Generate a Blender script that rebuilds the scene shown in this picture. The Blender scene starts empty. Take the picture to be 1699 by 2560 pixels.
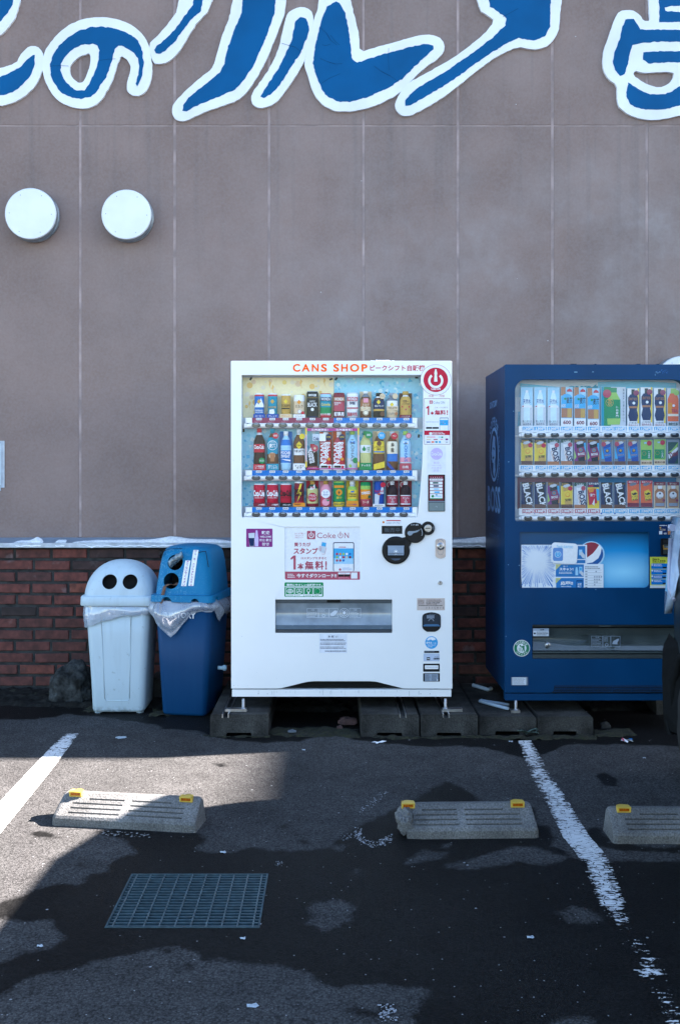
import bpy, bmesh, math, random
import numpy as np
from mathutils import Vector, Matrix, noise
from mathutils.geometry import tessellate_polygon
sc = bpy.context.scene
R = math.radians
rnd = random.Random(7)
# ------------------------------------------------------------------ camera, world, sun, exposure
PX, PY, F, D, H = 836.0, 1174.0, 2489.0, 5.42, 1.42     # photo pixel geometry: principal point, focal length, distance, eye height
cam = bpy.data.cameras.new('camera'); cam_o = bpy.data.objects.new('camera', cam); sc.collection.objects.link(cam_o)
cam.sensor_fit = 'VERTICAL'; cam.sensor_height = 36; cam.sensor_width = 24; cam.lens = F/2560*36
cam.shift_x = (849.5-PX)/2560; cam.shift_y = -(1280-PY)/2560
cam.clip_start = .05; cam.clip_end = 3000
cam_o.location = (0, -D, H); cam_o.rotation_euler = (R(90), 0, 0); sc.camera = cam_o
cam.dof.use_dof = False
SUN_EL, SUN_AZ = R(34.6), R(10.4)
world = bpy.data.worlds.new('World'); sc.world = world; world.use_nodes = True
wn = world.node_tree.nodes; bg = wn['Background']
sky = wn.new('ShaderNodeTexSky'); sky.sky_type = 'NISHITA'; sky.sun_disc = False
sky.sun_elevation = SUN_EL; sky.sun_rotation = R(90)-SUN_AZ; sky.air_density = 1.0; sky.dust_density = .5; sky.ozone_density = .6
wb_ = wn.new('ShaderNodeMix'); wb_.data_type = 'RGBA'; wb_.blend_type = 'MULTIPLY'; wb_.inputs[0].default_value = 1; wb_.inputs[7].default_value = (.975, .985, .975, 1)   # cool daylight balance
world.node_tree.links.new(sky.outputs[0], wb_.inputs[6]); world.node_tree.links.new(wb_.outputs[2], bg.inputs[0]); bg.inputs[1].default_value = 0.05
sl = bpy.data.lights.new('sun', 'SUN'); sl.energy = 5.0; sl.angle = R(.53); sl.color = (1, .885, .80)
so = bpy.data.objects.new('sun', sl); sc.collection.objects.link(so)
Ldir = Vector((-math.cos(SUN_EL)*math.cos(SUN_AZ), -math.cos(SUN_EL)*math.sin(SUN_AZ), -math.sin(SUN_EL)))
so.rotation_euler = Ldir.to_track_quat('-Z', 'Y').to_euler(); so.location = (8, 2, 9)
sc.view_settings.view_transform = 'Standard'; sc.view_settings.look = 'None'
sc.view_settings.gamma = 1; sc.view_settings.exposure = 3.66
# ------------------------------------------------------------------ pixel to place
def W(px, py, y):
    d = y+D; return Vector(((px-PX)*d/F, y, H+(PY-py)*d/F))
def WX(px, y): return (px-PX)*(y+D)/F
def WZ(py, y): return H+(PY-py)*(y+D)/F
def G(px, py):
    d = F*H/(py-PY); return Vector(((px-PX)*d/F, d-D, 0))
# ------------------------------------------------------------------ materials
MATS = {}
def s2l(c): return tuple((x/255/12.92 if x/255 <= .04045 else ((x/255+.055)/1.055)**2.4) for x in c)
def newmat(name):
    m = bpy.data.materials.new(name); m.use_nodes = True; m.node_tree.nodes.clear() if False else None
    return m, m.node_tree.nodes, m.node_tree.links, m.node_tree.nodes['Principled BSDF']
def mat(name, col=None, rough=.45, metal=0, var=.06, scale=30, bump=0, bscale=60, alpha=1, lin=None, spec=.5, coat=0, vcol2=None, detail=4):
    """procedural material: base colour with noise variation, noise roughness and optional bump"""
    if name in MATS: return MATS[name]
    m, N, L, p = newmat(name)
    c = lin if lin else tuple(x*.9 for x in s2l(col))
    tc = N.new('ShaderNodeTexCoord'); nz = N.new('ShaderNodeTexNoise'); nz.inputs['Scale'].default_value = scale; nz.inputs['Detail'].default_value = detail
    L.new(tc.outputs['Object'], nz.inputs['Vector'])
    mr = N.new('ShaderNodeMix'); mr.data_type = 'RGBA'
    a = vcol2 if vcol2 else tuple(x*(1-var) for x in c); b = c if vcol2 else tuple(min(1, x*(1+var)) for x in c)
    cr = N.new('ShaderNodeMapRange'); cr.inputs[1].default_value = .35; cr.inputs[2].default_value = .65
    L.new(nz.outputs[0], cr.inputs[0]); L.new(cr.outputs[0], mr.inputs[0])
    mr.inputs[6].default_value = (*a, 1); mr.inputs[7].default_value = (*b, 1)
    L.new(mr.outputs[2], p.inputs['Base Color'])
    rr = N.new('ShaderNodeMapRange'); rr.inputs[3].default_value = max(.02, rough-.06); rr.inputs[4].default_value = min(1, rough+.06)
    L.new(nz.outputs[0], rr.inputs[0]); L.new(rr.outputs[0], p.inputs['Roughness'])
    p.inputs['Metallic'].default_value = metal; p.inputs['Specular IOR Level'].default_value = spec; p.inputs['Coat Weight'].default_value = coat
    if bump:
        n2 = N.new('ShaderNodeTexNoise'); n2.inputs['Scale'].default_value = bscale; n2.inputs['Detail'].default_value = 5
        L.new(tc.outputs['Object'], n2.inputs['Vector'])
        bp = N.new('ShaderNodeBump'); bp.inputs['Strength'].default_value = bump; bp.inputs['Distance'].default_value = .01
        L.new(n2.outputs[0], bp.inputs['Height']); L.new(bp.outputs[0], p.inputs['Normal'])
    if alpha < 1: p.inputs['Alpha'].default_value = alpha
    MATS[name] = m; return m
PAL = dict(red=(196,32,62), dred=(128,30,52), white=(240,243,248), blk=(18,22,28), blue=(0,118,205), lblue=(62,176,232), sky=(165,215,245),
  teal=(0,150,182), gold=(204,165,84), yel=(238,210,66), grn=(0,142,84), lgrn=(160,205,100), org=(255,88,0), brn=(104,70,52), beige=(226,204,172),
  pink=(238,160,182), maroon=(142,52,88), lilac=(206,190,236), navy=(12,40,88), grey=(150,164,184), dblue=(0,72,165), amber=(232,150,40),
  cola=(42,26,34), tea=(176,120,84), ltea=(205,205,140), cream=(244,236,214), purple=(138,46,128), lgrey=(205,214,226), hot=(238,110,60),
  dgrn=(20,80,66), rose=(186,74,96), steel=(120,132,148), magenta=(190,60,150), ice=(165,226,248), warm=(255,243,200))
def C(n):
    if not isinstance(n, str): return n
    return mat('print_'+n, PAL[n], rough=.5, var=.035, scale=70, spec=.2)
def glassmat(name, tint=(.85,.93,1), gl=.07, alpha_col=None, milk=0, milkcol=(.6,.75,.95)):
    m, N, L, p = newmat(name); N.remove(p); out = N['Material Output']
    t = N.new('ShaderNodeBsdfTransparent'); t.inputs[0].default_value = (*tint, 1)
    g = N.new('ShaderNodeBsdfGlossy'); g.inputs['Roughness'].default_value = .04; g.inputs[0].default_value = (1,1,1,1)
    fr = N.new('ShaderNodeFresnel'); fr.inputs[0].default_value = 1.45 if gl else 1.28
    mx = N.new('ShaderNodeMixShader'); L.new(t.outputs[0], mx.inputs[1]); L.new(g.outputs[0], mx.inputs[2])
    mul = N.new('ShaderNodeMath'); mul.operation = 'MULTIPLY_ADD'; mul.inputs[1].default_value = 1.0; mul.inputs[2].default_value = gl*.3; L.new(fr.outputs[0], mul.inputs[0]); L.new(mul.outputs[0], mx.inputs[0])
    last = mx
    if milk:
        d = N.new('ShaderNodeBsdfDiffuse'); d.inputs[0].default_value = (*milkcol, 1)
        nz = N.new('ShaderNodeTexNoise'); nz.inputs['Scale'].default_value = 9; nz.inputs['Detail'].default_value = 4; tc = N.new('ShaderNodeTexCoord'); L.new(tc.outputs['Object'], nz.inputs['Vector'])
        mr = N.new('ShaderNodeMapRange'); mr.inputs[1].default_value = .3; mr.inputs[2].default_value = .7; mr.inputs[3].default_value = milk*.7; mr.inputs[4].default_value = min(1, milk*1.3); L.new(nz.outputs[0], mr.inputs[0])
        m2 = N.new('ShaderNodeMixShader'); L.new(mr.outputs[0], m2.inputs[0]); L.new(mx.outputs[0], m2.inputs[1]); L.new(d.outputs[0], m2.inputs[2]); last = m2
    L.new(last.outputs[0], out.inputs[0]); MATS[name] = m; return m
M_paint = mat('white_machine_paint', lin=(.80,.815,.835), rough=.38, var=.015, scale=3, bump=.04, bscale=5, coat=.2)
M_blue = mat('blue_machine_paint', lin=(.0002,.038,.118), rough=.36, var=.12, scale=3, bump=.03, bscale=6, spec=.18)
M_black = mat('black_plastic', (16,19,24), rough=.4, var=.15, spec=.25)
M_dark = mat('interior_shade_black', lin=(.0025,.003,.004), rough=.9, var=.2)  # near-black colour stands in for the shade inside openings
M_case = mat('display_case_white', (214,226,238), rough=.5, var=.04, scale=8)
M_bar = mat('button_bar_white', lin=(.86,.87,.88), rough=.4, var=.02)
M_btn = mat('button_dark', (52,58,66), rough=.18, var=.1, coat=.5)
M_btnhighlight = mat('button_painted_highlight', (150,165,178), rough=.3)  # pale patch painted on each button as its highlight
M_metal = mat('zinc_metal', (180,182,186), rough=.32, metal=.9, var=.12, scale=40)
M_steelplate = mat('brushed_plate', (205,188,180), rough=.4, metal=.35, var=.1)
M_glass = glassmat('display_glass', tint=(1,1,1), gl=0)
M_glass2 = glassmat('display_glass_painted_haze', tint=(1,1,1), gl=0, milk=.07, milkcol=(.62,.74,.88))  # thin pale diffuse layer stands in for reflected haze
M_flap = glassmat('flap_plastic', tint=(.62,.74,.84), gl=.35, milk=.5, milkcol=(.42,.50,.58))
M_flapd = glassmat('dark_flap_plastic', tint=(.5,.56,.56), gl=.35, milk=.5, milkcol=(.085,.115,.125))
def conc(name, c, dark=.6, scale=6, fine=160):
    m, N, L, p = newmat(name); tc = N.new('ShaderNodeTexCoord')
    n1 = N.new('ShaderNodeTexNoise'); n1.inputs['Scale'].default_value = scale; n1.inputs['Detail'].default_value = 6; L.new(tc.outputs['Object'], n1.inputs['Vector'])
    n2 = N.new('ShaderNodeTexNoise'); n2.inputs['Scale'].default_value = fine; n2.inputs['Detail'].default_value = 3; L.new(tc.outputs['Object'], n2.inputs['Vector'])
    v = N.new('ShaderNodeTexVoronoi'); v.inputs['Scale'].default_value = fine*.55; L.new(tc.outputs['Object'], v.inputs['Vector'])
    r1 = N.new('ShaderNodeMapRange'); r1.inputs[1].default_value = .35; r1.inputs[2].default_value = .7; r1.inputs[3].default_value = dark; r1.inputs[4].default_value = 1.1; L.new(n1.outputs[0], r1.inputs[0])
    r2 = N.new('ShaderNodeMapRange'); r2.inputs[1].default_value = .3; r2.inputs[2].default_value = .7; r2.inputs[3].default_value = .6; r2.inputs[4].default_value = 1.4; L.new(n2.outputs[0], r2.inputs[0])
    r3 = N.new('ShaderNodeMapRange'); r3.inputs[1].default_value = .0; r3.inputs[2].default_value = .12; r3.inputs[3].default_value = .35; r3.inputs[4].default_value = 1; L.new(v.outputs[0], r3.inputs[0])
    m1 = N.new('ShaderNodeMath'); m1.operation = 'MULTIPLY'; L.new(r1.outputs[0], m1.inputs[0]); L.new(r2.outputs[0], m1.inputs[1])
    m2 = N.new('ShaderNodeMath'); m2.operation = 'MULTIPLY'; L.new(m1.outputs[0], m2.inputs[0]); L.new(r3.outputs[0], m2.inputs[1])
    vm = N.new('ShaderNodeVectorMath'); vm.operation = 'SCALE'; vm.inputs[0].default_value = c; L.new(m2.outputs[0], vm.inputs['Scale']); L.new(vm.outputs[0], p.inputs['Base Color'])
    p.inputs['Roughness'].default_value = .9; p.inputs['Specular IOR Level'].default_value = .15
    b = N.new('ShaderNodeBump'); b.inputs['Strength'].default_value = .7; b.inputs['Distance'].default_value = .003; L.new(m2.outputs[0], b.inputs['Height']); L.new(b.outputs[0], p.inputs['Normal'])
    MATS[name] = m; return m
M_conc = conc('curb_concrete', (.150,.152,.153)); M_cblk = conc('block_concrete', (.050,.050,.048), .4, 9)
M_rock = conc('rock_stone', (.050,.055,.058), .15, 14, 60)
# ------------------------------------------------------------------ mesh builder
TXT = {}
def textmesh(s, bold=0, res=2):
    k = (s, bold)
    if k not in TXT:
        c = bpy.data.curves.new('t', 'FONT'); c.body = s; c.resolution_u = res; c.offset = bold
        o = bpy.data.objects.new('t', c); sc.collection.objects.link(o)
        me = bpy.data.meshes.new_from_object(o.evaluated_get(bpy.context.evaluated_depsgraph_get()))
        vs = [(v.co.x, v.co.y) for v in me.vertices]; fs = [tuple(p.vertices) for p in me.polygons]
        bpy.data.objects.remove(o); bpy.data.curves.remove(c); bpy.data.meshes.remove(me)
        TXT[k] = (vs, fs, min(x for x, _ in vs), max(x for x, _ in vs), min(y for _, y in vs), max(y for _, y in vs))
    return TXT[k]
LIFT = .0006
class MB:
    def __init__(s, plane=None): s.v = []; s.f = []; s.m = []; s.fm = []; s.sm = []; s.plane = plane or (lambda px, py, l: W(px, py, -l*LIFT))
    def mi(s, m):
        if m not in s.m: s.m.append(m)
        return s.m.index(m)
    def add(s, vs, fs, m, smooth=False):
        b = len(s.v); s.v += [Vector(v) for v in vs]; k = s.mi(m)
        for f in fs: s.f.append(tuple(b+i for i in f)); s.fm.append(k); s.sm.append(smooth)
        return s
    def box(s, x0, x1, y0, y1, z0, z1, m):
        vs = [(x, y, z) for z in (z0, z1) for y in (y0, y1) for x in (x0, x1)]
        return s.add(vs, [(0,2,3,1),(4,5,7,6),(0,1,5,4),(2,6,7,3),(0,4,6,2),(1,3,7,5)], m)
    def pbox(s, px0, py0, px1, py1, y0, y1, m):     # box given by photo pixels of its front face at depth y0
        return s.box(WX(px0, y0), WX(px1, y0), y0, y1, WZ(py1, y0), WZ(py0, y0), m)
    def tube(s, pts, r, m, n=10, caps=True, smooth=True):
        pts = [Vector(p) for p in pts]; rs = r if isinstance(r, (list, tuple)) else [r]*len(pts); vs = []; fs = []
        up = None
        for i, p in enumerate(pts):
            t = (pts[min(i+1, len(pts)-1)]-pts[max(i-1, 0)]).normalized()
            if up is None: up = Vector((0,0,1)) if abs(t.z) < .9 else Vector((1,0,0))
            a = t.cross(up).normalized(); b = a.cross(t).normalized(); up = b
            for k in range(n):
                q = 2*math.pi*k/n; vs.append(p+a*math.cos(q)*rs[i]+b*math.sin(q)*rs[i])
        for i in range(len(pts)-1):
            for k in range(n):
                k2 = (k+1) % n; fs.append((i*n+k, i*n+k2, (i+1)*n+k2, (i+1)*n+k))
        s.add(vs, fs, m, smooth)
        if caps:
            b = len(s.v)-len(vs); k = s.mi(m)
            for base in (0, (len(pts)-1)*n): s.f.append(tuple(b+base+j for j in range(n))); s.fm.append(k); s.sm.append(False)
        return s
    def lathe(s, prof, c, m, n=24, axis='z', mats=None, cap=True):     # prof: (r, h); mats: material per ring interval
        vs = []; fs = []
        for r, h in prof:
            for k in range(n):
                q = 2*math.pi*k/n; a, b = r*math.cos(q), r*math.sin(q)
                vs.append(Vector(c)+(Vector((a, b, h)) if axis == 'z' else Vector((a, -h, b)) if axis == 'y' else Vector((h, a, b))))
        base = len(s.v); s.v += vs
        for i in range(len(prof)-1):
            mm = s.mi(mats[i] if mats else m)
            for k in range(n):
                k2 = (k+1) % n; s.f.append(tuple(base+j for j in (i*n+k, i*n+k2, (i+1)*n+k2, (i+1)*n+k))); s.fm.append(mm); s.sm.append(True)
        if cap:
            for i in (0, len(prof)-1):
                if prof[i][0] > 1e-5: s.f.append(tuple(base+i*n+k for k in range(n))); s.fm.append(s.mi(mats[min(i, len(mats)-1)] if mats else m)); s.sm.append(False)
        return s
    def plate(s, outline, holes, y0, y1, m, mside=None, back=False, fn=None):   # pixel polygon at depth y0, extruded back to y1
        P = [W(x, y, y0) for x, y in outline]; Hs = [[W(x, y, y0) for x, y in h] for h in holes]
        flat = P+[q for h in Hs for q in h]
        tris = tessellate_polygon([[Vector((q.x, q.z, 0)) for q in P]]+[[Vector((q.x, q.z, 0)) for q in h] for h in Hs])
        n = len(flat); s.add(flat, tris, m)
        if back: s.add([Vector((q.x, y1, q.z)) for q in flat], tris, m)
        for ring in [P]+Hs:
            k = len(ring); s.add([q for q in ring]+[Vector((q.x, y1, q.z)) for q in ring], [(i, (i+1) % k, (i+1) % k+k, i+k) for i in range(k)], mside or m)
        return s
    # flat marks on the plane (print, stickers, lettering)
    def poly(s, pts, m, l=1, holes=()):
        vs = [Vector((x, -y, 0)) for x, y in pts]; hs = [[Vector((x, -y, 0)) for x, y in h] for h in holes]
        allp = list(pts)+[q for h in holes for q in h]
        t = tessellate_polygon([vs]+hs); s.add([s.plane(x, y, l) for x, y in allp], t, C(m)); return s
    def rect(s, x0, y0, x1, y1, m, l=1): return s.poly([(x0,y0),(x1,y0),(x1,y1),(x0,y1)], m, l)
    def rrect(s, x0, y0, x1, y1, r, m, l=1): return s.poly(rr(x0, y0, x1, y1, r), m, l)
    def disc(s, cx, cy, r, m, l=1, ry=None, n=28): return s.poly([(cx+r*math.cos(2*math.pi*k/n), cy+(ry or r)*math.sin(2*math.pi*k/n)) for k in range(n)], m, l)
    def ring(s, cx, cy, r0, r1, m, l=1, a0=0, a1=360, n=32, e=1):
        vs = []; fs = []; N_ = n if a1-a0 >= 360 else n
        for k in range(N_+1):
            q = R(a0+(a1-a0)*k/N_)
            vs += [s.plane(cx+r0*math.cos(q), cy+r0*e*math.sin(q), l), s.plane(cx+r1*math.cos(q), cy+r1*e*math.sin(q), l)]
        for k in range(N_): fs.append((2*k, 2*k+1, 2*k+3, 2*k+2))
        return s.add(vs, fs, C(m))
    def line(s, x0, y0, x1, y1, w, m, l=1):
        dx, dy = x1-x0, y1-y0; n = math.hypot(dx, dy) or 1; ox, oy = -dy/n*w/2, dx/n*w/2
        return s.poly([(x0+ox,y0+oy),(x1+ox,y1+oy),(x1-ox,y1-oy),(x0-ox,y0-oy)], m, l)
    def txt(s, t, x0, y0, x1, y1, m, l=1, bold=0, ang=0, res=2, sq=False):
        vs, fs, a, b, c, d = textmesh(t, bold, res); cx, cy = (x0+x1)/2, (y0+y1)/2; w, h = x1-x0, y1-y0; ca, sa = math.cos(R(ang)), math.sin(R(ang))
        out = []
        for x, y in vs:
            u = ((x-a)/(b-a)-.5)*w; v = (.5-(y-c)/(d-c))*h
            out.append(s.plane(cx+u*ca-v*sa, cy+u*sa+v*ca, l))
        return s.add(out, fs, C(m))
    def vtxt(s, t, x0, y0, x1, y1, m, l=1, bold=0, slant=0):
        h = (y1-y0)/len(t)
        for i, ch in enumerate(t):
            if ch.strip():
                o = slant*(i/len(t)); f = .8
                a, b_ = ((.35,.65) if ch in '、。・' else (.04,.96))
                s.txt('|' if ch == 'ー' else ch, x0+(x1-x0)*a+o, y0+h*(i+.1), x0+(x1-x0)*b_+o, y0+h*(i+.1)+h*f*(b_-a if ch in '、。' else 1), m, l, bold)
        return s
    def micro(s, x0, y0, x1, y1, rows, m, l=1, seed=0, fill=.5, wmin=.6):   # rows of tiny unreadable print
        rr_ = random.Random(seed); h = (y1-y0)/rows
        for i in range(rows):
            x = x0; xe = x0+(x1-x0)*rr_.uniform(wmin, 1)
            while x < xe-1:
                w = rr_.uniform(.8, 2.6)
                s.rect(x, y0+h*i+h*(1-fill)/2, min(x+w, xe), y0+h*i+h*(1+fill)/2, m, l); x += w+rr_.uniform(.5, 1)
        return s
    def build(s, name, parent=None, origin=None, bevel=0, local=False, weld=False):
        me = bpy.data.meshes.new(name); off = Vector((0,0,0))
        if not local:
            if parent:
                p = parent
                while p.parent: p = p.parent
                off = Vector(p.location)
            elif origin is not None: off = Vector(origin)
            else:
                xs = [v.x for v in s.v]; ys = [v.y for v in s.v]; zs = [v.z for v in s.v]; off = Vector(((min(xs)+max(xs))/2, (min(ys)+max(ys))/2, min(zs)))
        me.from_pydata([v-off for v in s.v], [], s.f); me.polygons.foreach_set('material_index', s.fm); me.polygons.foreach_set('use_smooth', s.sm)
        for m in s.m: me.materials.append(C(m))
        me.update()
        if weld or bevel:
            bm = bmesh.new(); bm.from_mesh(me); bmesh.ops.remove_doubles(bm, verts=bm.verts, dist=1e-5); bmesh.ops.recalc_face_normals(bm, faces=bm.faces); bm.to_mesh(me); bm.free()
        o = bpy.data.objects.new(name, me); sc.collection.objects.link(o)
        if parent: o.parent = parent
        elif not local: o.location = off
        if bevel:
            b = o.modifiers.new('bevel', 'BEVEL'); b.width = bevel; b.segments = 2; b.limit_method = 'ANGLE'; b.angle_limit = R(40)
        return o
def rr(x0, y0, x1, y1, r, n=5):
    rs = r if isinstance(r, (list, tuple)) else [r]*4; out = []
    for (cx, cy, a, q) in ((x1, y0, -90, rs[1]), (x1, y1, 0, rs[2]), (x0, y1, 90, rs[3]), (x0, y0, 180, rs[0])):
        ox = cx-q if cx == x1 else cx+q; oy = cy-q if cy == y1 else cy+q
        for k in range(n+1):
            t = R(a+90*k/n); out.append((ox+q*math.cos(t), oy+q*math.sin(t)))
    return out
def tag(o, label=None, cat=None, group=None, kind=None):
    if label: o['label'] = label
    if cat: o['category'] = cat
    if group: o['group'] = group
    if kind: o['kind'] = kind
    return o
def thing(name, loc, label, cat, group=None, rz=0):
    o = bpy.data.objects.new(name, None); sc.collection.objects.link(o); o.empty_display_size = .05
    o.location = loc; o.rotation_euler = (0, 0, rz); return tag(o, label, cat, group)
def plane_at(y): return lambda px, py, l: W(px, py, y-l*LIFT)
def wob(pts, step=6, amp=1.2, seed=0, closed=True):     # subdivide a traced outline and roughen it like hand-cut sheet
    out = []; n = len(pts)
    for i in range(n if closed else n-1):
        a, b = pts[i], pts[(i+1) % n]; L_ = math.hypot(b[0]-a[0], b[1]-a[1]); k = max(1, int(L_/step))
        for j in range(k):
            t = j/k; x, y = a[0]+(b[0]-a[0])*t, a[1]+(b[1]-a[1])*t
            q = noise.noise(Vector((x*.11+seed*7.3, y*.11, seed))); q2 = noise.noise(Vector((x*.11, y*.11+9, seed+3.1)))
            out.append((x+q*amp*1.6, y+q2*amp*1.6))
    return out
def smoothp(pts, it=1):
    for _ in range(it):
        o = []; n = len(pts)
        for i in range(n):
            a, b = pts[i], pts[(i+1) % n]; o += [(a[0]*.75+b[0]*.25, a[1]*.75+b[1]*.25), (a[0]*.25+b[0]*.75, a[1]*.25+b[1]*.75)]
        pts = o
    return pts
# ================================================================== GROUND
def poly_sd(px, py, poly):      # signed distance (positive inside), numpy
    n = len(poly); d = np.full(px.shape, 1e9); ins = np.zeros(px.shape, bool)
    for i in range(n):
        ax, ay = poly[i]; bx, by = poly[(i+1) % n]; ex, ey = bx-ax, by-ay; wx, wy = px-ax, py-ay
        t = np.clip((wx*ex+wy*ey)/(ex*ex+ey*ey+1e-12), 0, 1); d = np.minimum(d, (wx-ex*t)**2+(wy-ey*t)**2)
        c = ((ay > py) != (by > py)) & (px < (bx-ax)*(py-ay)/((by-ay) or 1e-12)+ax); ins ^= c
    d = np.sqrt(d); return np.where(ins, d, -d)
def ca(pts): return [(x/1.823, 1820+y/1.823) for x, y in pts]
def cb(pts): return [(840+x/1.825, 1820+y/1.825) for x, y in pts]
wetmain = ca([(-60,830),(20,790),(60,768),(100,762),(200,725),(300,710),(370,715),(385,690),(400,670),(480,655),(490,620),(510,600),(600,580),(620,560),(610,540),(560,520),(540,500),(470,495),(440,470),(560,455),(900,480),(930,500),(935,520),(900,555),(960,572),(1060,570),(1140,548),(1280,560),(1400,560),(1440,548),(1500,540),(1531,520)]) + \
  cb([(60,470),(170,410),(250,380),(350,335),(440,270),(510,245),(560,262),(660,330),(900,360),(915,430),(970,460),(1000,500),(985,535),(1040,560),(1080,590),(1100,600),(1200,622),(1300,600),(1568,610),(1800,600),(1900,1500),(350,1500),(350,1290),(390,1240),(410,1190),(300,1175),(200,1165),(100,1170),(0,1190)]) + \
  ca([(1480,1165),(1420,1130),(1380,1100),(1240,1085),(1100,1075),(1070,1065),(1000,1060),(930,1055),(900,1020),(840,995),(760,1000),(650,1020),(560,1045),(420,1070),(330,1105),(280,1120),(130,1140),(50,1200),(0,1235),(-100,1290)])
drys = [ca([(-60,880),(0,878),(130,882),(220,872),(255,920),(290,975),(235,1000),(90,1025),(0,1070),(-60,1090)]),
  [(768,2270),(790,2254),(840,2250),(872,2256),(884,2270),(876,2300),(850,2318),(812,2324),(775,2312)],
  cb([(320,620),(350,585),(390,558),(500,570),(490,600),(420,605)]), cb([(490,635),(540,622),(650,590),(750,560),(800,545),(880,543),(960,560),(1050,590),(1000,625),(930,622),(860,608),(760,625),(560,645)]),
  cb([(475,530),(520,528),(515,545),(480,547)]), cb([(1010,840),(1080,812),(1150,815),(1190,860),(1210,880),(1130,902),(1060,880)]), cb([(980,1351),(1050,1325),(1150,1325),(1200,1380),(980,1380)]),
  cb([(80,645),(105,645),(105,662),(80,662)]), cb([(0,540),(30,530),(30,560),(0,562)])]
wets = [cb([(1180,220),(1230,205),(1290,235),(1280,265),(1220,262)]), cb([(60,1290),(140,1270),(190,1290),(200,1240),(270,1260),(240,1300),(180,1320),(90,1320)]), cb([(1120,470),(1190,455),(1260,520),(1400,540),(1640,540),(1640,570),(1300,560),(1180,530)]),
  ca([(350,625),(370,618),(390,630),(370,640)]), ca([(970,165),(1010,158),(1050,172),(1000,180)]), ca([(1340,520),(1370,505),(1410,515),(1380,530)]), ca([(800,1090),(840,1075),(880,1090),(850,1105)]), ca([(740,1010),(790,1000),(800,1025),(750,1030)]),
  ca([(100,475),(180,470),(300,500),(160,498)]), ca([(1270,445),(1300,435),(1320,445),(1290,455)]),
  [(-80,1700),(-80,1797),(60,1799),(134,1793),(161,1785),(230,1790),(390,1812),(406,1822),(497,1828),(525,1841),(604,1853),(666,1857),(749,1853),(790,1843),(852,1837),(886,1849),(998,1861),(1080,1868),(1147,1864),(1223,1872),(1290,1892),(1330,1900),(1352,1890),(1415,1861),(1525,1861),(1662,1864),(1720,1870),(1760,1700)]]
def gpoly(p): return [tuple(G(x, max(y, 1200))[:2]) for x, y in p]
GX0, GX1, GY0, GY1 = -.712, -.232, -2.336, -1.925      # drain opening
def axis(lo, hi, step, far, cuts):
    a = list(np.arange(lo, hi+1e-6, step)); g = step; x = lo
    while x > -far: g *= 1.35; x -= g; a.insert(0, x)
    g = step; x = hi
    while x < far: g *= 1.35; x += g; a.append(x)
    for c in cuts:
        i = min(range(len(a)), key=lambda k: abs(a[k]-c)); a[i] = c
    return np.array(sorted(a))
ax = axis(-1.75, 1.75, .0165, 600, (GX0, GX1)); ay = axis(-3.0, .75, .018, 600, (GY0, GY1))
XX, YY = np.meshgrid(ax, ay); fx, fy = XX.ravel(), YY.ravel()
sel = (np.abs(fx) < 2.2) & (fy > -3.4) & (fy < 1.3)
sd = np.full(fx.shape, -1.0)
gx, gy = fx[sel], fy[sel]
s_ = poly_sd(gx, gy, gpoly(wetmain))
for p in drys: s_ = np.minimum(s_, -poly_sd(gx, gy, gpoly(p)))
for p in wets: s_ = np.maximum(s_, poly_sd(gx, gy, gpoly(p)))
sd[sel] = s_
nx, ny = len(ax), len(ay)
faces = []
for j in range(ny-1):
    for i in range(nx-1):
        cx, cy = (ax[i]+ax[i+1])/2, (ay[j]+ay[j+1])/2
        if GX0 < cx < GX1 and GY0 < cy < GY1: continue
        faces.append((j*nx+i, j*nx+i+1, (j+1)*nx+i+1, (j+1)*nx+i))
gm = bpy.data.meshes.new('parking_lot'); gm.from_pydata([(x, y, 0) for x, y in zip(fx.tolist(), fy.tolist())], [], faces)
at = gm.attributes.new('wet', 'FLOAT', 'POINT'); at.data.foreach_set('value', sd.astype(np.float32))
ground = bpy.data.objects.new('parking_lot', gm); sc.collection.objects.link(ground); ground['kind'] = 'structure'
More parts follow.
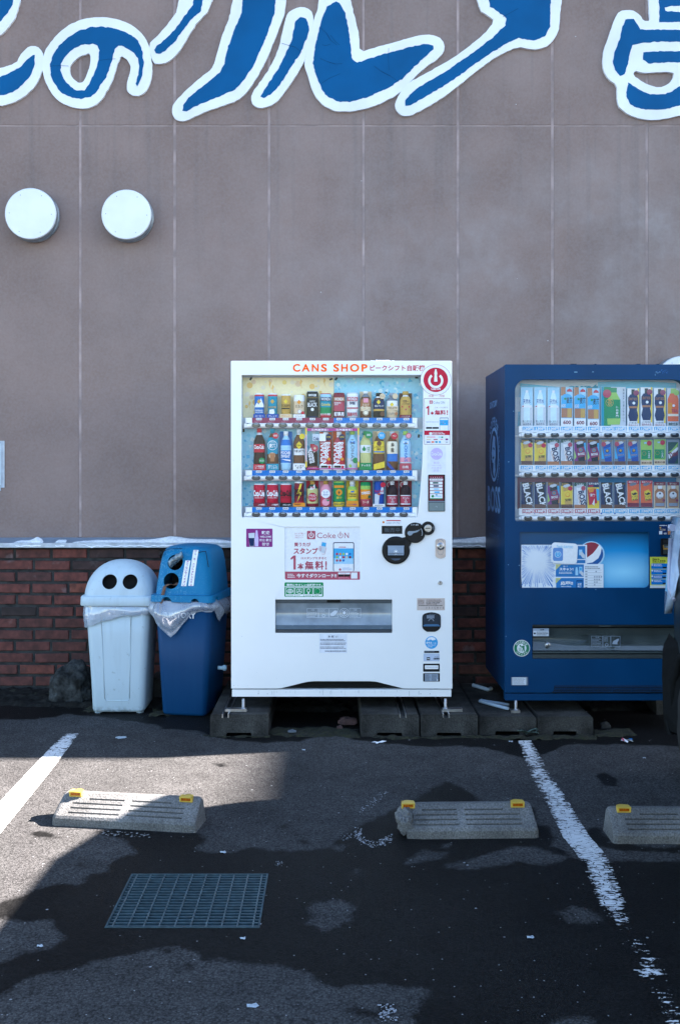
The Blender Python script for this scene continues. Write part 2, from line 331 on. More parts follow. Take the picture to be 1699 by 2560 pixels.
def asphalt():
    m, N, L, p = newmat('wet_and_dry_asphalt')
    def n(t, **k):
        x = N.new(t)
        for a, b in k.items(): x.inputs[a].default_value = b
        return x
    def math_(op, a, b=None, c=None):
        x = N.new('ShaderNodeMath'); x.operation = op
        for i, q in enumerate((a, b, c)):
            if q is None: continue
            if isinstance(q, (int, float)): x.inputs[i].default_value = q
            else: L.new(q, x.inputs[i])
        return x.outputs[0]
    def rng(v, a, b, c, d):
        x = N.new('ShaderNodeMapRange'); L.new(v, x.inputs[0])
        for i, q in enumerate((a, b, c, d)): x.inputs[i+1].default_value = q
        return x.outputs[0]
    tc = n('ShaderNodeTexCoord'); co = tc.outputs['Object']
    at = N.new('ShaderNodeAttribute'); at.attribute_name = 'wet'
    nA = n('ShaderNodeTexNoise', Scale=14.0, Detail=6.0); L.new(co, nA.inputs['Vector'])
    nB = n('ShaderNodeTexNoise', Scale=90.0, Detail=3.0); L.new(co, nB.inputs['Vector'])
    w = math_('ADD', at.outputs['Fac'], math_('MULTIPLY', math_('SUBTRACT', nA.outputs[0], .5), .085))
    w = math_('ADD', w, math_('MULTIPLY', math_('SUBTRACT', nB.outputs[0], .5), .03))
    wet = rng(w, -.011, .013, 0, 1)
    big = n('ShaderNodeTexNoise', Scale=1.7, Detail=5.0); L.new(co, big.inputs['Vector'])
    mid = n('ShaderNodeTexNoise', Scale=9.0, Detail=6.0); L.new(co, mid.inputs['Vector'])
    ag = n('ShaderNodeTexVoronoi', Scale=150.0); L.new(co, ag.inputs['Vector'])
    agc = N.new('ShaderNodeSeparateColor'); L.new(ag.outputs['Color'], agc.inputs[0])
    fi = n('ShaderNodeTexNoise', Scale=260.0, Detail=4.0); L.new(co, fi.inputs['Vector'])
    v = math_('MULTIPLY', rng(big.outputs[0], .3, .7, .78, 1.22), rng(mid.outputs[0], .3, .7, .86, 1.14))
    v = math_('MULTIPLY', v, rng(agc.outputs[0], 0, 1, .68, 1.34))
    v = math_('MULTIPLY', v, rng(fi.outputs[0], .3, .7, .7, 1.3))
    gap = rng(ag.outputs['Distance'], .45, .8, 1, .5); v = math_('MULTIPLY', v, gap)
    v = math_('MULTIPLY', v, rng(wet, 0, 1, 1, .16))
    # pale stone chips scattered in the binder
    ch = n('ShaderNodeTexVoronoi', Scale=34.0); L.new(co, ch.inputs['Vector'])
    chc = N.new('ShaderNodeSeparateColor'); L.new(ch.outputs['Color'], chc.inputs[0])
    chip = math_('MULTIPLY', math_('LESS_THAN', ch.outputs['Distance'], .085), math_('GREATER_THAN', chc.outputs[1], .62))
    ch2 = n('ShaderNodeTexVoronoi', Scale=11.0); L.new(co, ch2.inputs['Vector'])
    chc2 = N.new('ShaderNodeSeparateColor'); L.new(ch2.outputs['Color'], chc2.inputs[0])
    chip2 = math_('MULTIPLY', math_('LESS_THAN', math_('ADD', ch2.outputs['Distance'], math_('MULTIPLY', nB.outputs[0], .05)), .075), math_('GREATER_THAN', chc2.outputs[1], .6))
    vm = N.new('ShaderNodeVectorMath'); vm.operation = 'SCALE'; vm.inputs[0].default_value = (.060, .0600, .0615); L.new(v, vm.inputs['Scale'])
    mx = N.new('ShaderNodeMix'); mx.data_type = 'RGBA'; L.new(math_('MULTIPLY', math_('MAXIMUM', chip, chip2), .75), mx.inputs[0]); L.new(vm.outputs[0], mx.inputs[6]); mx.inputs[7].default_value = (.30, .31, .33, 1)
    L.new(mx.outputs[2], p.inputs['Base Color'])
    L.new(rng(wet, 0, 1, .88, .55), p.inputs['Roughness']); p.inputs['Specular IOR Level'].default_value = .08
    b = N.new('ShaderNodeBump'); b.inputs['Distance'].default_value = .006
    L.new(rng(wet, 0, 1, .75, .45), b.inputs['Strength'])
    hh = math_('ADD', math_('MULTIPLY', agc.outputs[0], .5), fi.outputs[0]); L.new(hh, b.inputs['Height']); L.new(b.outputs[0], p.inputs['Normal'])
    return m
gm.materials.append(asphalt())
def paintmat(name, wear, seed, fade=None):
    """worn road paint: opaque chips over bare asphalt"""
    m, N, L, p = newmat(name); tc = N.new('ShaderNodeTexCoord')
    mp = N.new('ShaderNodeMapping'); mp.inputs['Location'].default_value = (seed, seed*.7, 0); mp.inputs['Scale'].default_value = (1, 2.6, 1); L.new(tc.outputs['Object'], mp.inputs[0])
    a = N.new('ShaderNodeTexNoise'); a.inputs['Scale'].default_value = 34; a.inputs['Detail'].default_value = 5; a.inputs['Roughness'].default_value = .65; L.new(mp.outputs[0], a.inputs['Vector'])
    b = N.new('ShaderNodeTexNoise'); b.inputs['Scale'].default_value = 7; b.inputs['Detail'].default_value = 2; L.new(mp.outputs[0], b.inputs['Vector'])
    v = N.new('ShaderNodeTexVoronoi'); v.feature = 'DISTANCE_TO_EDGE'; v.inputs['Scale'].default_value = 26; L.new(mp.outputs[0], v.inputs['Vector'])
    at = N.new('ShaderNodeAttribute'); at.attribute_name = 'wear'
    s = N.new('ShaderNodeMath'); s.operation = 'MULTIPLY_ADD'; L.new(b.outputs[0], s.inputs[0]); s.inputs[1].default_value = .45; L.new(a.outputs[0], s.inputs[2])
    s2 = N.new('ShaderNodeMath'); s2.operation = 'SUBTRACT'; L.new(s.outputs[0], s2.inputs[0]); L.new(at.outputs['Fac'], s2.inputs[1])
    cr = N.new('ShaderNodeMapRange'); cr.inputs[1].default_value = 0; cr.inputs[2].default_value = .05; cr.inputs[3].default_value = -.35; cr.inputs[4].default_value = .0; L.new(v.outputs[0], cr.inputs[0])
    s3 = N.new('ShaderNodeMath'); s3.operation = 'ADD'; L.new(s2.outputs[0], s3.inputs[0]); L.new(cr.outputs[0], s3.inputs[1])
    g = N.new('ShaderNodeMapRange'); g.inputs[1].default_value = 0; g.inputs[2].default_value = .03; L.new(s3.outputs[0], g.inputs[0]); L.new(g.outputs[0], p.inputs['Alpha'])
    c = N.new('ShaderNodeMapRange'); c.inputs[3].default_value = .5; c.inputs[4].default_value = .95; L.new(a.outputs[0], c.inputs[0])
    vm = N.new('ShaderNodeVectorMath'); vm.operation = 'SCALE'; vm.inputs[0].default_value = (.82, .84, .86); L.new(c.outputs[0], vm.inputs['Scale']); L.new(vm.outputs[0], p.inputs['Base Color']); p.inputs['Roughness'].default_value = .75
    return m
def strip(name, pts, label_kind, m):     # pts: (centre px, py, half width m, wear)
    vs = []; wr = []; fs = []; k = 40; rows = []
    for i in range(len(pts)-1):
        for j in range(k):
            t = j/k; a, b = pts[i], pts[i+1]; rows.append([a[q]*(1-t)+b[q]*t for q in range(4)])
    rows.append(list(pts[-1]))
    for r in rows:
        g = G(r[0], r[1])
        for s in (-1, -.33, .33, 1): vs.append((g.x+s*r[2]+.003*noise.noise(Vector((g.y*30, s, 0))), g.y, .004)); wr.append(r[3]+(.16 if abs(s) == 1 else 0))
    for i in range(len(rows)-1):
        for s in range(3): fs.append((i*4+s, i*4+s+1, i*4+s+5, i*4+s+4))
    me = bpy.data.meshes.new(name); me.from_pydata(vs, [], fs); a = me.attributes.new('wear', 'FLOAT', 'POINT'); a.data.foreach_set('value', wr); me.materials.append(m)
    o = bpy.data.objects.new(name, me); sc.collection.objects.link(o); o['kind'] = 'structure'; return o
strip('parking_line', [(181,1836,.036,.62),(150,1870,.046,.50),(95,1935,.052,.36),(40,1998,.055,.38),(0,2045,.056,.36),(-60,2115,.056,.4)], '', paintmat('worn_line_paint_a', 0, 1.3))
strip('parking_line', [(1310,1853,.035,.60),(1330,1895,.043,.64),(1345,1930,.045,.68),(1385,1995,.05,.64),(1418,2055,.05,.58),(1440,2095,.052,.44),(1470,2130,.052,.50),(1490,2160,.052,.68),(1520,2240,.046,.62),(1542,2285,.042,.70),(1570,2330,.045,.86),(1610,2395,.045,.78),(1620,2430,.045,.70),(1640,2460,.045,.86),(1680,2530,.045,.78),(1710,2600,.05,.7)], '', paintmat('worn_line_paint_b', 0, 4.1))
# paint flecks left of an older marking, paper scraps
fl = MB(); flk = mat('old_paint_fleck', lin=(.27,.285,.31), rough=.8, var=.35, scale=80); r2 = random.Random(3)
def fleck(px, py, s, m=flk):
    g = G(px, py); n = r2.randint(5, 7); a0 = r2.random()*6; z = .0035+r2.random()*.001
    fl.add([(g.x+s*math.cos(a0+2*math.pi*k/n)*r2.uniform(.5, 1.2), g.y+s*1.2*math.sin(a0+2*math.pi*k/n)*r2.uniform(.5, 1.2), z) for k in range(n)], [tuple(range(n))], m)
for i in range(60):
    t = r2.random(); fleck(905+55*t+r2.uniform(-12, 12), 2030-45*t+r2.uniform(-10, 10), r2.uniform(.001, .0045))
for i in range(170):
    t = r2.random(); q = R(200-185*t); cx, cy = (935, 2085); fleck(cx+42*math.cos(q)+r2.uniform(-9, 9), cy+28*math.sin(q)+r2.uniform(-9, 9), r2.uniform(.0012, .005))
for i in range(26): fleck(865+r2.uniform(-14, 14), 2095+r2.uniform(-10, 10), r2.uniform(.001, .004))
for i in range(70): fleck(970+r2.uniform(-25, 22), 2535+r2.uniform(-22, 22), r2.uniform(.001, .005))
for i in range(25): fleck(700+r2.uniform(-12, 12), 2162+r2.uniform(-6, 6), r2.uniform(.001, .003))
fk2 = mat('dull_paint_fleck', lin=(.16,.165,.17), rough=.85, var=.3, scale=80)
for i in range(48): t = r2.random(); fleck(255+120*t, 2082+9*t+r2.uniform(-4, 7), r2.uniform(.0015, .006), fk2)
fo = fl.build('paint_flecks'); tag(fo, kind='stuff'); fo['label'] = 'specks of old white marking paint left on the asphalt'
# drain
M_gal = mat('galvanised_steel', lin=(.040,.080,.10), rough=.5, metal=.4, var=.25, scale=40)
M_pit = mat('pit_concrete', lin=(.02,.035,.045), rough=.6, var=.4, scale=12)
dr = thing('drain_grate', ((GX0+GX1)/2, (GY0+GY1)/2, 0), 'square galvanised steel drain grate set flush in the wet asphalt', 'drain grate')
b = MB(); t = .006
b.box(GX0, GX0+t, GY0, GY1, -.03, .002, M_gal); b.box(GX1-t, GX1, GY0, GY1, -.03, .002, M_gal); b.box(GX0+t, GX1-t, GY0, GY0+t, -.03, .002, M_gal); b.box(GX0+t, GX1-t, GY1-t, GY1, -.03, .002, M_gal); b.build('frame', dr)
b = MB(); nb = 19
for i in range(nb):
    y = GY0+t+(GY1-GY0-2*t)*(i+.5)/nb; b.box(GX0+t, GX1-t, y-.0040, y+.0040, -.028, -.0005, M_gal)
o = b.build('bearing_bars', dr)
b = MB()
for i in range(10):
    x = GX0+.022+(GX1-GX0-.044)*i/9; b.box(x-.0024, x+.0024, GY0+t, GY1-t, -.008, .0012, mat('galvanised_rod', lin=(.085,.13,.15), rough=.45, metal=.5, var=.3, scale=60))
b.build('cross_bars', dr)
b = MB(); Z = -.34
b.add([(GX0,GY0,0),(GX1,GY0,0),(GX1,GY1,0),(GX0,GY1,0),(GX0,GY0,Z),(GX1,GY0,Z),(GX1,GY1,Z),(GX0,GY1,Z)], [(0,1,5,4),(1,2,6,5),(2,3,7,6),(3,0,4,7),(4,5,6,7)], M_pit); b.build('pit', dr)
# ================================================================== BUILDING
YP, YB = 1.08, .98
def wallmat():
    m, N, L, p = newmat('panel_wall_paint'); tc = N.new('ShaderNodeTexCoord'); co = tc.outputs['Object']
    def nz(sc_, det, vec=co, rough=.5):
        x = N.new('ShaderNodeTexNoise'); x.inputs['Scale'].default_value = sc_; x.inputs['Detail'].default_value = det; x.inputs['Roughness'].default_value = rough; L.new(vec, x.inputs['Vector']); return x.outputs[0]
    def rng(v, a, b, c, d):
        x = N.new('ShaderNodeMapRange'); L.new(v, x.inputs[0])
        for i, q in enumerate((a, b, c, d)): x.inputs[i+1].default_value = q
        return x.outputs[0]
    def mul(a, b):
        x = N.new('ShaderNodeMath'); x.operation = 'MULTIPLY'; L.new(a, x.inputs[0])
        if isinstance(b, float): x.inputs[1].default_value = b
        else: L.new(b, x.inputs[1])
        return x.outputs[0]
    def mix(f, a, b):
        x = N.new('ShaderNodeMix'); x.data_type = 'RGBA'; L.new(f, x.inputs[0])
        for i, q in ((6, a), (7, b)):
            if isinstance(q, tuple): x.inputs[i].default_value = (*q, 1)
            else: L.new(q, x.inputs[i])
        return x.outputs[2]
    sp = N.new('ShaderNodeSeparateXYZ'); L.new(co, sp.inputs[0])
    base = mix(rng(nz(2.2, 5), .32, .68, 0, 1), (.181, .129, .117), (.233, .168, .153))
    # chalky bloom: strongest right of the machines at mid height
    region = mul(rng(sp.outputs[0], -1.6, 1.3, .12, 1.0), mul(rng(sp.outputs[2], .9, 2.5, .3, 1), rng(sp.outputs[2], 3.0, 3.75, 1, .25)))
    cl = rng(nz(1.9, 7, rough=.62), .38, .74, 0, 1); cl2 = rng(nz(11, 7, rough=.65), .25, .75, .25, 1)
    c = mix(mul(mul(cl, cl2), mul(region, .72)), base, (.36, .355, .375))
    # run-off streaks
    mp = N.new('ShaderNodeMapping'); mp.inputs['Scale'].default_value = (9, 1, .32); L.new(co, mp.inputs[0])
    st = rng(nz(1.4, 6, mp.outputs[0], .6), .54, .70, 0, 1)
    c = mix(mul(mul(st, rng(sp.outputs[2], 2.4, 3.66, 0.0, .34)), 1.0), c, (.095, .088, .095))
    c = mix(rng(nz(70, 4), .3, .7, 0, .22), c, (.30, .27, .27))
    v = N.new('ShaderNodeTexVoronoi'); v.inputs['Scale'].default_value = 5.5; L.new(co, v.inputs['Vector'])
    sc2 = N.new('ShaderNodeSeparateColor'); L.new(v.outputs['Color'], sc2.inputs[0])
    lt = N.new('ShaderNodeMath'); lt.operation = 'LESS_THAN'; L.new(v.outputs['Distance'], lt.inputs[0]); lt.inputs[1].default_value = .022
    gt = N.new('ShaderNodeMath'); gt.operation = 'GREATER_THAN'; L.new(sc2.outputs[0], gt.inputs[0]); gt.inputs[1].default_value = .5
    c = mix(mul(mul(lt.outputs[0], gt.outputs[0]), .7), c, (.5, .52, .55))
    L.new(c, p.inputs['Base Color']); p.inputs['Roughness'].default_value = .8; p.inputs['Specular IOR Level'].default_value = .3
    b = N.new('ShaderNodeBump'); b.inputs['Strength'].default_value = .35; b.inputs['Distance'].default_value = .002; L.new(nz(230, 3), b.inputs['Height']); L.new(b.outputs[0], p.inputs['Normal'])
    return m
M_wall = wallmat()
M_joint = mat('joint_sealant', lin=(.30,.235,.23), rough=.8, var=.25, scale=9, bump=.2)
bd = thing('building', (0, 4, 0), 'shop building with mauve grey wall panels above a red brick base', 'building')
ZS = WZ(314, YP); ZT = 6.0
XS = [WX(201+235.75*k, YP) for k in range(-9, 16)]
b = MB()
for i in range(len(XS)-1):
    for z0, z1 in ((.975, ZS), (ZS, ZT)): b.box(XS[i]+.0085, XS[i+1]-.0085, YP, YP+.03, z0+(.004 if z0 == ZS else 0), z1-(.004 if z1 == ZS else 0), M_wall)
b.build('panel_wall', bd, bevel=.0025)
b = MB()
for x in XS: b.box(x-.0083, x+.0083, YP+.0022, YP+.02, .98, ZT-.01, M_joint)
b.build('vertical_joints', bd)
b = MB(); b.box(XS[0], XS[-1], YP+.003, YP+.021, ZS-.0036, ZS+.0036, M_joint); b.build('horizontal_joint', bd)
b = MB(); b.box(XS[0], XS[-1], YP+.031, 9.5, 0, ZT, mat('back_structure', (90,85,85), rough=.9)); b.box(XS[0]-.1, XS[-1]+.1, YP-.02, 9.6, ZT+.001, ZT+.12, mat('roof_trim', (120,120,125), rough=.6)); b.build('roof_and_core', bd)
# ledge flashing
M_flash = mat('flashing_metal', lin=(.20,.27,.36), rough=.4, metal=.3, var=.15, scale=7)
M_flashw = mat('flashing_edge', lin=(.42,.47,.54), rough=.45, var=.22, scale=18)
zt, zf0, zf1 = WZ(1344, YP-.01), WZ(1357.5, .93), WZ(1369, .93)
b = MB(); x0, x1 = XS[0], XS[-1]
b.add([(x0,YP-.001,zt),(x1,YP-.001,zt),(x1,.93,zf0),(x0,.93,zf0)], [(0,1,2,3)], M_flash)
b.add([(x0,.93,zf0),(x1,.93,zf0),(x1,.93,zf1),(x0,.93,zf1),(x0,.99,zf1),(x1,.99,zf1)], [(0,1,2,3),(3,2,5,4)], M_flashw); b.build('ledge_flashing', bd)
b = MB(); b.box(x0, x1, YP-.004, YP+.03, WZ(1346, YP), .9745, mat('ledge_gap', (60,66,74), rough=.8, var=.4, scale=20)); b.build('ledge_seal', bd)
# bricks: one mesh, each brick bevelled, tone per brick
def brickmat():
    m, N, L, p = newmat('fired_brick'); at = N.new('ShaderNodeAttribute'); at.attribute_name = 'tone'; tc = N.new('ShaderNodeTexCoord')
    cr = N.new('ShaderNodeValToRGB'); e = cr.color_ramp.elements; e[0].position = 0; e[0].color = (.016,.011,.012,1); e[1].position = 1; e[1].color = (.17,.050,.032,1)
    for q, c in ((.3,(.038,.018,.019,1)),(.6,(.088,.026,.023,1)),(.85,(.122,.032,.026,1))):
        x = e.new(q); x.color = c
    L.new(at.outputs['Fac'], cr.inputs[0])
    n = N.new('ShaderNodeTexNoise'); n.inputs['Scale'].default_value = 22; n.inputs['Detail'].default_value = 6; L.new(tc.outputs['Object'], n.inputs['Vector'])
    r = N.new('ShaderNodeMapRange'); r.inputs[1].default_value = .35; r.inputs[2].default_value = .7; r.inputs[3].default_value = .55; r.inputs[4].default_value = 1.25; L.new(n.outputs[0], r.inputs[0])
    vm = N.new('ShaderNodeVectorMath'); vm.operation = 'SCALE'; L.new(cr.outputs[0], vm.inputs[0]); L.new(r.outputs[0], vm.inputs['Scale'])
    n2 = N.new('ShaderNodeTexNoise'); n2.inputs['Scale'].default_value = 9; n2.inputs['Detail'].default_value = 7; L.new(tc.outputs['Object'], n2.inputs['Vector'])
    r2_ = N.new('ShaderNodeMapRange'); r2_.inputs[1].default_value = .62; r2_.inputs[2].default_value = .74; r2_.inputs[4].default_value = .35; L.new(n2.outputs[0], r2_.inputs[0])
    mx = N.new('ShaderNodeMix'); mx.data_type = 'RGBA'; L.new(r2_.outputs[0], mx.inputs[0]); L.new(vm.outputs[0], mx.inputs[6]); mx.inputs[7].default_value = (.22,.20,.22,1); L.new(mx.outputs[2], p.inputs['Base Color'])
    p.inputs['Roughness'].default_value = .8
    b = N.new('ShaderNodeBump'); b.inputs['Strength'].default_value = .5; b.inputs['Distance'].default_value = .006; L.new(n.outputs[0], b.inputs['Height']); L.new(b.outputs[0], p.inputs['Normal']); return m
bv, bf, bt = [], [], []; rb = random.Random(11); ZB = WZ(1371, YB)-.003
for row in range(12):
    z1 = ZB-row*.0746; z0 = z1-.0615; x = -3.2+(.118 if row % 2 else 0)+rb.uniform(-.01, .01)-.02
    while x < 4.2:
        w = .222+rb.uniform(-.006, .006); yy = YB+rb.uniform(-.003, .003); q = .006
        dz0, dz1 = rb.uniform(-.002, .002), rb.uniform(-.002, .002); base = len(bv)
        for (ix, y) in ((0, yy+.03), (q*.4, yy+q*.7), (q, yy)):
            bv += [(x+ix, y, z0+ix+dz0), (x+w-ix, y, z0+ix+dz1), (x+w-ix, y, z1-ix+dz1), (x+ix, y, z1-ix+dz0)]
        fs = [(8,9,10,11)]
        for a in (0, 4):
            for k in range(4): fs.append((a+k, a+(k+1) % 4, a+4+(k+1) % 4, a+4+k))
        tone = rb.choice([.1,.3,.45,.6,.62,.7,.8,.85,.9,.97]); bf += [tuple(base+i for i in f) for f in fs]; bt += [tone]*12; x += w+.0135
me = bpy.data.meshes.new('brick_base'); me.from_pydata([(x, y-4, z) for x, y, z in bv], [], bf); a = me.attributes.new('tone', 'FLOAT', 'POINT'); a.data.foreach_set('value', bt); me.materials.append(brickmat())
bb = bpy.data.objects.new('brick_base', me); sc.collection.objects.link(bb); bb.parent = bd
b = MB(); b.box(XS[0], XS[-1], YB+.009, YP+.0305, 0, ZB+.003, mat('mortar', lin=(.012,.013,.014), rough=.95, var=.6, scale=16, bump=.6, bscale=90, vcol2=(.035,.038,.04))); b.build('mortar', bb)
# tall building added out of view to the right, sized to throw the soft shade edge
b = MB(); b.box(18.0, 30, .95, 12, 0, 12.9, mat('shade_caster_render', (150,145,140), rough=.9)); b.build('shade_caster', origin=(24, 6, 0)); shade_caster = bpy.data.objects['shade_caster']; shade_caster.name = 'added_shade_building'
tag(shade_caster, 'tall plain rendered building standing further along beyond the blue machine', 'building')
# snow on the ledge, moss and soil at the foot
M_snow = mat('snow', lin=(.80,.85,.92), rough=.8, var=.12, scale=70, bump=.9, bscale=170)
def snowstrip(px0, px1, hfun, seed, yb=.935):
    b = MB(); n = max(8, int((px1-px0)/2.2)); k = 7; vs = []; fs = []
    for i in range(n+1):
        px = px0+(px1-px0)*i/n; X = WX(px, .94); t = i/n; env = min(1, t*8, (1-t)*8)**.5
        h = max(.001, (hfun(px)+.0012*noise.noise(Vector((px*.06, seed, 0))))*env)
        for j in range(k+1):
            q = j/k; ang = math.pi*q; y = yb-.014*env*math.sin(ang/2)*(1 if q < .5 else 1)+.085*q*env+.003*noise.noise(Vector((px*.1, q*3, seed)))
            base = zf0+(zt-zf0)*max(0, (y-.93))/(YP-.93); z = base+h*math.sin(math.pi*(.5*q+.02))**.7 if q < .98 else base-.001
            if q == 0: z = zf0+(zf1-zf0)*(.75+.6*noise.noise(Vector((px*.05, seed, 5))))*env; y = yb-.009*env
            vs.append((X, y, z+.0014*noise.noise(Vector((px*.35, q*9, 2)))+.0012*noise.noise(Vector((px*1.7, q*22, 2)))))
    for i in range(n):
        for j in range(k): fs.append((i*(k+1)+j, i*(k+1)+j+1, (i+1)*(k+1)+j+1, (i+1)*(k+1)+j))
    b.add(vs, fs, M_snow, True); return b
for (a, c, hf, sd_, lab) in ((36,108,lambda p: .002+.022*math.exp(-((p-88)/12)**2),1,'small peaked heap of snow on the ledge above the bricks, far left'),
  (182,585,lambda p: .003+.006*(p-182)/300+.020*math.exp(-((p-428)/38)**2),2,'long drift of snow on the ledge above the two bins'),
  (1096,1300,lambda p: .006+.02*math.exp(-((p-1215)/45)**2),3,'thin snow on the ledge in the gap between the machines'),
  (138,165,lambda p: .006,4,'thin smear of snow on the ledge left of the long drift')):
    tag(snowstrip(a, c, hf, sd_).build('snow'), lab, 'snow', kind=None)
def mound(name, pts, h, m, seed, kind='stuff', n=46, base=0):
    xs = [p[0] for p in pts]; ys = [p[1] for p in pts]; x0, x1, y0, y1 = min(xs), max(xs), min(ys), max(ys)
    nx_ = max(8, int((x1-x0)/.012)); ny_ = max(6, int((y1-y0)/.012)); X, Y = np.meshgrid(np.linspace(x0, x1, nx_), np.linspace(y0, y1, ny_)); sdv = poly_sd(X.ravel(), Y.ravel(), pts)
    vs = []; 
    for x, y, s in zip(X.ravel(), Y.ravel(), sdv):
        q = noise.fractal(Vector((x*14, y*14, seed)), .8, 2, 4); s2 = s+.03*q
        vs.append((x, y, base-.004+max(0, min(1, (s2+.01)/.05))*h*(.55+.6*q) + (.006 if s2 > 0 else 0)))
    fs = []
    for j in range(ny_-1):
        for i in range(nx_-1): fs.append((j*nx_+i, j*nx_+i+1, (j+1)*nx_+i+1, (j+1)*nx_+i))
    b = MB(); b.add(vs, fs, m, True); o = b.build(name, origin=(0, 0, 0)); o['kind'] = kind; return o
M_soil = conc('damp_soil', (.016,.016,.015), .4, 20, 90)
M_moss = mat('moss', lin=(.016,.019,.005), rough=.95, var=.2, scale=45, bump=1, bscale=160, vcol2=(.007,.008,.005))
mound('soil', [(-2.6,.60),(-1.9,.56),(-1.5,.52),(-.9,.50),(-.5,.45),(0,.40),(.8,.40),(1.6,.45),(3.2,.5),(3.2,1.0),(-2.6,1.0)], .028, M_soil, 2)
for i, pts in enumerate(([(-2.6,.80),(-1.9,.74),(-1.62,.78),(-1.5,.97),(-2.6,.97)], [(-1.50,.44),(-1.38,.40),(-1.27,.44),(-1.3,.55),(-1.45,.56)], [(-1.07,.33),(-1.0,.3),(-.93,.34),(-.95,.45),(-1.05,.45)],
     [(-.36,-.06),(-.25,-.12),(-.1,-.13),(.0,-.10),(.08,-.16),(.135,-.15),(.13,.02),(.0,.06),(-.2,.05),(-.35,.02)], [(.16,-.135),(.3,-.18),(.5,-.16),(.75,-.16),(1.0,-.2),(1.2,-.17),(1.38,-.19),(1.38,-.10),(.9,-.125),(.2,-.125)],
     [(-.72,-.10),(-.60,-.15),(-.36,-.15),(-.34,-.12),(-.6,-.115)], [(1.38,-.12),(1.5,-.14),(1.62,-.1),(1.6,.02),(1.42,.0)])):
    o = mound('moss', pts, .016, M_moss, i*3+1); o['label'] = 'low green moss growing along the foot of wall and blocks'
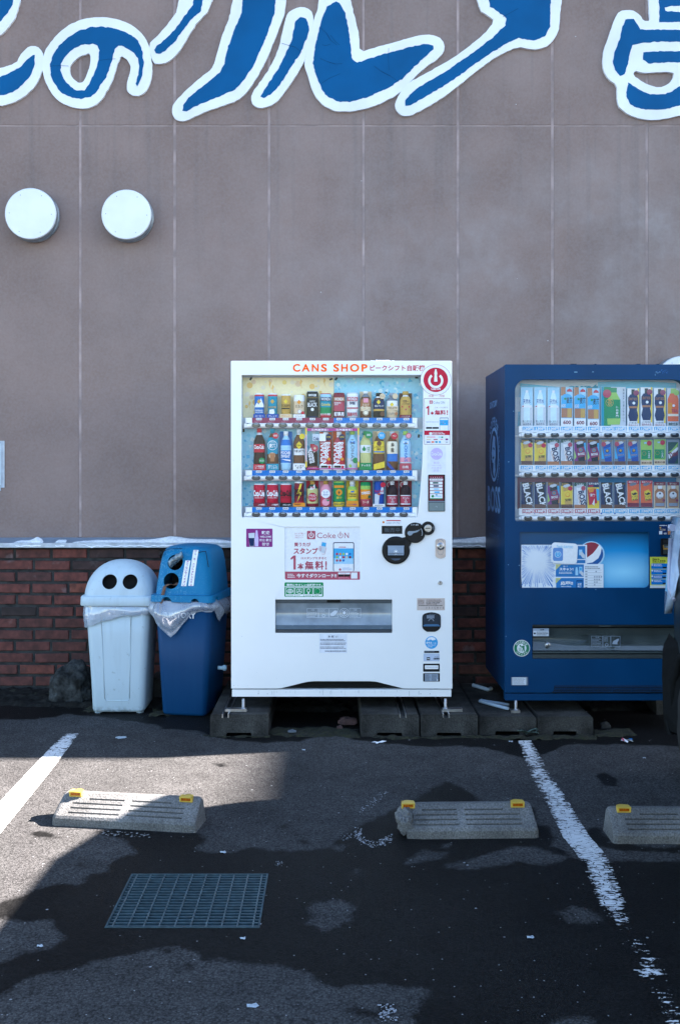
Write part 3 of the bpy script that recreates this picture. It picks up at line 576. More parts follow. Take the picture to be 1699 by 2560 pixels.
# ------------------------------------------------------------------ sign letters
def vinyl(name, c, var):
    m = mat(name, lin=c, rough=.6, var=var, scale=3, bump=.12, bscale=4, spec=.12); N, L = m.node_tree.nodes, m.node_tree.links
    return m
M_vw = vinyl('white_sign_vinyl', (.70,.735,.78), .06); M_vb = vinyl('blue_sign_vinyl', (.0002,.082,.235), .10)
A = lambda p: [(x/1.823, (y if y > 0 else -140)/1.823) for x, y in p]
B = lambda p: [(840+x/1.825, (y if y > 0 else -140)/1.825) for x, y in p]
S = lambda p: [(x, y if y > 1 else -75) for x, y in p]
LET = [
 ('white bordered blue letter end cut off at the left edge of photo', [(A([(-200,350),(-60,322),(0,310),(75,290),(90,255),(120,220),(150,207),(185,220),(200,250),(200,300),(188,340),(165,385),(130,425),(80,460),(40,475),(0,482),(-200,460)]), []), (A([(-120,200),(0,165),(30,135),(80,70),(120,0),(-120,0)]), [])],
   [(A([(-200,390),(0,350),(60,325),(100,300),(130,265),(150,250),(160,250),(158,300),(140,345),(110,380),(75,410),(30,430),(0,435),(-200,415)]), []), (A([(-120,140),(0,100),(30,65),(60,20),(70,0),(-120,0)]), [])]),
 ('round looping blue letter with white border beside the left edge', [(A([(200,245),(215,215),(250,170),(290,130),(340,100),(400,82),(440,77),(500,80),(560,95),(610,120),(640,145),(665,175),(680,210),(690,260),(695,320),(688,370),(672,405),(650,430),(625,438),(598,432),(580,415),(577,385),(590,345),(597,310),(590,285),(570,262),(553,252),(540,280),(525,330),(505,385),(480,430),(450,470),(410,492),(370,496),(330,490),(280,468),(245,440),(215,390),(198,345),(192,310)]), [A([(385,250),(410,240),(415,265),(410,300),(395,345),(380,375),(360,378),(340,365),(322,340),(317,310),(330,285),(355,262)])])],
   [(A([(228,300),(240,255),(270,210),(310,170),(360,140),(410,125),(460,122),(510,125),(560,140),(600,160),(630,185),(648,225),(655,290),(652,330),(640,370),(625,392),(618,380),(630,340),(635,300),(630,265),(605,235),(580,220),(555,207),(540,208),(525,225),(515,260),(500,310),(485,350),(460,385),(440,420),(415,440),(370,450),(330,445),(285,425),(255,390),(235,350)]), [A([(277,320),(280,290),(300,255),(330,225),(370,205),(420,200),(445,205),(453,230),(450,270),(440,310),(425,345),(405,385),(385,412),(350,412),(320,395),(290,360)])])]),
 ('two stroke slanting blue letter whose long foot reaches lowest on the wall', [(A([(680,200),(700,180),(740,140),(780,90),(810,45),(835,0),(1005,0),(960,40),(900,100),(870,145),(840,200),(800,255),(760,285),(730,293),(700,288),(688,260)]), []), (A([(1080,0),(1050,70),(1020,140),(1000,200),(980,280),(960,320),(900,365),(850,410),(800,460),(785,490),(785,520),(800,545),(825,553),(850,550),(900,525),(960,500),(1020,480),(1080,460),(1120,425),(1160,370),(1210,280),(1240,210),(1270,130),(1300,60),(1312,0)]), [])],
   [(A([(703,225),(715,210),(770,165),(800,130),(840,75),(880,20),(890,0),(950,0),(915,50),(870,90),(840,130),(800,185),(760,225),(735,245),(712,243)]), []), (A([(1118,0),(1100,60),(1070,130),(1040,210),(1020,300),(1000,330),(960,365),(920,395),(860,445),(835,480),(833,505),(850,507),(900,480),(960,455),(1020,430),(1070,410),(1100,380),(1150,310),(1190,220),(1220,150),(1250,60),(1268,0)]), [])]),
 ('wide blue letter made of a short slanted stroke and a broad hooked stroke', [(A([(1310,60),(1340,38),(1380,30),(1415,45),(1430,80),(1425,130),(1400,230),(1382,290),(1345,350),(1290,430),(1250,475),(1200,492),(1165,488),(1145,465),(1145,430),(1165,400),(1200,355),(1240,290),(1270,220),(1290,130),(1300,90)]), []), (S([(785,44),(795,22),(806,0),(862,0),(881,22),(889,55),(897.5,88),(898.6,131.5),(938.6,118),(982.5,107),(1026,93),(1064.7,85),(1094.8,90),(1111,109.6),(1108.5,131.5),(1092,148),(1059,170),(1031.8,197),(999,233),(949.6,260),(894.8,276.7),(867,279.5),(840,278),(828,274),(806,263),(784,236),(768,186.5),(758.6,159),(768,126),(781.7,71)]), [])],
   [(A([(1345,95),(1370,77),(1395,85),(1408,120),(1400,170),(1370,240),(1330,300),(1280,380),(1240,425),(1200,447),(1187,440),(1200,415),(1230,370),(1270,310),(1305,240),(1330,180),(1340,120)]), []), ([(839,3),(848,8),(862,33),(870,66),(875.6,109.6),(878.4,145),(892,157),(927.7,143.6),(971.5,131.5),(1020.8,118),(1059,109.6),(1081,113.4),(1083.8,123),(1059,145),(1031.8,170),(1004.4,197),(971.5,219),(922,241),(872.9,254.8),(840,253),(811.8,236),(795,203),(781.7,159),(790,104),(803.6,49),(817,16)], [])]),
 ('slanting blue letter whose thin tail points down left beside the hooked one', [(B([(615,0),(650,45),(690,70),(722,95),(680,150),(600,215),(540,260),(470,300),(390,345),(335,375),(310,400),(285,430),(268,470),(270,500),(290,522),(320,532),(360,518),(440,475),(500,435),(570,380),(650,315),(740,250),(830,212),(870,222),(920,227),(970,205),(1000,170),(1018,120),(1020,50),(1050,0)]), [])],
   [(B([(668,0),(700,30),(750,60),(775,85),(770,115),(720,165),(650,220),(580,270),(500,325),(430,365),(380,395),(335,430),(315,460),(315,482),(340,480),(400,445),(460,410),(540,360),(620,300),(700,245),(780,195),(830,172),(900,185),(950,165),(975,120),(975,40),(990,0)]), [])]),
 ('many stroked boxy blue letter cut off at the right edge of photo', [(B([(1420,0),(1425,60),(1430,95),(1400,95),(1385,70),(1360,50),(1330,45),(1290,50),(1270,80),(1250,140),(1225,210),(1213,270),(1215,320),(1240,360),(1280,388),(1278,440),(1285,480),(1310,510),(1360,535),(1420,548),(1490,545),(1568,525),(1900,480),(1900,0)]), [B([(1360,320),(1385,330),(1420,332),(1540,325),(1535,360),(1510,385),(1470,400),(1430,390),(1390,370),(1353,345)])])],
   [(B([(1318,90),(1355,85),(1375,115),(1385,135),(1850,135),(1850,190),(1568,190),(1480,190),(1400,195),(1350,205),(1338,240),(1330,290),(1315,335),(1295,347),(1270,320),(1260,280),(1270,230),(1290,180),(1305,120)]), []), (B([(1400,240),(1430,235),(1850,230),(1850,285),(1568,283),(1420,288),(1398,270)]), []), (B([(1330,375),(1360,395),(1400,420),(1440,430),(1500,430),(1540,410),(1568,390),(1850,380),(1850,470),(1568,480),(1500,498),(1440,500),(1380,495),(1340,475),(1320,440)]), []), (B([(1463,0),(1475,100),(1568,100),(1850,95),(1850,60),(1568,55),(1500,50),(1495,35),(1520,28),(1850,25),(1850,0)]), [])])]
CREASE = [(1, [(126,165),(150,164),(172,165)]), (1, [(249,151),(270,148),(289,147)]), (3, [(704,108),(720,113),(738,118),(754,131)]), (3, [(799,68),(815,82),(826,100),(842,113)]), (3, [(826,88),(838,104),(848,112)]), (3, [(800,146),(818,154),(838,160),(855,159)]), (3, [(804,208),(822,196),(850,184)]), (3, [(935,165),(952,178),(975,190),(995,204)]), (3, [(805,112),(815,114),(826,110)]), (4, [(1256,42),(1275,32),(1294,21)]), (3, [(971,120),(970,150),(972,175)])]
for i, (lab, whites, blues) in enumerate(LET):
    g = None; b = MB(); b2 = MB(plane_at(YP-.018))
    off = .0007*i
    for o_, hs in whites: b.plate(wob(smoothp(o_), 7, 1.0, i), [wob(smoothp(h), 6, .8, i+5) for h in hs], YP-.017-off, YP-.0005, M_vw)
    b3 = MB()
    for o_, hs in blues: b3.plate(wob(o_, 5, 1.5, i+9), [wob(h, 5, 1.5, i+12) for h in hs], YP-.0185-off, YP-.0175-off, M_vb)
    cx = sum(p[0] for p in whites[0][0])/len(whites[0][0]); t = thing('sign_letter', (WX(cx, YP), YP, WZ(150, YP)), lab, 'sign letter', 'big painted letters of the sign on the wall')
    cm = mat('crease_shade', lin=(.0004,.035,.11), rough=.6, spec=.1); cw_ = mat('crease_shade_pale', lin=(.30,.34,.40), rough=.7, spec=.1)  # flat darker lines: the shading of the creases put into colour
    for k_i, pl in CREASE:
        if k_i != i: continue
        for (xa, ya), (xb, yb0) in zip(pl, pl[1:]): b3.line(xa, ya, xb, yb0, 1.1, cm, 0) if False else None
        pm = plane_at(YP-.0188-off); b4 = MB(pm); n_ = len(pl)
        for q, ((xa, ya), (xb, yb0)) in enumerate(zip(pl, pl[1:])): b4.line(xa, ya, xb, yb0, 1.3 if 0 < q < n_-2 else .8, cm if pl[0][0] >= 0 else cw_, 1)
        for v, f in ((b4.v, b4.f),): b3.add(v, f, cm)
    b.build('white_border', t); b3.build('blue_face', t)
# ------------------------------------------------------------------ vents, notice
M_vent = mat('vent_cap_paint', lin=(.70,.74,.79), rough=.45, var=.04, scale=6, bump=.05)
M_vside = mat('vent_side_metal', lin=(.30,.36,.42), rough=.3, metal=.7, var=.2)
for (px, py, r, lab) in ((76.5,534,64.2,'round white wall vent cap nearest the left edge'), (316,536,62.5,'round white wall vent cap above the two bins'), (1703,954,64,'round white wall vent cap half hidden behind the blue machine')):
    yf = YP-.10; c = W(px, py, yf); rad = r*(yf+D)/F; cw = Vector((c.x, YP, c.z)); t = thing('wall_vent', cw, lab, 'wall vent', 'round vent caps on the wall')
    b = MB(); b.lathe([(rad-.004, .100), (rad-.0005, .098), (rad, .094), (rad, .088), (rad-.006, .088)], cw, M_vent, 64, 'y'); 
    b.plane = plane_at(yf)
    for k in range(6): q = R(60*k+2); b.disc(px+r*.82*math.cos(q), py+r*.82*math.sin(q), 1.1, 'steel', 1.5, n=8)
    b.build('cap', t)
    b = MB(); b.lathe([(rad-.004, .087), (rad+.002, .084), (rad+.002, .058), (rad-.008, .054), (rad-.008, .046), (rad+.003, .043), (rad+.003, .014), (rad-.004, .010), (rad-.004, .0005)], cw, M_vside, 64, 'y'); b.build('body', t)
b = MB(plane_at(YP-.004)); NS = mat('sleeve_film', lin=(.30,.36,.45), rough=.25, var=.15, scale=20); b.rect(-60,1102,12,1219,NS,0); b.rect(-60,1108,2,1213,mat('notice_paper_faded', lin=(.50,.60,.70), rough=.6),1); b.rect(9.8,1103,12,1219,mat('sleeve_edge', lin=(.42,.48,.56), rough=.2),1); b.rect(-60,1213,3,1227,NS,1.5)
no = b.build('notice_sheet'); tag(no, 'pale notice sheet in clear sleeve on the wall at left edge', 'notice')
# ------------------------------------------------------------------ concrete blocks, feet
def block(px0, px1, label, yf=-.13, ztop=.117, chan=None, notch=None, yback=.74):
    x0, x1 = WX(px0, yf), WX(px1, yf); t = thing('concrete_block', ((x0+x1)/2, (yf+yback)/2, 0), label, 'concrete block', 'concrete blocks under the machines')
    b = MB(); n0, n1 = (x0+(x1-x0)*.27, x0+(x1-x0)*.72) if notch is None else notch; hN = .022; gaps = [(x0, n0), (n1, x1)]
    cw = chan
    top = [(x0, ztop)]; prof = [(x0,0),(n0,0),(n0+.006,hN),(n1-.006,hN),(n1,0),(x1,0),(x1,ztop-.01),(x1-.008,ztop)]
    if cw: prof += [(cw+.022,ztop),(cw+.018,ztop-.018),(cw-.018,ztop-.018),(cw-.022,ztop)]
    prof += [(x0+.008,ztop),(x0,ztop-.01)]
    tri = tessellate_polygon([[Vector((x, z, 0)) for x, z in prof]]); n = len(prof); ys = [yf+.008, yf, ] 
    ring0 = [(x, yf+(.008 if z > ztop-.02 else 0), z) for x, z in prof]; ring1 = [(x, yback, z) for x, z in prof]
    b.add(ring0+ring1, [tuple(q) for q in tri]+[tuple(n+i for i in q) for q in tri]+[(i, (i+1) % n, (i+1) % n+n, i+n) for i in range(n)], M_cblk); b.build('block', t)
    if cw:
        c = MB(); 
        for s in (-1, 1): c.box(cw+s*.0155-.003, cw+s*.0155+.003, yf+.006, yback-.02, ztop-.0175, ztop+.002, M_metal)
        c.build('rail', t)
block(525, 671, 'dark concrete block under the left foot of the white machine', chan=WX(563, -.13))
block(901, 1047, 'pale edged concrete block under the middle of the white machine', chan=WX(1007, -.13))
block(1051, 1194, 'concrete block under the right foot of the white machine', chan=WX(1115, -.13))
block(1197, 1340, 'concrete block under the left foot of the blue machine', yf=-.10, ztop=.098)
block(1343, 1482, 'broad worn concrete block right of the weed', yf=-.10, ztop=.098)
block(1640, 1780, 'concrete block in the dark beneath the far end of blue machine', yf=.35, ztop=.10)
def foot(root, px, py, y, z0, z1, arm):
    p = W(px, py, y); b = MB(); b.tube([(p.x, y, z0+.004), (p.x, y, z1)], .007, M_metal, 10)
    for k in range(7): zz = z0+.016+(z1-z0-.02)*k/7; b.lathe([(.0072, 0), (.0082, .002), (.0072, .004)], (p.x, y, zz), M_metal, 10)
    b.lathe([(.024,0),(.024,.004),(.014,.008),(.014,.018),(.007,.02)], (p.x, y, z0+.001), M_metal, 6)
    f = b.build('foot_bolt', root); b = MB(); x0, x1 = p.x+arm[0], p.x+arm[1]
    b.box(x0, x1, y-.024, y-.021, z0+.002, z0+.016, M_metal); b.box(x0, x1, y-.021, y+.02, z0+.0135, z0+.016, M_metal); b.build('bracket', f)
# ================================================================== WHITE MACHINE
def lines(pts): return pts
wm = thing('vending_machine', (WX(853, 0), .36, WZ(1742, 0)), 'white drinks vending machine with orange title letters and a red round badge', 'vending machine')
z0w = WZ(1742, 0)
win = rr(603.4,937,1058,1293.5,3); win = [(603.4,940),(605.5,937.2),(1056,937.2),(1058,940),(1057.6,1080),(1055.5,1160),(1050.5,1230),(1043.5,1293.5),(605,1293.5),(603.4,1291)]
post = rr(711.8,1317.3,900.8,1449.6,4); pick = rr(688,1499,980,1582.6,2)
out = [(579,902),(1127,902),(1129,904),(1130,1722),(1012,1721.6),(1004,1720.5),(990,1717),(950,1707),(938,1704.3),(924,1703.3),(784.5,1703.3),(770,1704.5),(758,1707),(712,1718.5),(702,1720.8),(691,1721.6),(578,1721.6),(577,904)]
b = MB(); b.plate(out, [win, post, pick], 0, .045, M_paint); gs = mat('grey_scuff', lin=(.42,.47,.52), rough=.6); r_ = random.Random(8)
for (x, y, w, h) in ((604,1590,1.4,1.6),(584,1713,2,1.2),(594,1714,1,1),(618,1714,1.3,1),(705,1452,1,1),(1125,1500,.8,3),(583,1150,1,2)): b.rect(x, y, x+w, y+h, gs, 1)
for k in range(14): x = r_.uniform(590, 1120); y = r_.uniform(1600, 1716); b.line(x, y, x+r_.uniform(-1, 1), y+r_.uniform(.5, 2), .5, gs, 1)
b.build('door', wm, bevel=.0035)
b = MB(); ys0 = .047; zt_ = WZ(902, 0); x0, x1 = WX(577, 0)+.002, WX(1130, 0)-.002
b.box(x0, x0+.02, ys0, .72, z0w+.045, zt_-.002, M_paint); b.box(x1-.02, x1, ys0, .72, z0w+.045, zt_-.002, M_paint); b.box(x0+.02, x1-.02, ys0, .72, zt_-.02, zt_-.002, M_paint); b.box(x0+.02, x1-.02, .7, .72, z0w+.045, zt_-.02, M_paint); b.box(x0+.02, x1-.02, .16, .7, z0w+.045, z0w+.06, M_dark); b.build('cabinet', wm)
b = MB(); b.pbox(580, 1724, 1127.5, 1742, .004, .06, M_paint); b.plane = plane_at(.004)
for px in (645.5, 668.5, 1051, 1074): b.disc(px, 1734.5, .8, 'blk', 1, n=8)
st_ = mat('kick_streak', lin=(.58,.61,.64), rough=.6)
for k in range(26): x = r_.uniform(640, 1060); y0 = 1725+r_.uniform(0, 3); b.rect(x, y0, x+r_.uniform(.4, 1.6), y0+r_.uniform(4, 13), st_, 1+.02*k)
b.build('kick_plate', wm, bevel=.002)
b = MB(); b.pbox(690, 1700, 1015, 1724, .05, .09, M_dark)
for k in range(4): b.pbox(700, 1706+4.4*k, 1008, 1707.6+4.4*k, .04, .05, M_black)
b.build('air_grille', wm)
def tray(b, x0, y0, x1, y1, d0, d1, m, mb=None):   # open box behind an opening
    a = [W(x0,y0,d0), W(x1,y0,d0), W(x1,y1,d0), W(x0,y1,d0)]; c = [Vector((p.x, d1, p.z)) for p in a]
    b.add(a+c, [(0,1,5,4),(1,2,6,5),(2,3,7,6),(3,0,4,7)], m); b.add(c, [(0,1,2,3)], mb or m)
YBK = .10; YI = .062; YR = .03
b = MB(); tray(b, 600, 934, 1062, 1297, .046, YBK+.002, M_case); b.build('display_case', wm)
# posters behind the drinks
def posters(root, sets, seed):
    for (x0, y0, x1, y1, kind, nm) in sets:
        b = MB(plane_at(YBK)); r_ = random.Random(seed+x0)
        if kind == 'warm':
            b.rect(x0, y0, x1, y1, 'warm', 1); 
            for k in range(46):
                cx, cy, q = r_.uniform(x0+3, x1-3), r_.uniform(y0+3, y1-3), r_.uniform(2, 8); q = min(q, cx-x0, x1-cx, cy-y0, y1-cy)
                b.disc(cx, cy, q, r_.choice([W_y1, W_y2, W_y3, 'cream', 'cream']), 1.2+k*.02, n=16)
            for cx, cy in ((676,965),(683,975),(753,962),(812,958),(625,1015),(640,1005)): b.poly([(cx-2,cy-14),(cx+2,cy-8),(cx-1,cy),(cx+3,cy+12),(cx-1,cy+4),(cx-4,cy-4)], W_y2, 3)
        else:
            b.rect(x0, y0, x1, y1, 'ice', 1)
            for k in range(int((x1-x0)*(y1-y0)/90)):
                cx, cy = r_.uniform(x0, x1), r_.uniform(y0, y1); q = r_.uniform(2, 7); q = min(q, cx-x0, x1-cx, cy-y0, y1-cy); a0 = r_.random()*6; n = r_.randint(3, 6)
                if q > .8: b.poly([(cx+q*math.cos(a0+2*math.pi*j/n), cy+q*math.sin(a0+2*math.pi*j/n)) for j in range(n)], r_.choice([I1, I2, I3, 'sky', 'ice']), 1.2+(k % 60)*.02)
        b.build(nm, root)
W_y1 = mat('poster_yellow', (250,226,130), rough=.5); W_y2 = mat('poster_orange', (245,205,120), rough=.5); W_y3 = mat('poster_peach', (240,214,180), rough=.5)
I1 = mat('poster_ice_blue', (80,190,235), rough=.5); I2 = mat('poster_pale_ice', (215,242,250), rough=.5); I3 = mat('poster_mid_ice', (130,212,240), rough=.5)
posters(wm, [(607,944,834,1044,'warm','warm_poster'),(835,944,1056,1044,'ice','ice_poster'),(604,1072,1056,1174,'ice','ice_poster'),(604,1203,1052,1266,'ice','ice_poster')], 5)
for cx, cy, a in ((627,947,60),(827,948,20),(840,947,55),(1041,944,0),(1046,1090,85),(609,1076,90)):
    b = MB(plane_at(YBK-.004)); q = R(a); b.line(cx-4*math.cos(q), cy+4*math.sin(q), cx+4*math.cos(q), cy-4*math.sin(q), 4.5, 'blk', 2); b.build('poster_clip', wm)
BX = [640.2+33.44*k for k in range(12)]
def bar(root, xs, x0, x1, ys, ystrip, stripcols, prices, sub, half=11, bh=6, seamx=None, big=False):
    yc = (ys[0]+ys[1])/2; b = MB(); h0, h1 = ys; prof = []
    # scalloped top edge, rounded front
    top = []
    n = 160
    for i in range(n+1):
        px = x0+(x1-x0)*i/n; ph = (px-xs[0])/(xs[1]-xs[0])*2*math.pi; e = min(1, (px-x0)/8, (x1-px)/8); top.append((px, h0+1.6*(1-math.cos(ph))*.5*1.6+(1-e)*3))
    vs = []; fs = []; K = [(0,.012),( .06,.004),(.25,-.002),(.6,-.003),(.88,.002),(1,.012)]
    for px, ty in top:
        for f_, dy in K: vs.append(W(px, ty+(h1-ty)*f_, YR+dy))
    k = len(K)
    for i in range(n):
        for j in range(k-1): fs.append((i*k+j, i*k+j+1, (i+1)*k+j+1, (i+1)*k+j))
    b.add(vs, fs, M_bar, True)
    b.pbox(x0-6, h0+3, x0+1, h1-1, YR+.004, YR+.04, M_bar); b.pbox(x1-1, h0+2, x1+6, h1-.5, YR+.004, YR+.04, M_bar)
    if seamx: b.plane = plane_at(YR-.0035); b.line(seamx, h0+2, seamx, h1-.5, .5, 'steel', 1)
    br = b.build('button_bar', root)
    for px in xs:
        b = MB(); c = W(px, yc+.4, YR); k_ = (YR+D)/F; rx, rz = half*k_, bh*k_
        for (s, dy, mm, lift) in ((1, -.002, M_btn, 0),):
            vs = []; n2 = 24; rings = [(1.0, -.001), (.96, -.009), (.8, -.0115)]
            for rr_, dd in rings:
                for j in range(n2):
                    q = 2*math.pi*j/n2; cc, ss = math.cos(q), math.sin(q); vs.append((c.x+rx*rr_*abs(cc)**.75*(1 if cc > 0 else -1), YR-.002+dd, c.z+rz*rr_*abs(ss)**.85*(1 if ss > 0 else -1)))
            fs = [(i*n2+j, i*n2+(j+1) % n2, (i+1)*n2+(j+1) % n2, (i+1)*n2+j) for i in range(2) for j in range(n2)]+[tuple(2*n2+j for j in range(n2))]
            b.add(vs, fs, M_btn, False)
        b.plane = plane_at(YR-.0135); b.poly([(px+half*.55*math.cos(R(a)), yc-bh*.62+bh*.38*math.sin(R(a))) for a in range(0, 181, 20)] + [(px-half*.6, yc-bh*.68), (px+half*.6, yc-bh*.68)], M_btnhighlight, .5)
        b.build('selection_button', root)
    b = MB(); y0, y1 = ystrip; b.plane = plane_at(YR+.004)
    for (a, c, col) in stripcols: b.rect(a, y0, c, y1+2.5, col, 1)
    b.pbox(x0-2, y0, stripcols[0][0], y1+2, YR+.002, YR+.03, M_bar); b.pbox(stripcols[-1][1], y0, stripcols[-1][1]+12, y1+3, YR+.002, YR+.03, M_bar)
    for px, pr in zip(xs, prices):
        o_ = 7
        b.rrect(px+o_-7, y0+.3, px+o_+7, y0+6, .8, 'white', 2); b.txt('¥'+pr, px+o_-5.2, y0+1.4, px+o_+5.2, y0+5, 'navy', 3, .01)
        b.txt(sub if px < stripcols[0][1] else 'つめた〜い', px-3, y0+7.5, px+12, y0+11, 'sky' if stripcols[0][2] != 'maroon' or px > stripcols[0][1] else 'pink', 2)
    b.build('price_strip', root)
bar(wm, BX, 616, 1036, (1055.5,1070), (1044.5,1055), [(630,834,'maroon'),(834,1030,'blue')], '140 140 140 140 140 130 140 140 150 160 160 170'.split(), 'あったか〜い', seamx=834)
bar(wm, BX, 616, 1036, (1187,1201.5), (1176,1187), [(630,834,'blue'),(834.2,1030,'blue')], '160 150 150 180 150 170 170 120 160 150 150 160'.split(), 'つめた〜い', seamx=834)
bar(wm, BX, 616, 1036, (1279,1292.5), (1268,1279), [(630,834,'blue'),(834.2,1030,'blue')], '150 150 140 150 150 150 140 140 140 220 150 150'.split(), 'つめた〜い', seamx=834)
b = MB(); b.add([W(604,937.6,.02), W(1057.5,937.6,.02), W(1056,1150,.02), W(1050,1235,.02), W(1043,1293,.02), W(604,1293,.02)], [(0,1,2,3,4,5)], M_glass); b.build('display_window', wm)
# drinks ----------------------------------------------------------
def draw(b, marks, cx, ybase, ytop, hw, l0=0):
    hgt = ybase-ytop; X = lambda f: cx+f*hw; Y = lambda f: ybase-f*hgt; l = 1+l0
    for k in marks:
        l += .5; t = k[0]
        if t == 'r': b.rect(X(k[1]), Y(k[4]), X(k[3]), Y(k[2]), k[5], l)
        elif t == 'o': b.disc(X(k[1]), Y(k[2]), k[3], k[4], l, n=20)
        elif t == 'O': b.ring(X(k[1]), Y(k[2]), k[3]-k[4], k[3], k[5], l, n=20)
        elif t == 'd': b.poly([(X(k[1]), Y(k[2])-k[3]), (X(k[1])+k[3]*.85, Y(k[2])), (X(k[1]), Y(k[2])+k[3]), (X(k[1])-k[3]*.85, Y(k[2]))], k[4], l)
        elif t == 't': b.txt(k[1], X(k[2]), Y(k[5]), X(k[4]), Y(k[3]), k[6], l, k[7] if len(k) > 7 else .015, k[8] if len(k) > 8 else 0)
        elif t == 'p': b.poly([(X(x), Y(y)) for x, y in k[1]], k[2], l)
        elif t == 'v': b.vtxt(k[1], X(k[2]), Y(k[5]), X(k[4]), Y(k[3]), k[6], l, .015)
CANP = [(0,.86),(.03,1),(.93,1),(.955,.93),(1,.93)]
BOTP = [(0,.86),(.03,1),(.30,1),(.34,.96),(.60,1),(.70,.96),(.80,.66),(.87,.40),(.90,.38),(.901,.44),(.995,.44),(1,.38)]
TINP = [(0,.86),(.03,1),(.66,1),(.76,.80),(.82,.5),(.86,.46),(.861,.54),(.995,.54),(1,.5)]
def prof_at(P, f):
    for (a, ra), (c, rc) in zip(P, P[1:]):
        if a <= f <= c: return ra+(rc-ra)*((f-a)/max(1e-6, c-a))
    return P[-1][1]
ORD = 'first second third fourth fifth sixth seventh eighth ninth tenth eleventh twelfth'.split()
def drink(kind, cx, ybase, ytop, hw, bands, marks, label, back=None, base=None, y=YI):
    P = {'can':CANP, 'bottle':BOTP, 'tin':TINP}.get(kind); b = MB(); k_ = (y+D)/F; r = hw*k_; c = W(cx, ybase, y); hgt = (ybase-ytop)*k_
    sy = min(1, .024/r)
    if P:
        fs_ = sorted(set([a for a, _ in P]+[q for q, _ in bands])); prof = [(prof_at(P, f)*r, f*hgt) for f in fs_]; ms = []
        for i in range(len(fs_)-1):
            mid = (fs_[i]+fs_[i+1])/2; col = [q[1] for q in bands if q[0] <= mid][-1]; ms.append(C(col))
        i0 = len(b.v); b.lathe(prof, c, ms[0], 20, 'z', ms)
        for v in b.v[i0:]: v.y = c.y+(v.y-c.y)*sy
    yf = y-r*sy-.001
    if back:
        b.pbox(back[1]+cx, back[2], back[3]+cx, ybase, y+.026, y+.028, C(back[0]))
        if len(back) > 4: b.plane = plane_at(y+.026); draw(b, back[4], cx, ybase, back[2], 15)
    b.plane = plane_at(yf)
    s = (y+D)/(yf+D); tr = lambda q: q   # keep picture size close on the front tangent plane
    draw(b, marks, PX+(cx-PX)*s, PY+(ybase-PY)*s, PY+(ytop-PY)*s, hw*.98*s)
    if base:
        b.pbox(cx-15, ybase-base[1], cx+15, ybase+.5, yf-.004, yf-.002, C(base[0])); b.plane = plane_at(yf-.0045)
        if len(base) > 2: draw(b, base[2], cx, ybase, ybase-base[1], 15)
    o = b.build('display_'+('can' if kind == 'can' else 'bottle'), origin=(c.x, y, c.z)); return tag(o, label, 'display drink', 'display drinks in the white machine')
IX = [648.3+33.15*k for k in range(12)]
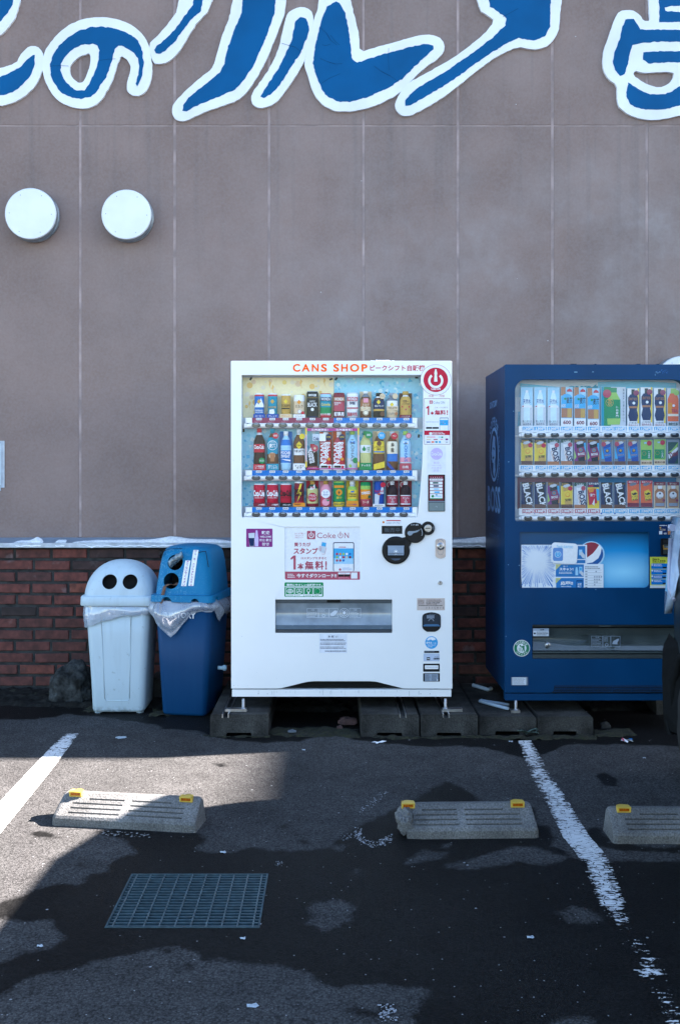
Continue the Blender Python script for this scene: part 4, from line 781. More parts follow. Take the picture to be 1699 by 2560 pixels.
ROW1 = [
 ('can',984,12,[(0,'blue'),(.88,'red'),(.95,'white')],[('p',[(-1,.42),(-.4,.62),(-.1,.52),(.4,.8),(1,.5),(1,.42)],'white'),('d',0,.66,6,'gold'),('t','EMERALD',-.8,.26,.8,.32,'white'),('t','MOUNTAIN',-.8,.18,.8,.24,'white')],'blue coffee can with white mountain',None,('dblue',9,[('t','コーヒー',-.7,.2,.7,.7,'white')])),
 ('can',984,12,[(0,'teal'),(.88,'red'),(.95,'white')],[('d',0,.66,6,'gold'),('t','WINTER',-.8,.38,.8,.46,'gold'),('p',[(-.7,.16),(-.6,.32),(.3,.34),(.5,.2),(.2,.12)],'white')],'teal coffee can with white cow and red top band',None,('dblue',9,[('t','ブレンド',-.7,.2,.7,.7,'white')])),
 ('can',986,11.5,[(0,'gold'),(.94,'white')],[('d',0,.68,6,'yel'),('t','GOLDEN',-.95,.46,.95,.56,'blk'),('r',-.9,.36,.9,.41,'blk')],'gold coffee can with black word band',None,('beige',9,[('t','ドリップ',-.7,.2,.7,.7,'amber')])),
 ('can',988,14,[(0,'brn'),(.16,'beige'),(.72,'white')],[('d',0,.68,6,'amber'),('t','ミルク',-.7,.42,.7,.56,'brn'),('o',.1,.26,5.5,'white'),('O',.1,.26,5,.9,'tea'),('o',.7,.2,4,'red')],'cream milk coffee can with latte cup picture',None,('white',8,[('t','カフェオレ',-.7,.2,.7,.7,'tea')])),
 ('can',978.5,14.5,[(0,'navy'),(.05,'blk'),(.98,'grey')],[('t','無料増量',-.7,.80,.7,.89,'white',.02),('t','UCC',-.45,.58,.45,.64,'white'),('t','BLACK',-.82,.40,.82,.56,'white',.02),('o',0,.3,4,'white'),('r',-1,.74,1,.75,'gold')],'tall black can with white word and disc',None,None),
 ('can',984,14.3,[(0,'red'),(.14,'grn'),(.42,'teal'),(.72,'sky'),(.97,'red')],[('r',-.9,.68,.9,.84,'navy'),('t','WONDA',-.8,.70,.8,.82,'white',.02),('t','Colombia',-.8,.48,.8,.6,'yel'),('t','まろやか微糖',-.9,.08,.9,.18,'white')],'green hill picture can with dark name plate',None,None),
 ('can',982.5,14.3,[(0,'dred'),(.2,'blk'),(.25,'rose'),(.8,'dred')],[('r',-.95,.66,.95,.82,'tea'),('t','WONDA',-.8,.68,.8,.8,'white',.02),('t','MORNING',-.85,.56,.3,.62,'white'),('t','SHOT',-.85,.49,-.1,.55,'white'),('t','朝専用',-.85,.04,.85,.22,'white',.03)],'dark red morning coffee can with pink panel',None,None),
 ('can',982,14.3,[(0,'lgrey'),(.22,'white'),(.95,'lgrey')],[('r',-.95,.66,.95,.82,'rose'),('t','WONDA',-.8,.68,.8,.8,'white',.02),('t','特製',-.5,.5,.5,.64,'navy',.02),('r',-1,.35,1,.4,'rose'),('t','国産牛乳',-.9,.05,.9,.2,'red',.02)],'white coffee can with rose red name plate',None,None),
 ('bottle',978,13.5,[(0,'brn'),(.24,'beige'),(.4,'tea'),(.68,'brn'),(.78,'steel'),(.9,'white')],[('r',-.45,.56,.45,.72,'pink'),('t','ミルク',-.6,.44,.6,.52,'cream'),('t','コーヒー',-.8,.33,.8,.43,'cream',.03),('o',0,.18,7,'cream'),('O',0,.18,6,1,'brn')],'milk coffee bottle with white cap on tan card',('beige',-14.5,979,14.5),None),
 ('tin',982.5,14,[(0,'blk'),(.26,'gold'),(.34,'navy'),(.72,'brn'),(.8,'white'),(.86,'blk')],[('d',-.1,.62,6,'yel'),('t','香るブラック',-.8,.42,.8,.5,'white'),('o',.6,.86,7,'beige'),('t','ブレンド',.25,.83,.95,.89,'brn'),('o',.6,.14,6,'brn')],'dark bottle can with beige round badge',None,None),
 ('tin',982.5,14,[(0,'beige'),(.3,'white'),(.68,'steel'),(.86,'grey')],[('d',-.1,.52,6,'yel'),('r',-1,.30,1,.45,'beige'),('t','THE LATTE',-.8,.34,.8,.42,'brn',.02),('o',.5,.86,7,'beige'),('t','カフェラテ',-.8,.1,.3,.2,'navy'),('o',.7,.15,4,'tea')],'white latte bottle with beige round badge',None,None),
 ('tin',978.5,14,[(0,'brn'),(.1,'gold'),(.8,'white'),(.86,'gold')],[('t','世界一',-.5,.56,.5,.66,'brn',.02),('t','バリスタ監修',-.7,.48,.7,.54,'brn'),('d',0,.3,3,'rose'),('p',[(-.8,.44),(-.5,.44),(-.6,.34)],'red'),('p',[(.8,.44),(.5,.44),(.6,.34)],'red')],'gold bottle can on dark brown card',('brn',-16,983,16),('dred',7,[('t','バリスタ',-.7,.2,.7,.7,'lgrey')])),
]
COLA = [(0,'cola'),(.42,'red'),(.62,'cola'),(.84,'lgrey'),(.9,'red')]
ROW2 = [
 ('bottle',1071,14.3,COLA,[('t','Coca-Cola',-.85,.50,.85,.60,'white',.03),('o',.5,.22,7.5,'grn'),('t','ECO',.15,.2,.85,.24,'white')],'dark cola bottle with red cap and green badge',None,('red',14,[('t','この炭酸感',-.75,.5,.75,.8,'white'),('t','コーラだけ',-.75,.15,.75,.45,'white')])),
 ('bottle',1071,14.3,[(0,'brn'),(.38,'teal'),(.78,'brn'),(.88,'teal')],[('O',0,.59,12,1,'white'),('t','麦茶',-.6,.53,.6,.63,'white',.03),('t','やかんの',-.5,.65,.5,.69,'white'),('o',.55,.82,7.5,'red'),('t','600',.2,.8,.9,.85,'white',.02),('o',-.05,.34,8,'beige'),('p',[(-.5,.4),(.5,.4),(.35,.2),(-.35,.2)],'tea')],'teal labelled barley tea bottle with red badge',None,('teal',15,[('t','香ばしくて、',-.75,.5,.75,.8,'white'),('t','すっきり',-.75,.15,.75,.45,'white')])),
 ('bottle',1078,13.5,[(0,'sky'),(.18,'blue'),(.5,'sky'),(.63,'blue'),(.78,'sky'),(.88,'white')],[('t','POCARI',-.88,.40,.88,.48,'white',.03),('t','SWEAT',-.88,.31,.8,.39,'white',.03),('p',[(-.9,.28),(.9,.26),(.9,.22),(0,.24)],'white')],'pale sports drink bottle on bright blue card',('blue',-15.5,1079,15.5),None),
 ('bottle',1073,14.3,[(0,'lgrey'),(.16,'brn'),(.36,'white'),(.52,'brn'),(.86,'lgrey')],[('d',0,.6,10,'yel'),('t','GEORGIA',-.75,.58,.75,.62,'blk'),('t','THE LATTE',-.9,.43,.9,.49,'blk',.02),('o',.55,.82,7,'yel')],'brown latte bottle with yellow diamond and white label',None,('white',15,[('t','すっきり',-.75,.5,.75,.8,'blk'),('t','ラテ',-.5,.15,.5,.45,'blk')])),
 ('bottle',1110,12,[(0,'dred'),(.1,'blk'),(.72,'white'),(.85,'red')],[('t','Guarana',-1.35,.36,1.35,.66,'white',.02,80),('o',.5,.83,8.5,'rose'),('d',.5,.83,4,'beige')],'short dark soda bottle with red star badge, leaning label',None,('dred',9,[('t','北海道限定',-.75,.2,.75,.8,'pink')])),
 ('bottle',1079,14.3,[(0,'hot'),(.12,'red'),(.72,'rose'),(.85,'white')],[('t','Ribbon',-1.15,.44,1.75,.58,'white',.03,90),('t','NAPOLIN',-2.35,.34,1.55,.50,'white',.03,90),('o',.55,.28,4,'amber'),('o',.5,.85,8,'navy'),('t','北海道',.15,.83,.85,.88,'yel')],'orange red soda bottle behind white card',('hot',-15.5,1080,15.5),('white',13,[('r',-.8,.4,.3,.8,'blk'),('r',.4,.2,.8,.8,'red')])),
 ('bottle',1079,14.3,[(0,'hot'),(.12,'red'),(.72,'rose'),(.85,'white')],[('t','Ribbon',-1.15,.44,1.75,.58,'white',.03,90),('t','NAPOLIN',-2.35,.34,1.55,.50,'white',.03,90),('o',.55,.28,4,'amber'),('o',.5,.85,8,'navy'),('t','北海道',.15,.83,.85,.88,'yel')],'orange red soda bottle on orange card',('hot',-15.5,1078,15.5),('white',13,[('r',-.8,.4,.3,.8,'blk'),('r',.4,.2,.8,.8,'red')])),
 ('bottle',1077,14,[(0,'lgrey'),(.3,'sky'),(.9,'lgrn')],[('p',[(-.45,.68),(.45,.74),(.45,.66),(-.45,.74)],'blue'),('t','I LOHAS',-2,.46,2,.54,'steel',.01,90),('o',.55,.24,7,'grn'),('d',-.4,.1,5,'lgrn')],'clear water bottle with green cap beside yellow strip',None,None),
 ('bottle',1078,14.3,[(0,'grn'),(.18,'ltea'),(.44,'white'),(.64,'ltea'),(.9,'grn')],[('o',-.3,.53,4.5,'grn'),('p',[(-.3,.62),(-.55,.54),(-.05,.54)],'grn'),('t','生茶',.2,.47,.7,.6,'grn'),('o',.5,.9,9,'grn'),('t','新茶',.2,.87,.85,.93,'white')],'pale green tea bottle with dark green drop',None,('grn',17,[('t','すっきり',-.75,.5,.75,.8,'white')])),
 ('bottle',1078,14,[(0,'brn'),(.42,'yel'),(.74,'brn'),(.88,'beige')],[('o',0,.68,6,'brn'),('t','レモンティー',-.85,.56,.85,.62,'brn',.02),('t','微糖',-.4,.5,.4,.56,'brn'),('r',-.95,.45,.95,.48,'blue'),('o',.45,.88,9,'lblue'),('t','甘さ',.1,.86,.8,.92,'white'),('p',[(-1,.14),(1,.22),(1,.06),(-1,.0)],'yel')],'brown lemon tea bottle with yellow label on tan card',('beige',-15.5,1078,15.5),None),
 ('bottle',1079,14,[(0,'brn'),(.22,'blue'),(.42,'cream'),(.74,'brn'),(.88,'lgrey')],[('t','烏',-.3,.60,.3,.71,'blk'),('t','龍',-.3,.46,.3,.57,'blk'),('o',.35,.88,8.5,'red'),('t','やさしい',0,.86,.7,.91,'white'),('p',[(-1,.24),(.45,-.0),(-.2,-.0),(-1,.12)],'dblue')],'oolong bottle with cream label on beige card',('beige',-16,1078,16),None),
 ('bottle',1078,14.3,[(0,'rose'),(.17,'lgrey'),(.2,'pink'),(.32,'sky'),(.9,'lgrn')],[('p',[(-.45,.68),(.45,.74),(.45,.66),(-.45,.74)],'white'),('t','I LOHAS',-2,.46,2,.54,'blue',.01,90),('o',.5,.88,7,'rose'),('o',.5,.88,5.5,'pink'),('o',-.5,.27,4,'pink')],'clear peach water bottle with green cap and pink badge',None,('rose',14,[('t','白桃',-.5,.25,.5,.75,'white')])),
]
def cokecan(dark=False):
    t = 'blk' if dark else 'white'
    return [('t','Coca-Cola',-1.0,.44,1.0,.72,t,.04),('t','ORIGINAL TASTE' if not dark else 'ZERO SUGAR',-.8,.36,.8,.40,t)]
ROW3 = [
 ('can',1209,14,[(0,'red'),(.95,'white')],cokecan(),'red cola can with white script, leftmost',None,('dred',9,[('t','この炭酸感',-.2,.2,.9,.7,'white')])),
 ('can',1209,14,[(0,'red'),(.95,'white')],cokecan(),'red cola can with white script',None,('dred',9,[('t','この炭酸感',-.2,.2,.9,.7,'white')])),
 ('can',1209,14,[(0,'red'),(.95,'white')],cokecan(True),'red cola can with black script',None,('blk',9,[('t','ゼロシュガー',-.5,.2,.9,.7,'white')])),
 ('can',1204,12,[(0,'amber'),(.1,'red'),(.2,'dred'),(.94,'white')],[('p',[(.2,.92),(-.5,.5),(.1,.52),(-.45,.16),(.7,.6),(.2,.58),(.6,.92)],'yel'),('t','REAL',-.9,.56,.9,.7,'blk',.04),('t','GOLD',-.9,.41,.9,.55,'blk',.04)],'dark red energy can with yellow lightning bolt',None,('amber',9,[('t','ENERGY',-.8,.4,.3,.8,'dred')])),
 ('bottle',1202,14,[(0,'dred'),(.12,'ltea'),(.7,'dgrn'),(.86,'gold')],[('o',0,.36,11.5,'dred'),('o',0,.36,10.5,'red'),('t','ドデカミン',-.65,.38,.65,.48,'white',.03),('t','ストロング',-.65,.26,.65,.36,'white',.03),('p',[(-.5,.66),(-.3,.8),(0,.74),(.4,.88),(.5,.7),(0,.66)],'white'),('t','強炭酸',-.4,.7,.4,.78,'red',.03)],'energy bottle with red flame disc on red card',('red',-15.5,1201,15.5),None),
 ('bottle',1202,14,[(0,'rose'),(.4,'pink'),(.86,'gold')],[('o',0,.5,11,'white'),('t','ピーチ',-.4,.52,.4,.6,'dblue',.02),('t','ネクター',-.5,.42,.5,.5,'dblue',.02),('o',0,.17,9,'pink'),('p',[(.0,.28),(.8,.26),(.4,.2)],'grn')],'pink peach nectar bottle with gold cap',('pink',-15,1203,15),None),
 ('can',1203,14.5,[(0,'yel'),(.18,'dgrn'),(.2,'grn'),(.94,'lgrn')],[('r',-.85,.74,.85,.84,'amber'),('o',0,.56,8,'amber'),('r',-.07,.5,.07,.62,'dgrn'),('r',-.18,.545,.18,.575,'dgrn'),('t','果汁',-.5,.3,.5,.4,'yel'),('t','爽感しぼり',-.85,.06,.85,.16,'navy',.02)],'green citrus can with orange fruit picture',None,None),
 ('tin',1203,12.5,[(0,'lgrn'),(.3,'yel'),(.66,'lgrn'),(.8,'lgrey'),(.86,'white')],[('t','Vitamin',-.8,.46,.8,.54,'brn',.02),('t','Lemon',-.75,.38,.75,.46,'brn',.02),('r',-.35,.56,.35,.62,'blue')],'pale lemon bottle with yellow label on yellow card',('yel',-15.5,1202,15.5),('amber',14,[('t','レモン150個分',-.8,.2,.8,.5,'purple')])),
 ('can',1205,13,[(0,'rose'),(.3,'amber'),(.7,'lgrn'),(.85,'grn')],[('o',.1,.46,7,'amber'),('t','MANGO',-.85,.5,.85,.62,'white',.03,-6),('o',.75,.4,4,'dgrn'),('t','ソーダ',-.6,.12,.6,.24,'cream',.02)],'green and orange mango soda can under rose card',('rose',-17,1202,17),None),
 ('can',1203,12.5,[(0,'lgrey'),(.1,'dblue')],[('p',[(-.9,.1),(-.1,.1),(.1,.5),(-.9,.5)],'lgrey'),('p',[(.1,.5),(.9,.5),(.9,.85),(.5,.8)],'lgrey'),('t','Red Bull',-.85,.56,.85,.66,'red',.02),('o',0,.49,3,'amber'),('p',[(-.6,.5),(0,.52),(.6,.5),(0,.46)],'red'),('o',.8,.86,6.5,'red')],'blue and silver energy can with red round badge',None,('white',6,[('r',-.7,.4,.7,.6,'blk')])),
 ('bottle',1203,13,[(0,'dred'),(.08,'white'),(.12,'rose'),(.42,'white'),(.45,'cola'),(.86,'white')],[('t','カフェイン',-.6,.3,.6,.38,'white',.02),('t','C',-.15,.23,.15,.3,'white',.02),('t','ゼロ',-.3,.15,.3,.22,'white',.02)],'dark leaning glass bottle picture on dark red card',('dred',-15.5,1202,15.5,[('o',-.35,.85,8,'white'),('o',-.35,.85,6.5,'rose')]),None),
 ('bottle',1203,13,[(0,'dred'),(.08,'white'),(.12,'rose'),(.42,'white'),(.45,'cola'),(.86,'white')],[('t','カフェイン',-.6,.3,.6,.38,'white',.02),('t','C',-.15,.23,.15,.3,'white',.02),('t','ゼロ',-.3,.15,.3,.22,'white',.02)],'dark glass bottle picture on dark red card, rightmost',('dred',-15.5,1202,15.5,[('o',-.35,.85,8,'white'),('o',-.35,.85,6.5,'rose')]),None),
]
for rown, row, yb in (('top', ROW1, 1044), ('middle', ROW2, 1174.5), ('bottom', ROW3, 1266)):
    for i, it in enumerate(row):
        kind, yt, hw, bands, marks, look, back, base = it
        lab = look+', '+ORD[i]+' in '+rown+' row of white machine'
        w_ = lab.split()
        if len(w_) > 16: lab = look+', '+ORD[i]+' of '+rown+' row, white machine'
        if len(lab.split()) > 16: lab = ' '.join(look.split()[:9]).rstrip(',')+', '+ORD[i]+' of '+rown+' row, white machine'
        drink(kind, IX[i], yb, yt, hw, bands, marks, lab, back, base)
b = MB(plane_at(.021))    # promotional frame strips round four of the middle bottles
b.rect(762.5,1071,832,1077.5,'magenta',1); b.txt('北海道限定！',777,1072,820,1077,'white',2,.03); b.rect(832,1071,893,1077.5,'magenta',1); b.txt('北海道限定！',839,1072,880,1077,'white',2,.03)
for x in (763,893.5): b.rect(x,1070,x+4,1087,'yel',1.5); b.rect(x,1087,x+4,1154,'white',1.5); b.rect(x+1.3,1087,x+2.7,1154,'red',2); b.rect(x,1154,x+4,1168,'yel',1.5)
b.rect(767,1170.5,893,1173,'magenta',1); b.rect(781,1085,801,1102,'lgrey',3); b.txt('Cola',783,1092,797,1101,'navy',4,.02); b.rect(799,1084,814,1103,'white',4); b.build('promotion_strip', wm)
# poster window
b = MB(plane_at(.006)); b.poly(rr(709,1314,904,1453,4), 'white', 0); b.rect(711,1330,901.5,1337,'white',.5); X = lambda x: 700+x/7.467; Y = lambda y: 1310+y/7.467
MR = mat('print_berry', (178,66,96), rough=.42)
b.rect(X(90),Y(888),X(1487),Y(1044),MR,1); b.rrect(X(502),Y(128),X(658),Y(284),2,MR,1)
def power(cx, cy, r, m, l, w=.28):
    b.ring(cx, cy, r*(1-w), r, m, l, -55, 235, 24); b.rect(cx-r*.16, cy-r*1.15, cx+r*.16, cy+r*.25, m, l); b.poly([(cx-r*.09,cy-r*1.5),(cx+r*.09,cy-r*1.5),(cx+r*.16,cy-r*1.1),(cx-r*.16,cy-r*1.1)], m, l)
power(X(580), Y(212), 7, 'white', 2); b.txt('Coke', X(685), Y(160), X(1035), Y(265), MR, 1, .0); power(X(1125), Y(215), 6.6, MR, 1, .2); b.txt('N', X(1200), Y(160), X(1280), Y(262), MR, 1, .0)
b.txt('買うたび', X(262), Y(345), X(570), Y(422), MR, 1, .03); b.txt('スタンプ', X(250), Y(445), X(705), Y(562), MR, 1, .04); b.poly([(X(192),Y(640)),(X(250),Y(588)),(X(292),Y(588)),(X(292),Y(850)),(X(248),Y(850)),(X(248),Y(640)),(X(205),Y(668))], MR, 1); b.txt('15スタンプたまると', X(392), Y(612), X(868), Y(660), MR, 1, .02)
b.txt('本', X(322), Y(728), X(442), Y(850), MR, 1, .03); b.txt('無', X(462), Y(690), X(625), Y(852), MR, 1, .03); b.txt('料', X(650), Y(690), X(812), Y(852), MR, 1, .03); b.txt('!', X(842), Y(685), X(872), Y(855), MR, 1, .05); b.txt('今すぐダウンロード!!', X(308), Y(925), X(1052), Y(1003), 'white', 2, .035)
b.txt('おトクで楽しい', X(275), Y(160), X(478), Y(190), MR, 1); b.txt('コカ·コーラ', X(275), Y(200), X(428), Y(228), MR, 1); b.txt('公式アプリ', X(275), Y(238), X(428), Y(266), MR, 1); b.micro(X(140), Y(925), X(300), Y(1008), 3, 'white', 2, 3)
b.rrect(X(988),Y(340),X(1380),Y(886),4,'navy',1); b.rrect(X(1002),Y(356),X(1366),Y(886),3,'white',1.5); b.rect(X(1002),Y(455),X(1366),Y(745),'lblue',2); b.rect(X(1002),Y(640),X(1366),Y(745),'sky',2.2); b.rect(X(1095),Y(425),X(1225),Y(438),'rose',2.2)
for j, rw in enumerate((['red','amber','lgrn','white','blue'],['lgrn','white','red','beige','dred'],['rose','rose','blue'])):
    for i, cc in enumerate(rw): b.disc(X(1060+61*i), Y(560+60*j), 3.0, cc, 3, n=14)
b.micro(X(1160), Y(810), X(1350), Y(865), 3, 'blue', 2, 4, .3); b.disc(X(1118),Y(850),3,MR,2.3,n=14)
b.rect(X(1082),Y(905),X(1305),Y(938),'white',2); b.txt('コークオン', X(1120), Y(910), X(1240), Y(934), MR, 3); b.rect(X(1087),Y(944),X(1186),Y(982),'blk',2); b.rect(X(1192),Y(944),X(1302),Y(982),'blk',2); b.rect(X(1322),Y(905),X(1440),Y(1018),'white',2); b.micro(X(1090), Y(990), X(1295), Y(1020), 2, 'pink', 2, 5, .4)
# drawn hand with phone
b.poly([(X(780),Y(330)),(X(865),Y(350)),(X(835),Y(545)),(X(740),Y(525))], 'lgrey', 1.2); b.poly([(X(784),Y(338)),(X(860),Y(356)),(X(848),Y(425)),(X(768),Y(408))], 'lblue', 1.5)
for k in range(4): b.line(X(720+k*4),Y(480-22*k),X(765+k*3),Y(500-22*k),1.1,MR,2)
b.line(X(770),Y(560),X(830),Y(565),.7,MR,2); b.line(X(830),Y(565),X(862),Y(440),.7,MR,2)
b.build('advert_panel', wm)
b = MB(); b.add([W(712,1317.5,.003), W(900.6,1317.5,.003), W(900.6,1449.4,.003), W(712,1449.4,.003)], [(0,1,2,3)], M_glass); b.build('advert_window', wm)
# title and stickers
b = MB()
for ch, xa, xb in (('C',731.8,750),('A',753.8,774.4),('N',779,796.5),('S',802,817),('S',832.8,847.4),('H',852.4,869),('O',874.3,897.5),('P',903,918)):
    b.txt(ch, xa, 910.2 if ch not in 'COS' else 909.7, xb, 929 if ch not in 'COS' else 929.5, mat('title_orange', lin=(.98,.13,.0), rough=.5, spec=.1, var=.02), 1, .034, res=4)
    if xa == 802: b.build('orange_title', wm); b = MB()
b.build('orange_title', wm); b = MB(); b.txt('ピークシフト自販機', 924.4, 912.5, 1061.5, 927.5, 'red', 1, .02, res=3); b.build('red_title', wm)
b = MB(); b.disc(1088.5,949.6,38.6,'dred',1.6,n=64); b.disc(1088.5,949.6,37.9,'white',2,n=64); b.disc(1088.5,949.6,30.6,'red',2.5,n=64); b.ring(1088.5,951.5,13.2,19,'white',3,-52,232,40)
b.poly([(1084.4,954),(1084.8,946),(1085.6,938),(1084.9,933),(1086.4,926),(1086.8,923),(1090.2,923),(1090.6,926),(1092.1,933),(1091.4,938),(1092.2,946),(1092.6,954)], 'white', 3); b.txt('Coke ON', 1077, 969, 1100, 975, 'white', 3, .03); b.build('round_badge', wm)
b = MB(); b.txt('冷却', 1070, 987, 1083, 993, 'red', 1); b.build('small_red_lettering', wm); b = MB(); b.txt('冷却', 1097, 987, 1110, 993, 'red', 1); b.build('small_red_lettering', wm)
X = lambda x: 1000+x/5.907; Y = lambda y: 900+y/5.907
b = MB(); b.rect(X(352),Y(566),X(735),Y(1247),'dred',1); b.rect(X(357),Y(572),X(729),Y(1242),'white',1.5); b.rect(X(357),Y(1042),X(729),Y(1108),'red',2); b.rrect(X(430),Y(598),X(476),Y(645),.8,'red',2); power(X(453), Y(624), 2.4, 'white', 3, .35)
b.txt('Coke ON', X(485), Y(610), X(655), Y(645), 'steel', 2); b.txt('スタンプたまると', X(508), Y(690), X(700), Y(712), 'dred', 2); b.poly([(X(378),Y(705)),(X(408),Y(678)),(X(425),Y(678)),(X(425),Y(812)),(X(405),Y(812)),(X(405),Y(708)),(X(385),Y(722))], 'red', 2); b.txt('本', X(442), Y(758), X(500), Y(810), 'red', 2, .02); b.txt('無料', X(508), Y(738), X(670), Y(812), 'red', 2, .03); b.txt('!', X(685), Y(738), X(702), Y(812), 'red', 2, .03)
b.micro(X(380), Y(905), X(565), Y(925), 1, 'grey', 2, 2); b.rect(X(380),Y(990),X(468),Y(1016),'blk',2); b.rect(X(474),Y(990),X(566),Y(1016),'blk',2); b.rrect(X(580),Y(850),X(710),Y(1040),1.5,'steel',2); b.rrect(X(584),Y(862),X(705),Y(1040),1,'white',2.3); b.rect(X(584),Y(885),X(705),Y(965),'lblue',2.5)
for i in range(8): b.disc(X(607+25*(i % 4)), Y(915+24*(i//4)), .9, ['red','amber','grn','dblue','grn','red','pink','blue'][i], 3, n=8)
b.txt('Coke ON Pay', X(478), Y(1078), X(658), Y(1106), 'white', 3, .03); b.rrect(X(427),Y(1070),X(470),Y(1105),1,'white',3); b.micro(X(480), Y(1062), X(655), Y(1074), 1, 'white', 3, 5)
for k, (cx, cy, w, h, cc) in enumerate([(415,1138,60,18,'beige'),(480,1138,70,16,'pink'),(585,1138,45,16,'sky'),(618,1140,26,20,'grn'),(420,1173,70,14,'beige'),(520,1173,60,14,'rose'),(610,1172,40,14,'pink'),(685,1172,40,26,'purple'),(415,1212,55,16,'dblue'),(478,1211,42,22,'hot'),(532,1211,36,24,'teal'),(582,1211,30,26,'lblue'),(685,1212,36,8,'navy')]): b.rect(X(cx-w/2),Y(cy-h/2),X(cx+w/2),Y(cy+h/2),cc,2)
b.build('payment_sticker', wm)
b = MB(); b.rect(X(400),Y(1270),X(670),Y(1660),mat('faded_sticker',(232,236,248),rough=.4),1); b.disc(X(535),Y(1385),15,'lilac',2); b.txt('Coca-Cola', X(455), Y(1358), X(612), Y(1412), 'white', 3, .03); b.txt('歓迎', X(492), Y(1500), X(575), Y(1532), 'lilac', 2); b.txt('WELCOME', X(462), Y(1548), X(600), Y(1566), 'lilac', 2); b.txt('欢迎 歡迎', X(455), Y(1580), X(612), Y(1605), 'lilac', 2); b.txt('환영', X(492), Y(1615), X(565), Y(1648), 'lilac', 2); b.build('faded_welcome_sticker', wm)
b = MB(); b.plate(rr(1069.5,1186.5,1111.5,1278.5,2), [], -.004, .0, M_black, M_black); b.plane = plane_at(-.004); b.rect(X(425),Y(1708),X(636),Y(2075),'dred',1); b.rect(X(415),Y(2080),X(655),Y(2100),'steel',1); b.rect(X(420),Y(2106),X(650),Y(2228),mat('reader_face',(108,128,134),rough=.3),1)
b.rrect(X(430),Y(1752),X(628),Y(1782),1.5,'white',2); b.txt('電子マネー使えます', X(445), Y(1758), X(615), Y(1776), 'dred', 3)
for k in range(6): b.disc(X(450+32*k), Y(1732), .9, 'white', 2, n=8)
for k, cc in enumerate(('dgrn','navy','sky','lblue')): y_ = 1795+46*k; b.rect(X(437),Y(y_),X(622),Y(y_+38),'white',2); b.rect(X(480+8*k),Y(y_+8),X(560+6*k),Y(y_+30),cc,3)
b.rect(X(437),Y(1978),X(622),Y(2055),'white',2); b.disc(X(478),Y(2012),4,'grn',3,n=4); b.rect(X(520),Y(1985),X(548),Y(2000),'teal',3); b.rect(X(515),Y(2005),X(605),Y(2018),'sky',3); b.rect(X(437),Y(2042),X(622),Y(2056),'grn',3.5)
b.ring(X(532), Y(2170), 1.6, 2.2, 'lgrey', 2, 180, 400); b.build('card_reader', wm)
b = MB(); b.rrect(615.4,1321.6,681,1367.4,2,'purple',1); b.txt('歓迎', 654, 1327, 674, 1336, 'white', 2, .02); b.txt('WELCOME', 650, 1339.5, 678, 1344, 'white', 2, .02); b.txt('欢迎 歡迎', 648.5, 1347, 679, 1353.5, 'white', 2, .01); b.txt('환영', 655, 1356.5, 672, 1364, 'white', 2, .01)
b.poly([(621,1333),(637,1332),(635,1366),(624,1366)], 'lgrey', 2); b.poly([(622,1345),(636,1345),(634.5,1365),(624.5,1365)], 'navy', 2.5); b.poly([(637,1366),(636,1348),(638,1340),(639.5,1326),(643.5,1326),(645,1340),(646.5,1348),(645.5,1366)], 'lilac', 2.2); b.build('welcome_sticker', wm)
X = lambda x: 700+x/7.467; Y = lambda y: 1310+y/7.467
b = MB(); b.rrect(X(82),Y(1090),X(807),Y(1360),3,'grn',1); b.rect(X(84),Y(1166),X(805),Y(1178),'white',2); b.txt('環境にやさしい自販機です。', X(120), Y(1115), X(785), Y(1160), 'white', 2, .03)
for k in range(4):
    x0 = 104+172*k; b.rrect(X(x0),Y(1186),X(x0+164),Y(1350),1.4,'white',2); b.rrect(X(x0+8),Y(1194),X(x0+156),Y(1312),1,'grn',2.5); cx, cy = X(x0+82), Y(1253)
    if k == 0: b.ring(cx,cy,6.6,8,'white',3,e=.7); b.line(cx-8,cy,cx+8,cy,1,'white',3.2); b.line(cx,cy-5,cx,cy+5,1,'white',3.4); b.ring(cx,cy,2.6,3.6,'white',3.6,e=1.5)
    if k == 1: b.ring(cx-2.5,cy-2,3,4,'white',3); b.ring(cx+2.5,cy-2,3,4,'white',3.3); b.ring(cx,cy-1,6.5,8,'white',3.6,20,160,e=.9)
    if k == 2: b.ring(cx,cy-1.5,3,4.2,'white',3,e=1.2); b.rect(cx-1.8,cy+3.5,cx+1.8,cy+7,'white',3.3)
    if k == 3:
        for j in range(14): q = 2*math.pi*j/14; b.disc(cx+6.5*math.cos(q), cy+6.5*math.sin(q), .4+.5*abs(math.cos(q/2)), 'white', 3, n=6)
    b.micro(X(x0+20), Y(1322), X(x0+150), Y(1342), 1, 'grn', 3, k)
b.build('eco_sticker', wm)
# delivery flap
b = MB(); tray(b, 686, 1497, 982, 1584.5, .046, .22, mat('chute_grey',(88,100,112),rough=.5), mat('chute_back',(52,60,70),rough=.6)); b.pbox(688,1560,980,1584,.05,.2,mat('chute_floor',(120,135,150),rough=.5)); b.build('delivery_chute', wm)
b = MB(); n = 14; vs = []
for i in range(n+1):
    q = i/n; y = .012+.035*math.sin(math.pi*q)*.5+(.02*(1-q)); vs += [W(689.5, 1508+(1566-1508)*q, y), W(978.5, 1508+(1566-1508)*q, y)]
b.add(vs, [(2*i, 2*i+1, 2*i+3, 2*i+2) for i in range(n)], M_flap, True); b.pbox(689,1563,979,1573.5,.008,.02,mat('flap_lip',(84,104,122),rough=.25)); b.pbox(689,1575,979,1582,.004,.03,mat('flap_sill',(50,58,68),rough=.4)); b.pbox(690,1500,978,1507,.03,.04,mat('flap_head',(70,84,98),rough=.4)); b.pbox(817,1499.6,850,1506,.012,.03,M_dark); fp = b.build('delivery_flap', wm)
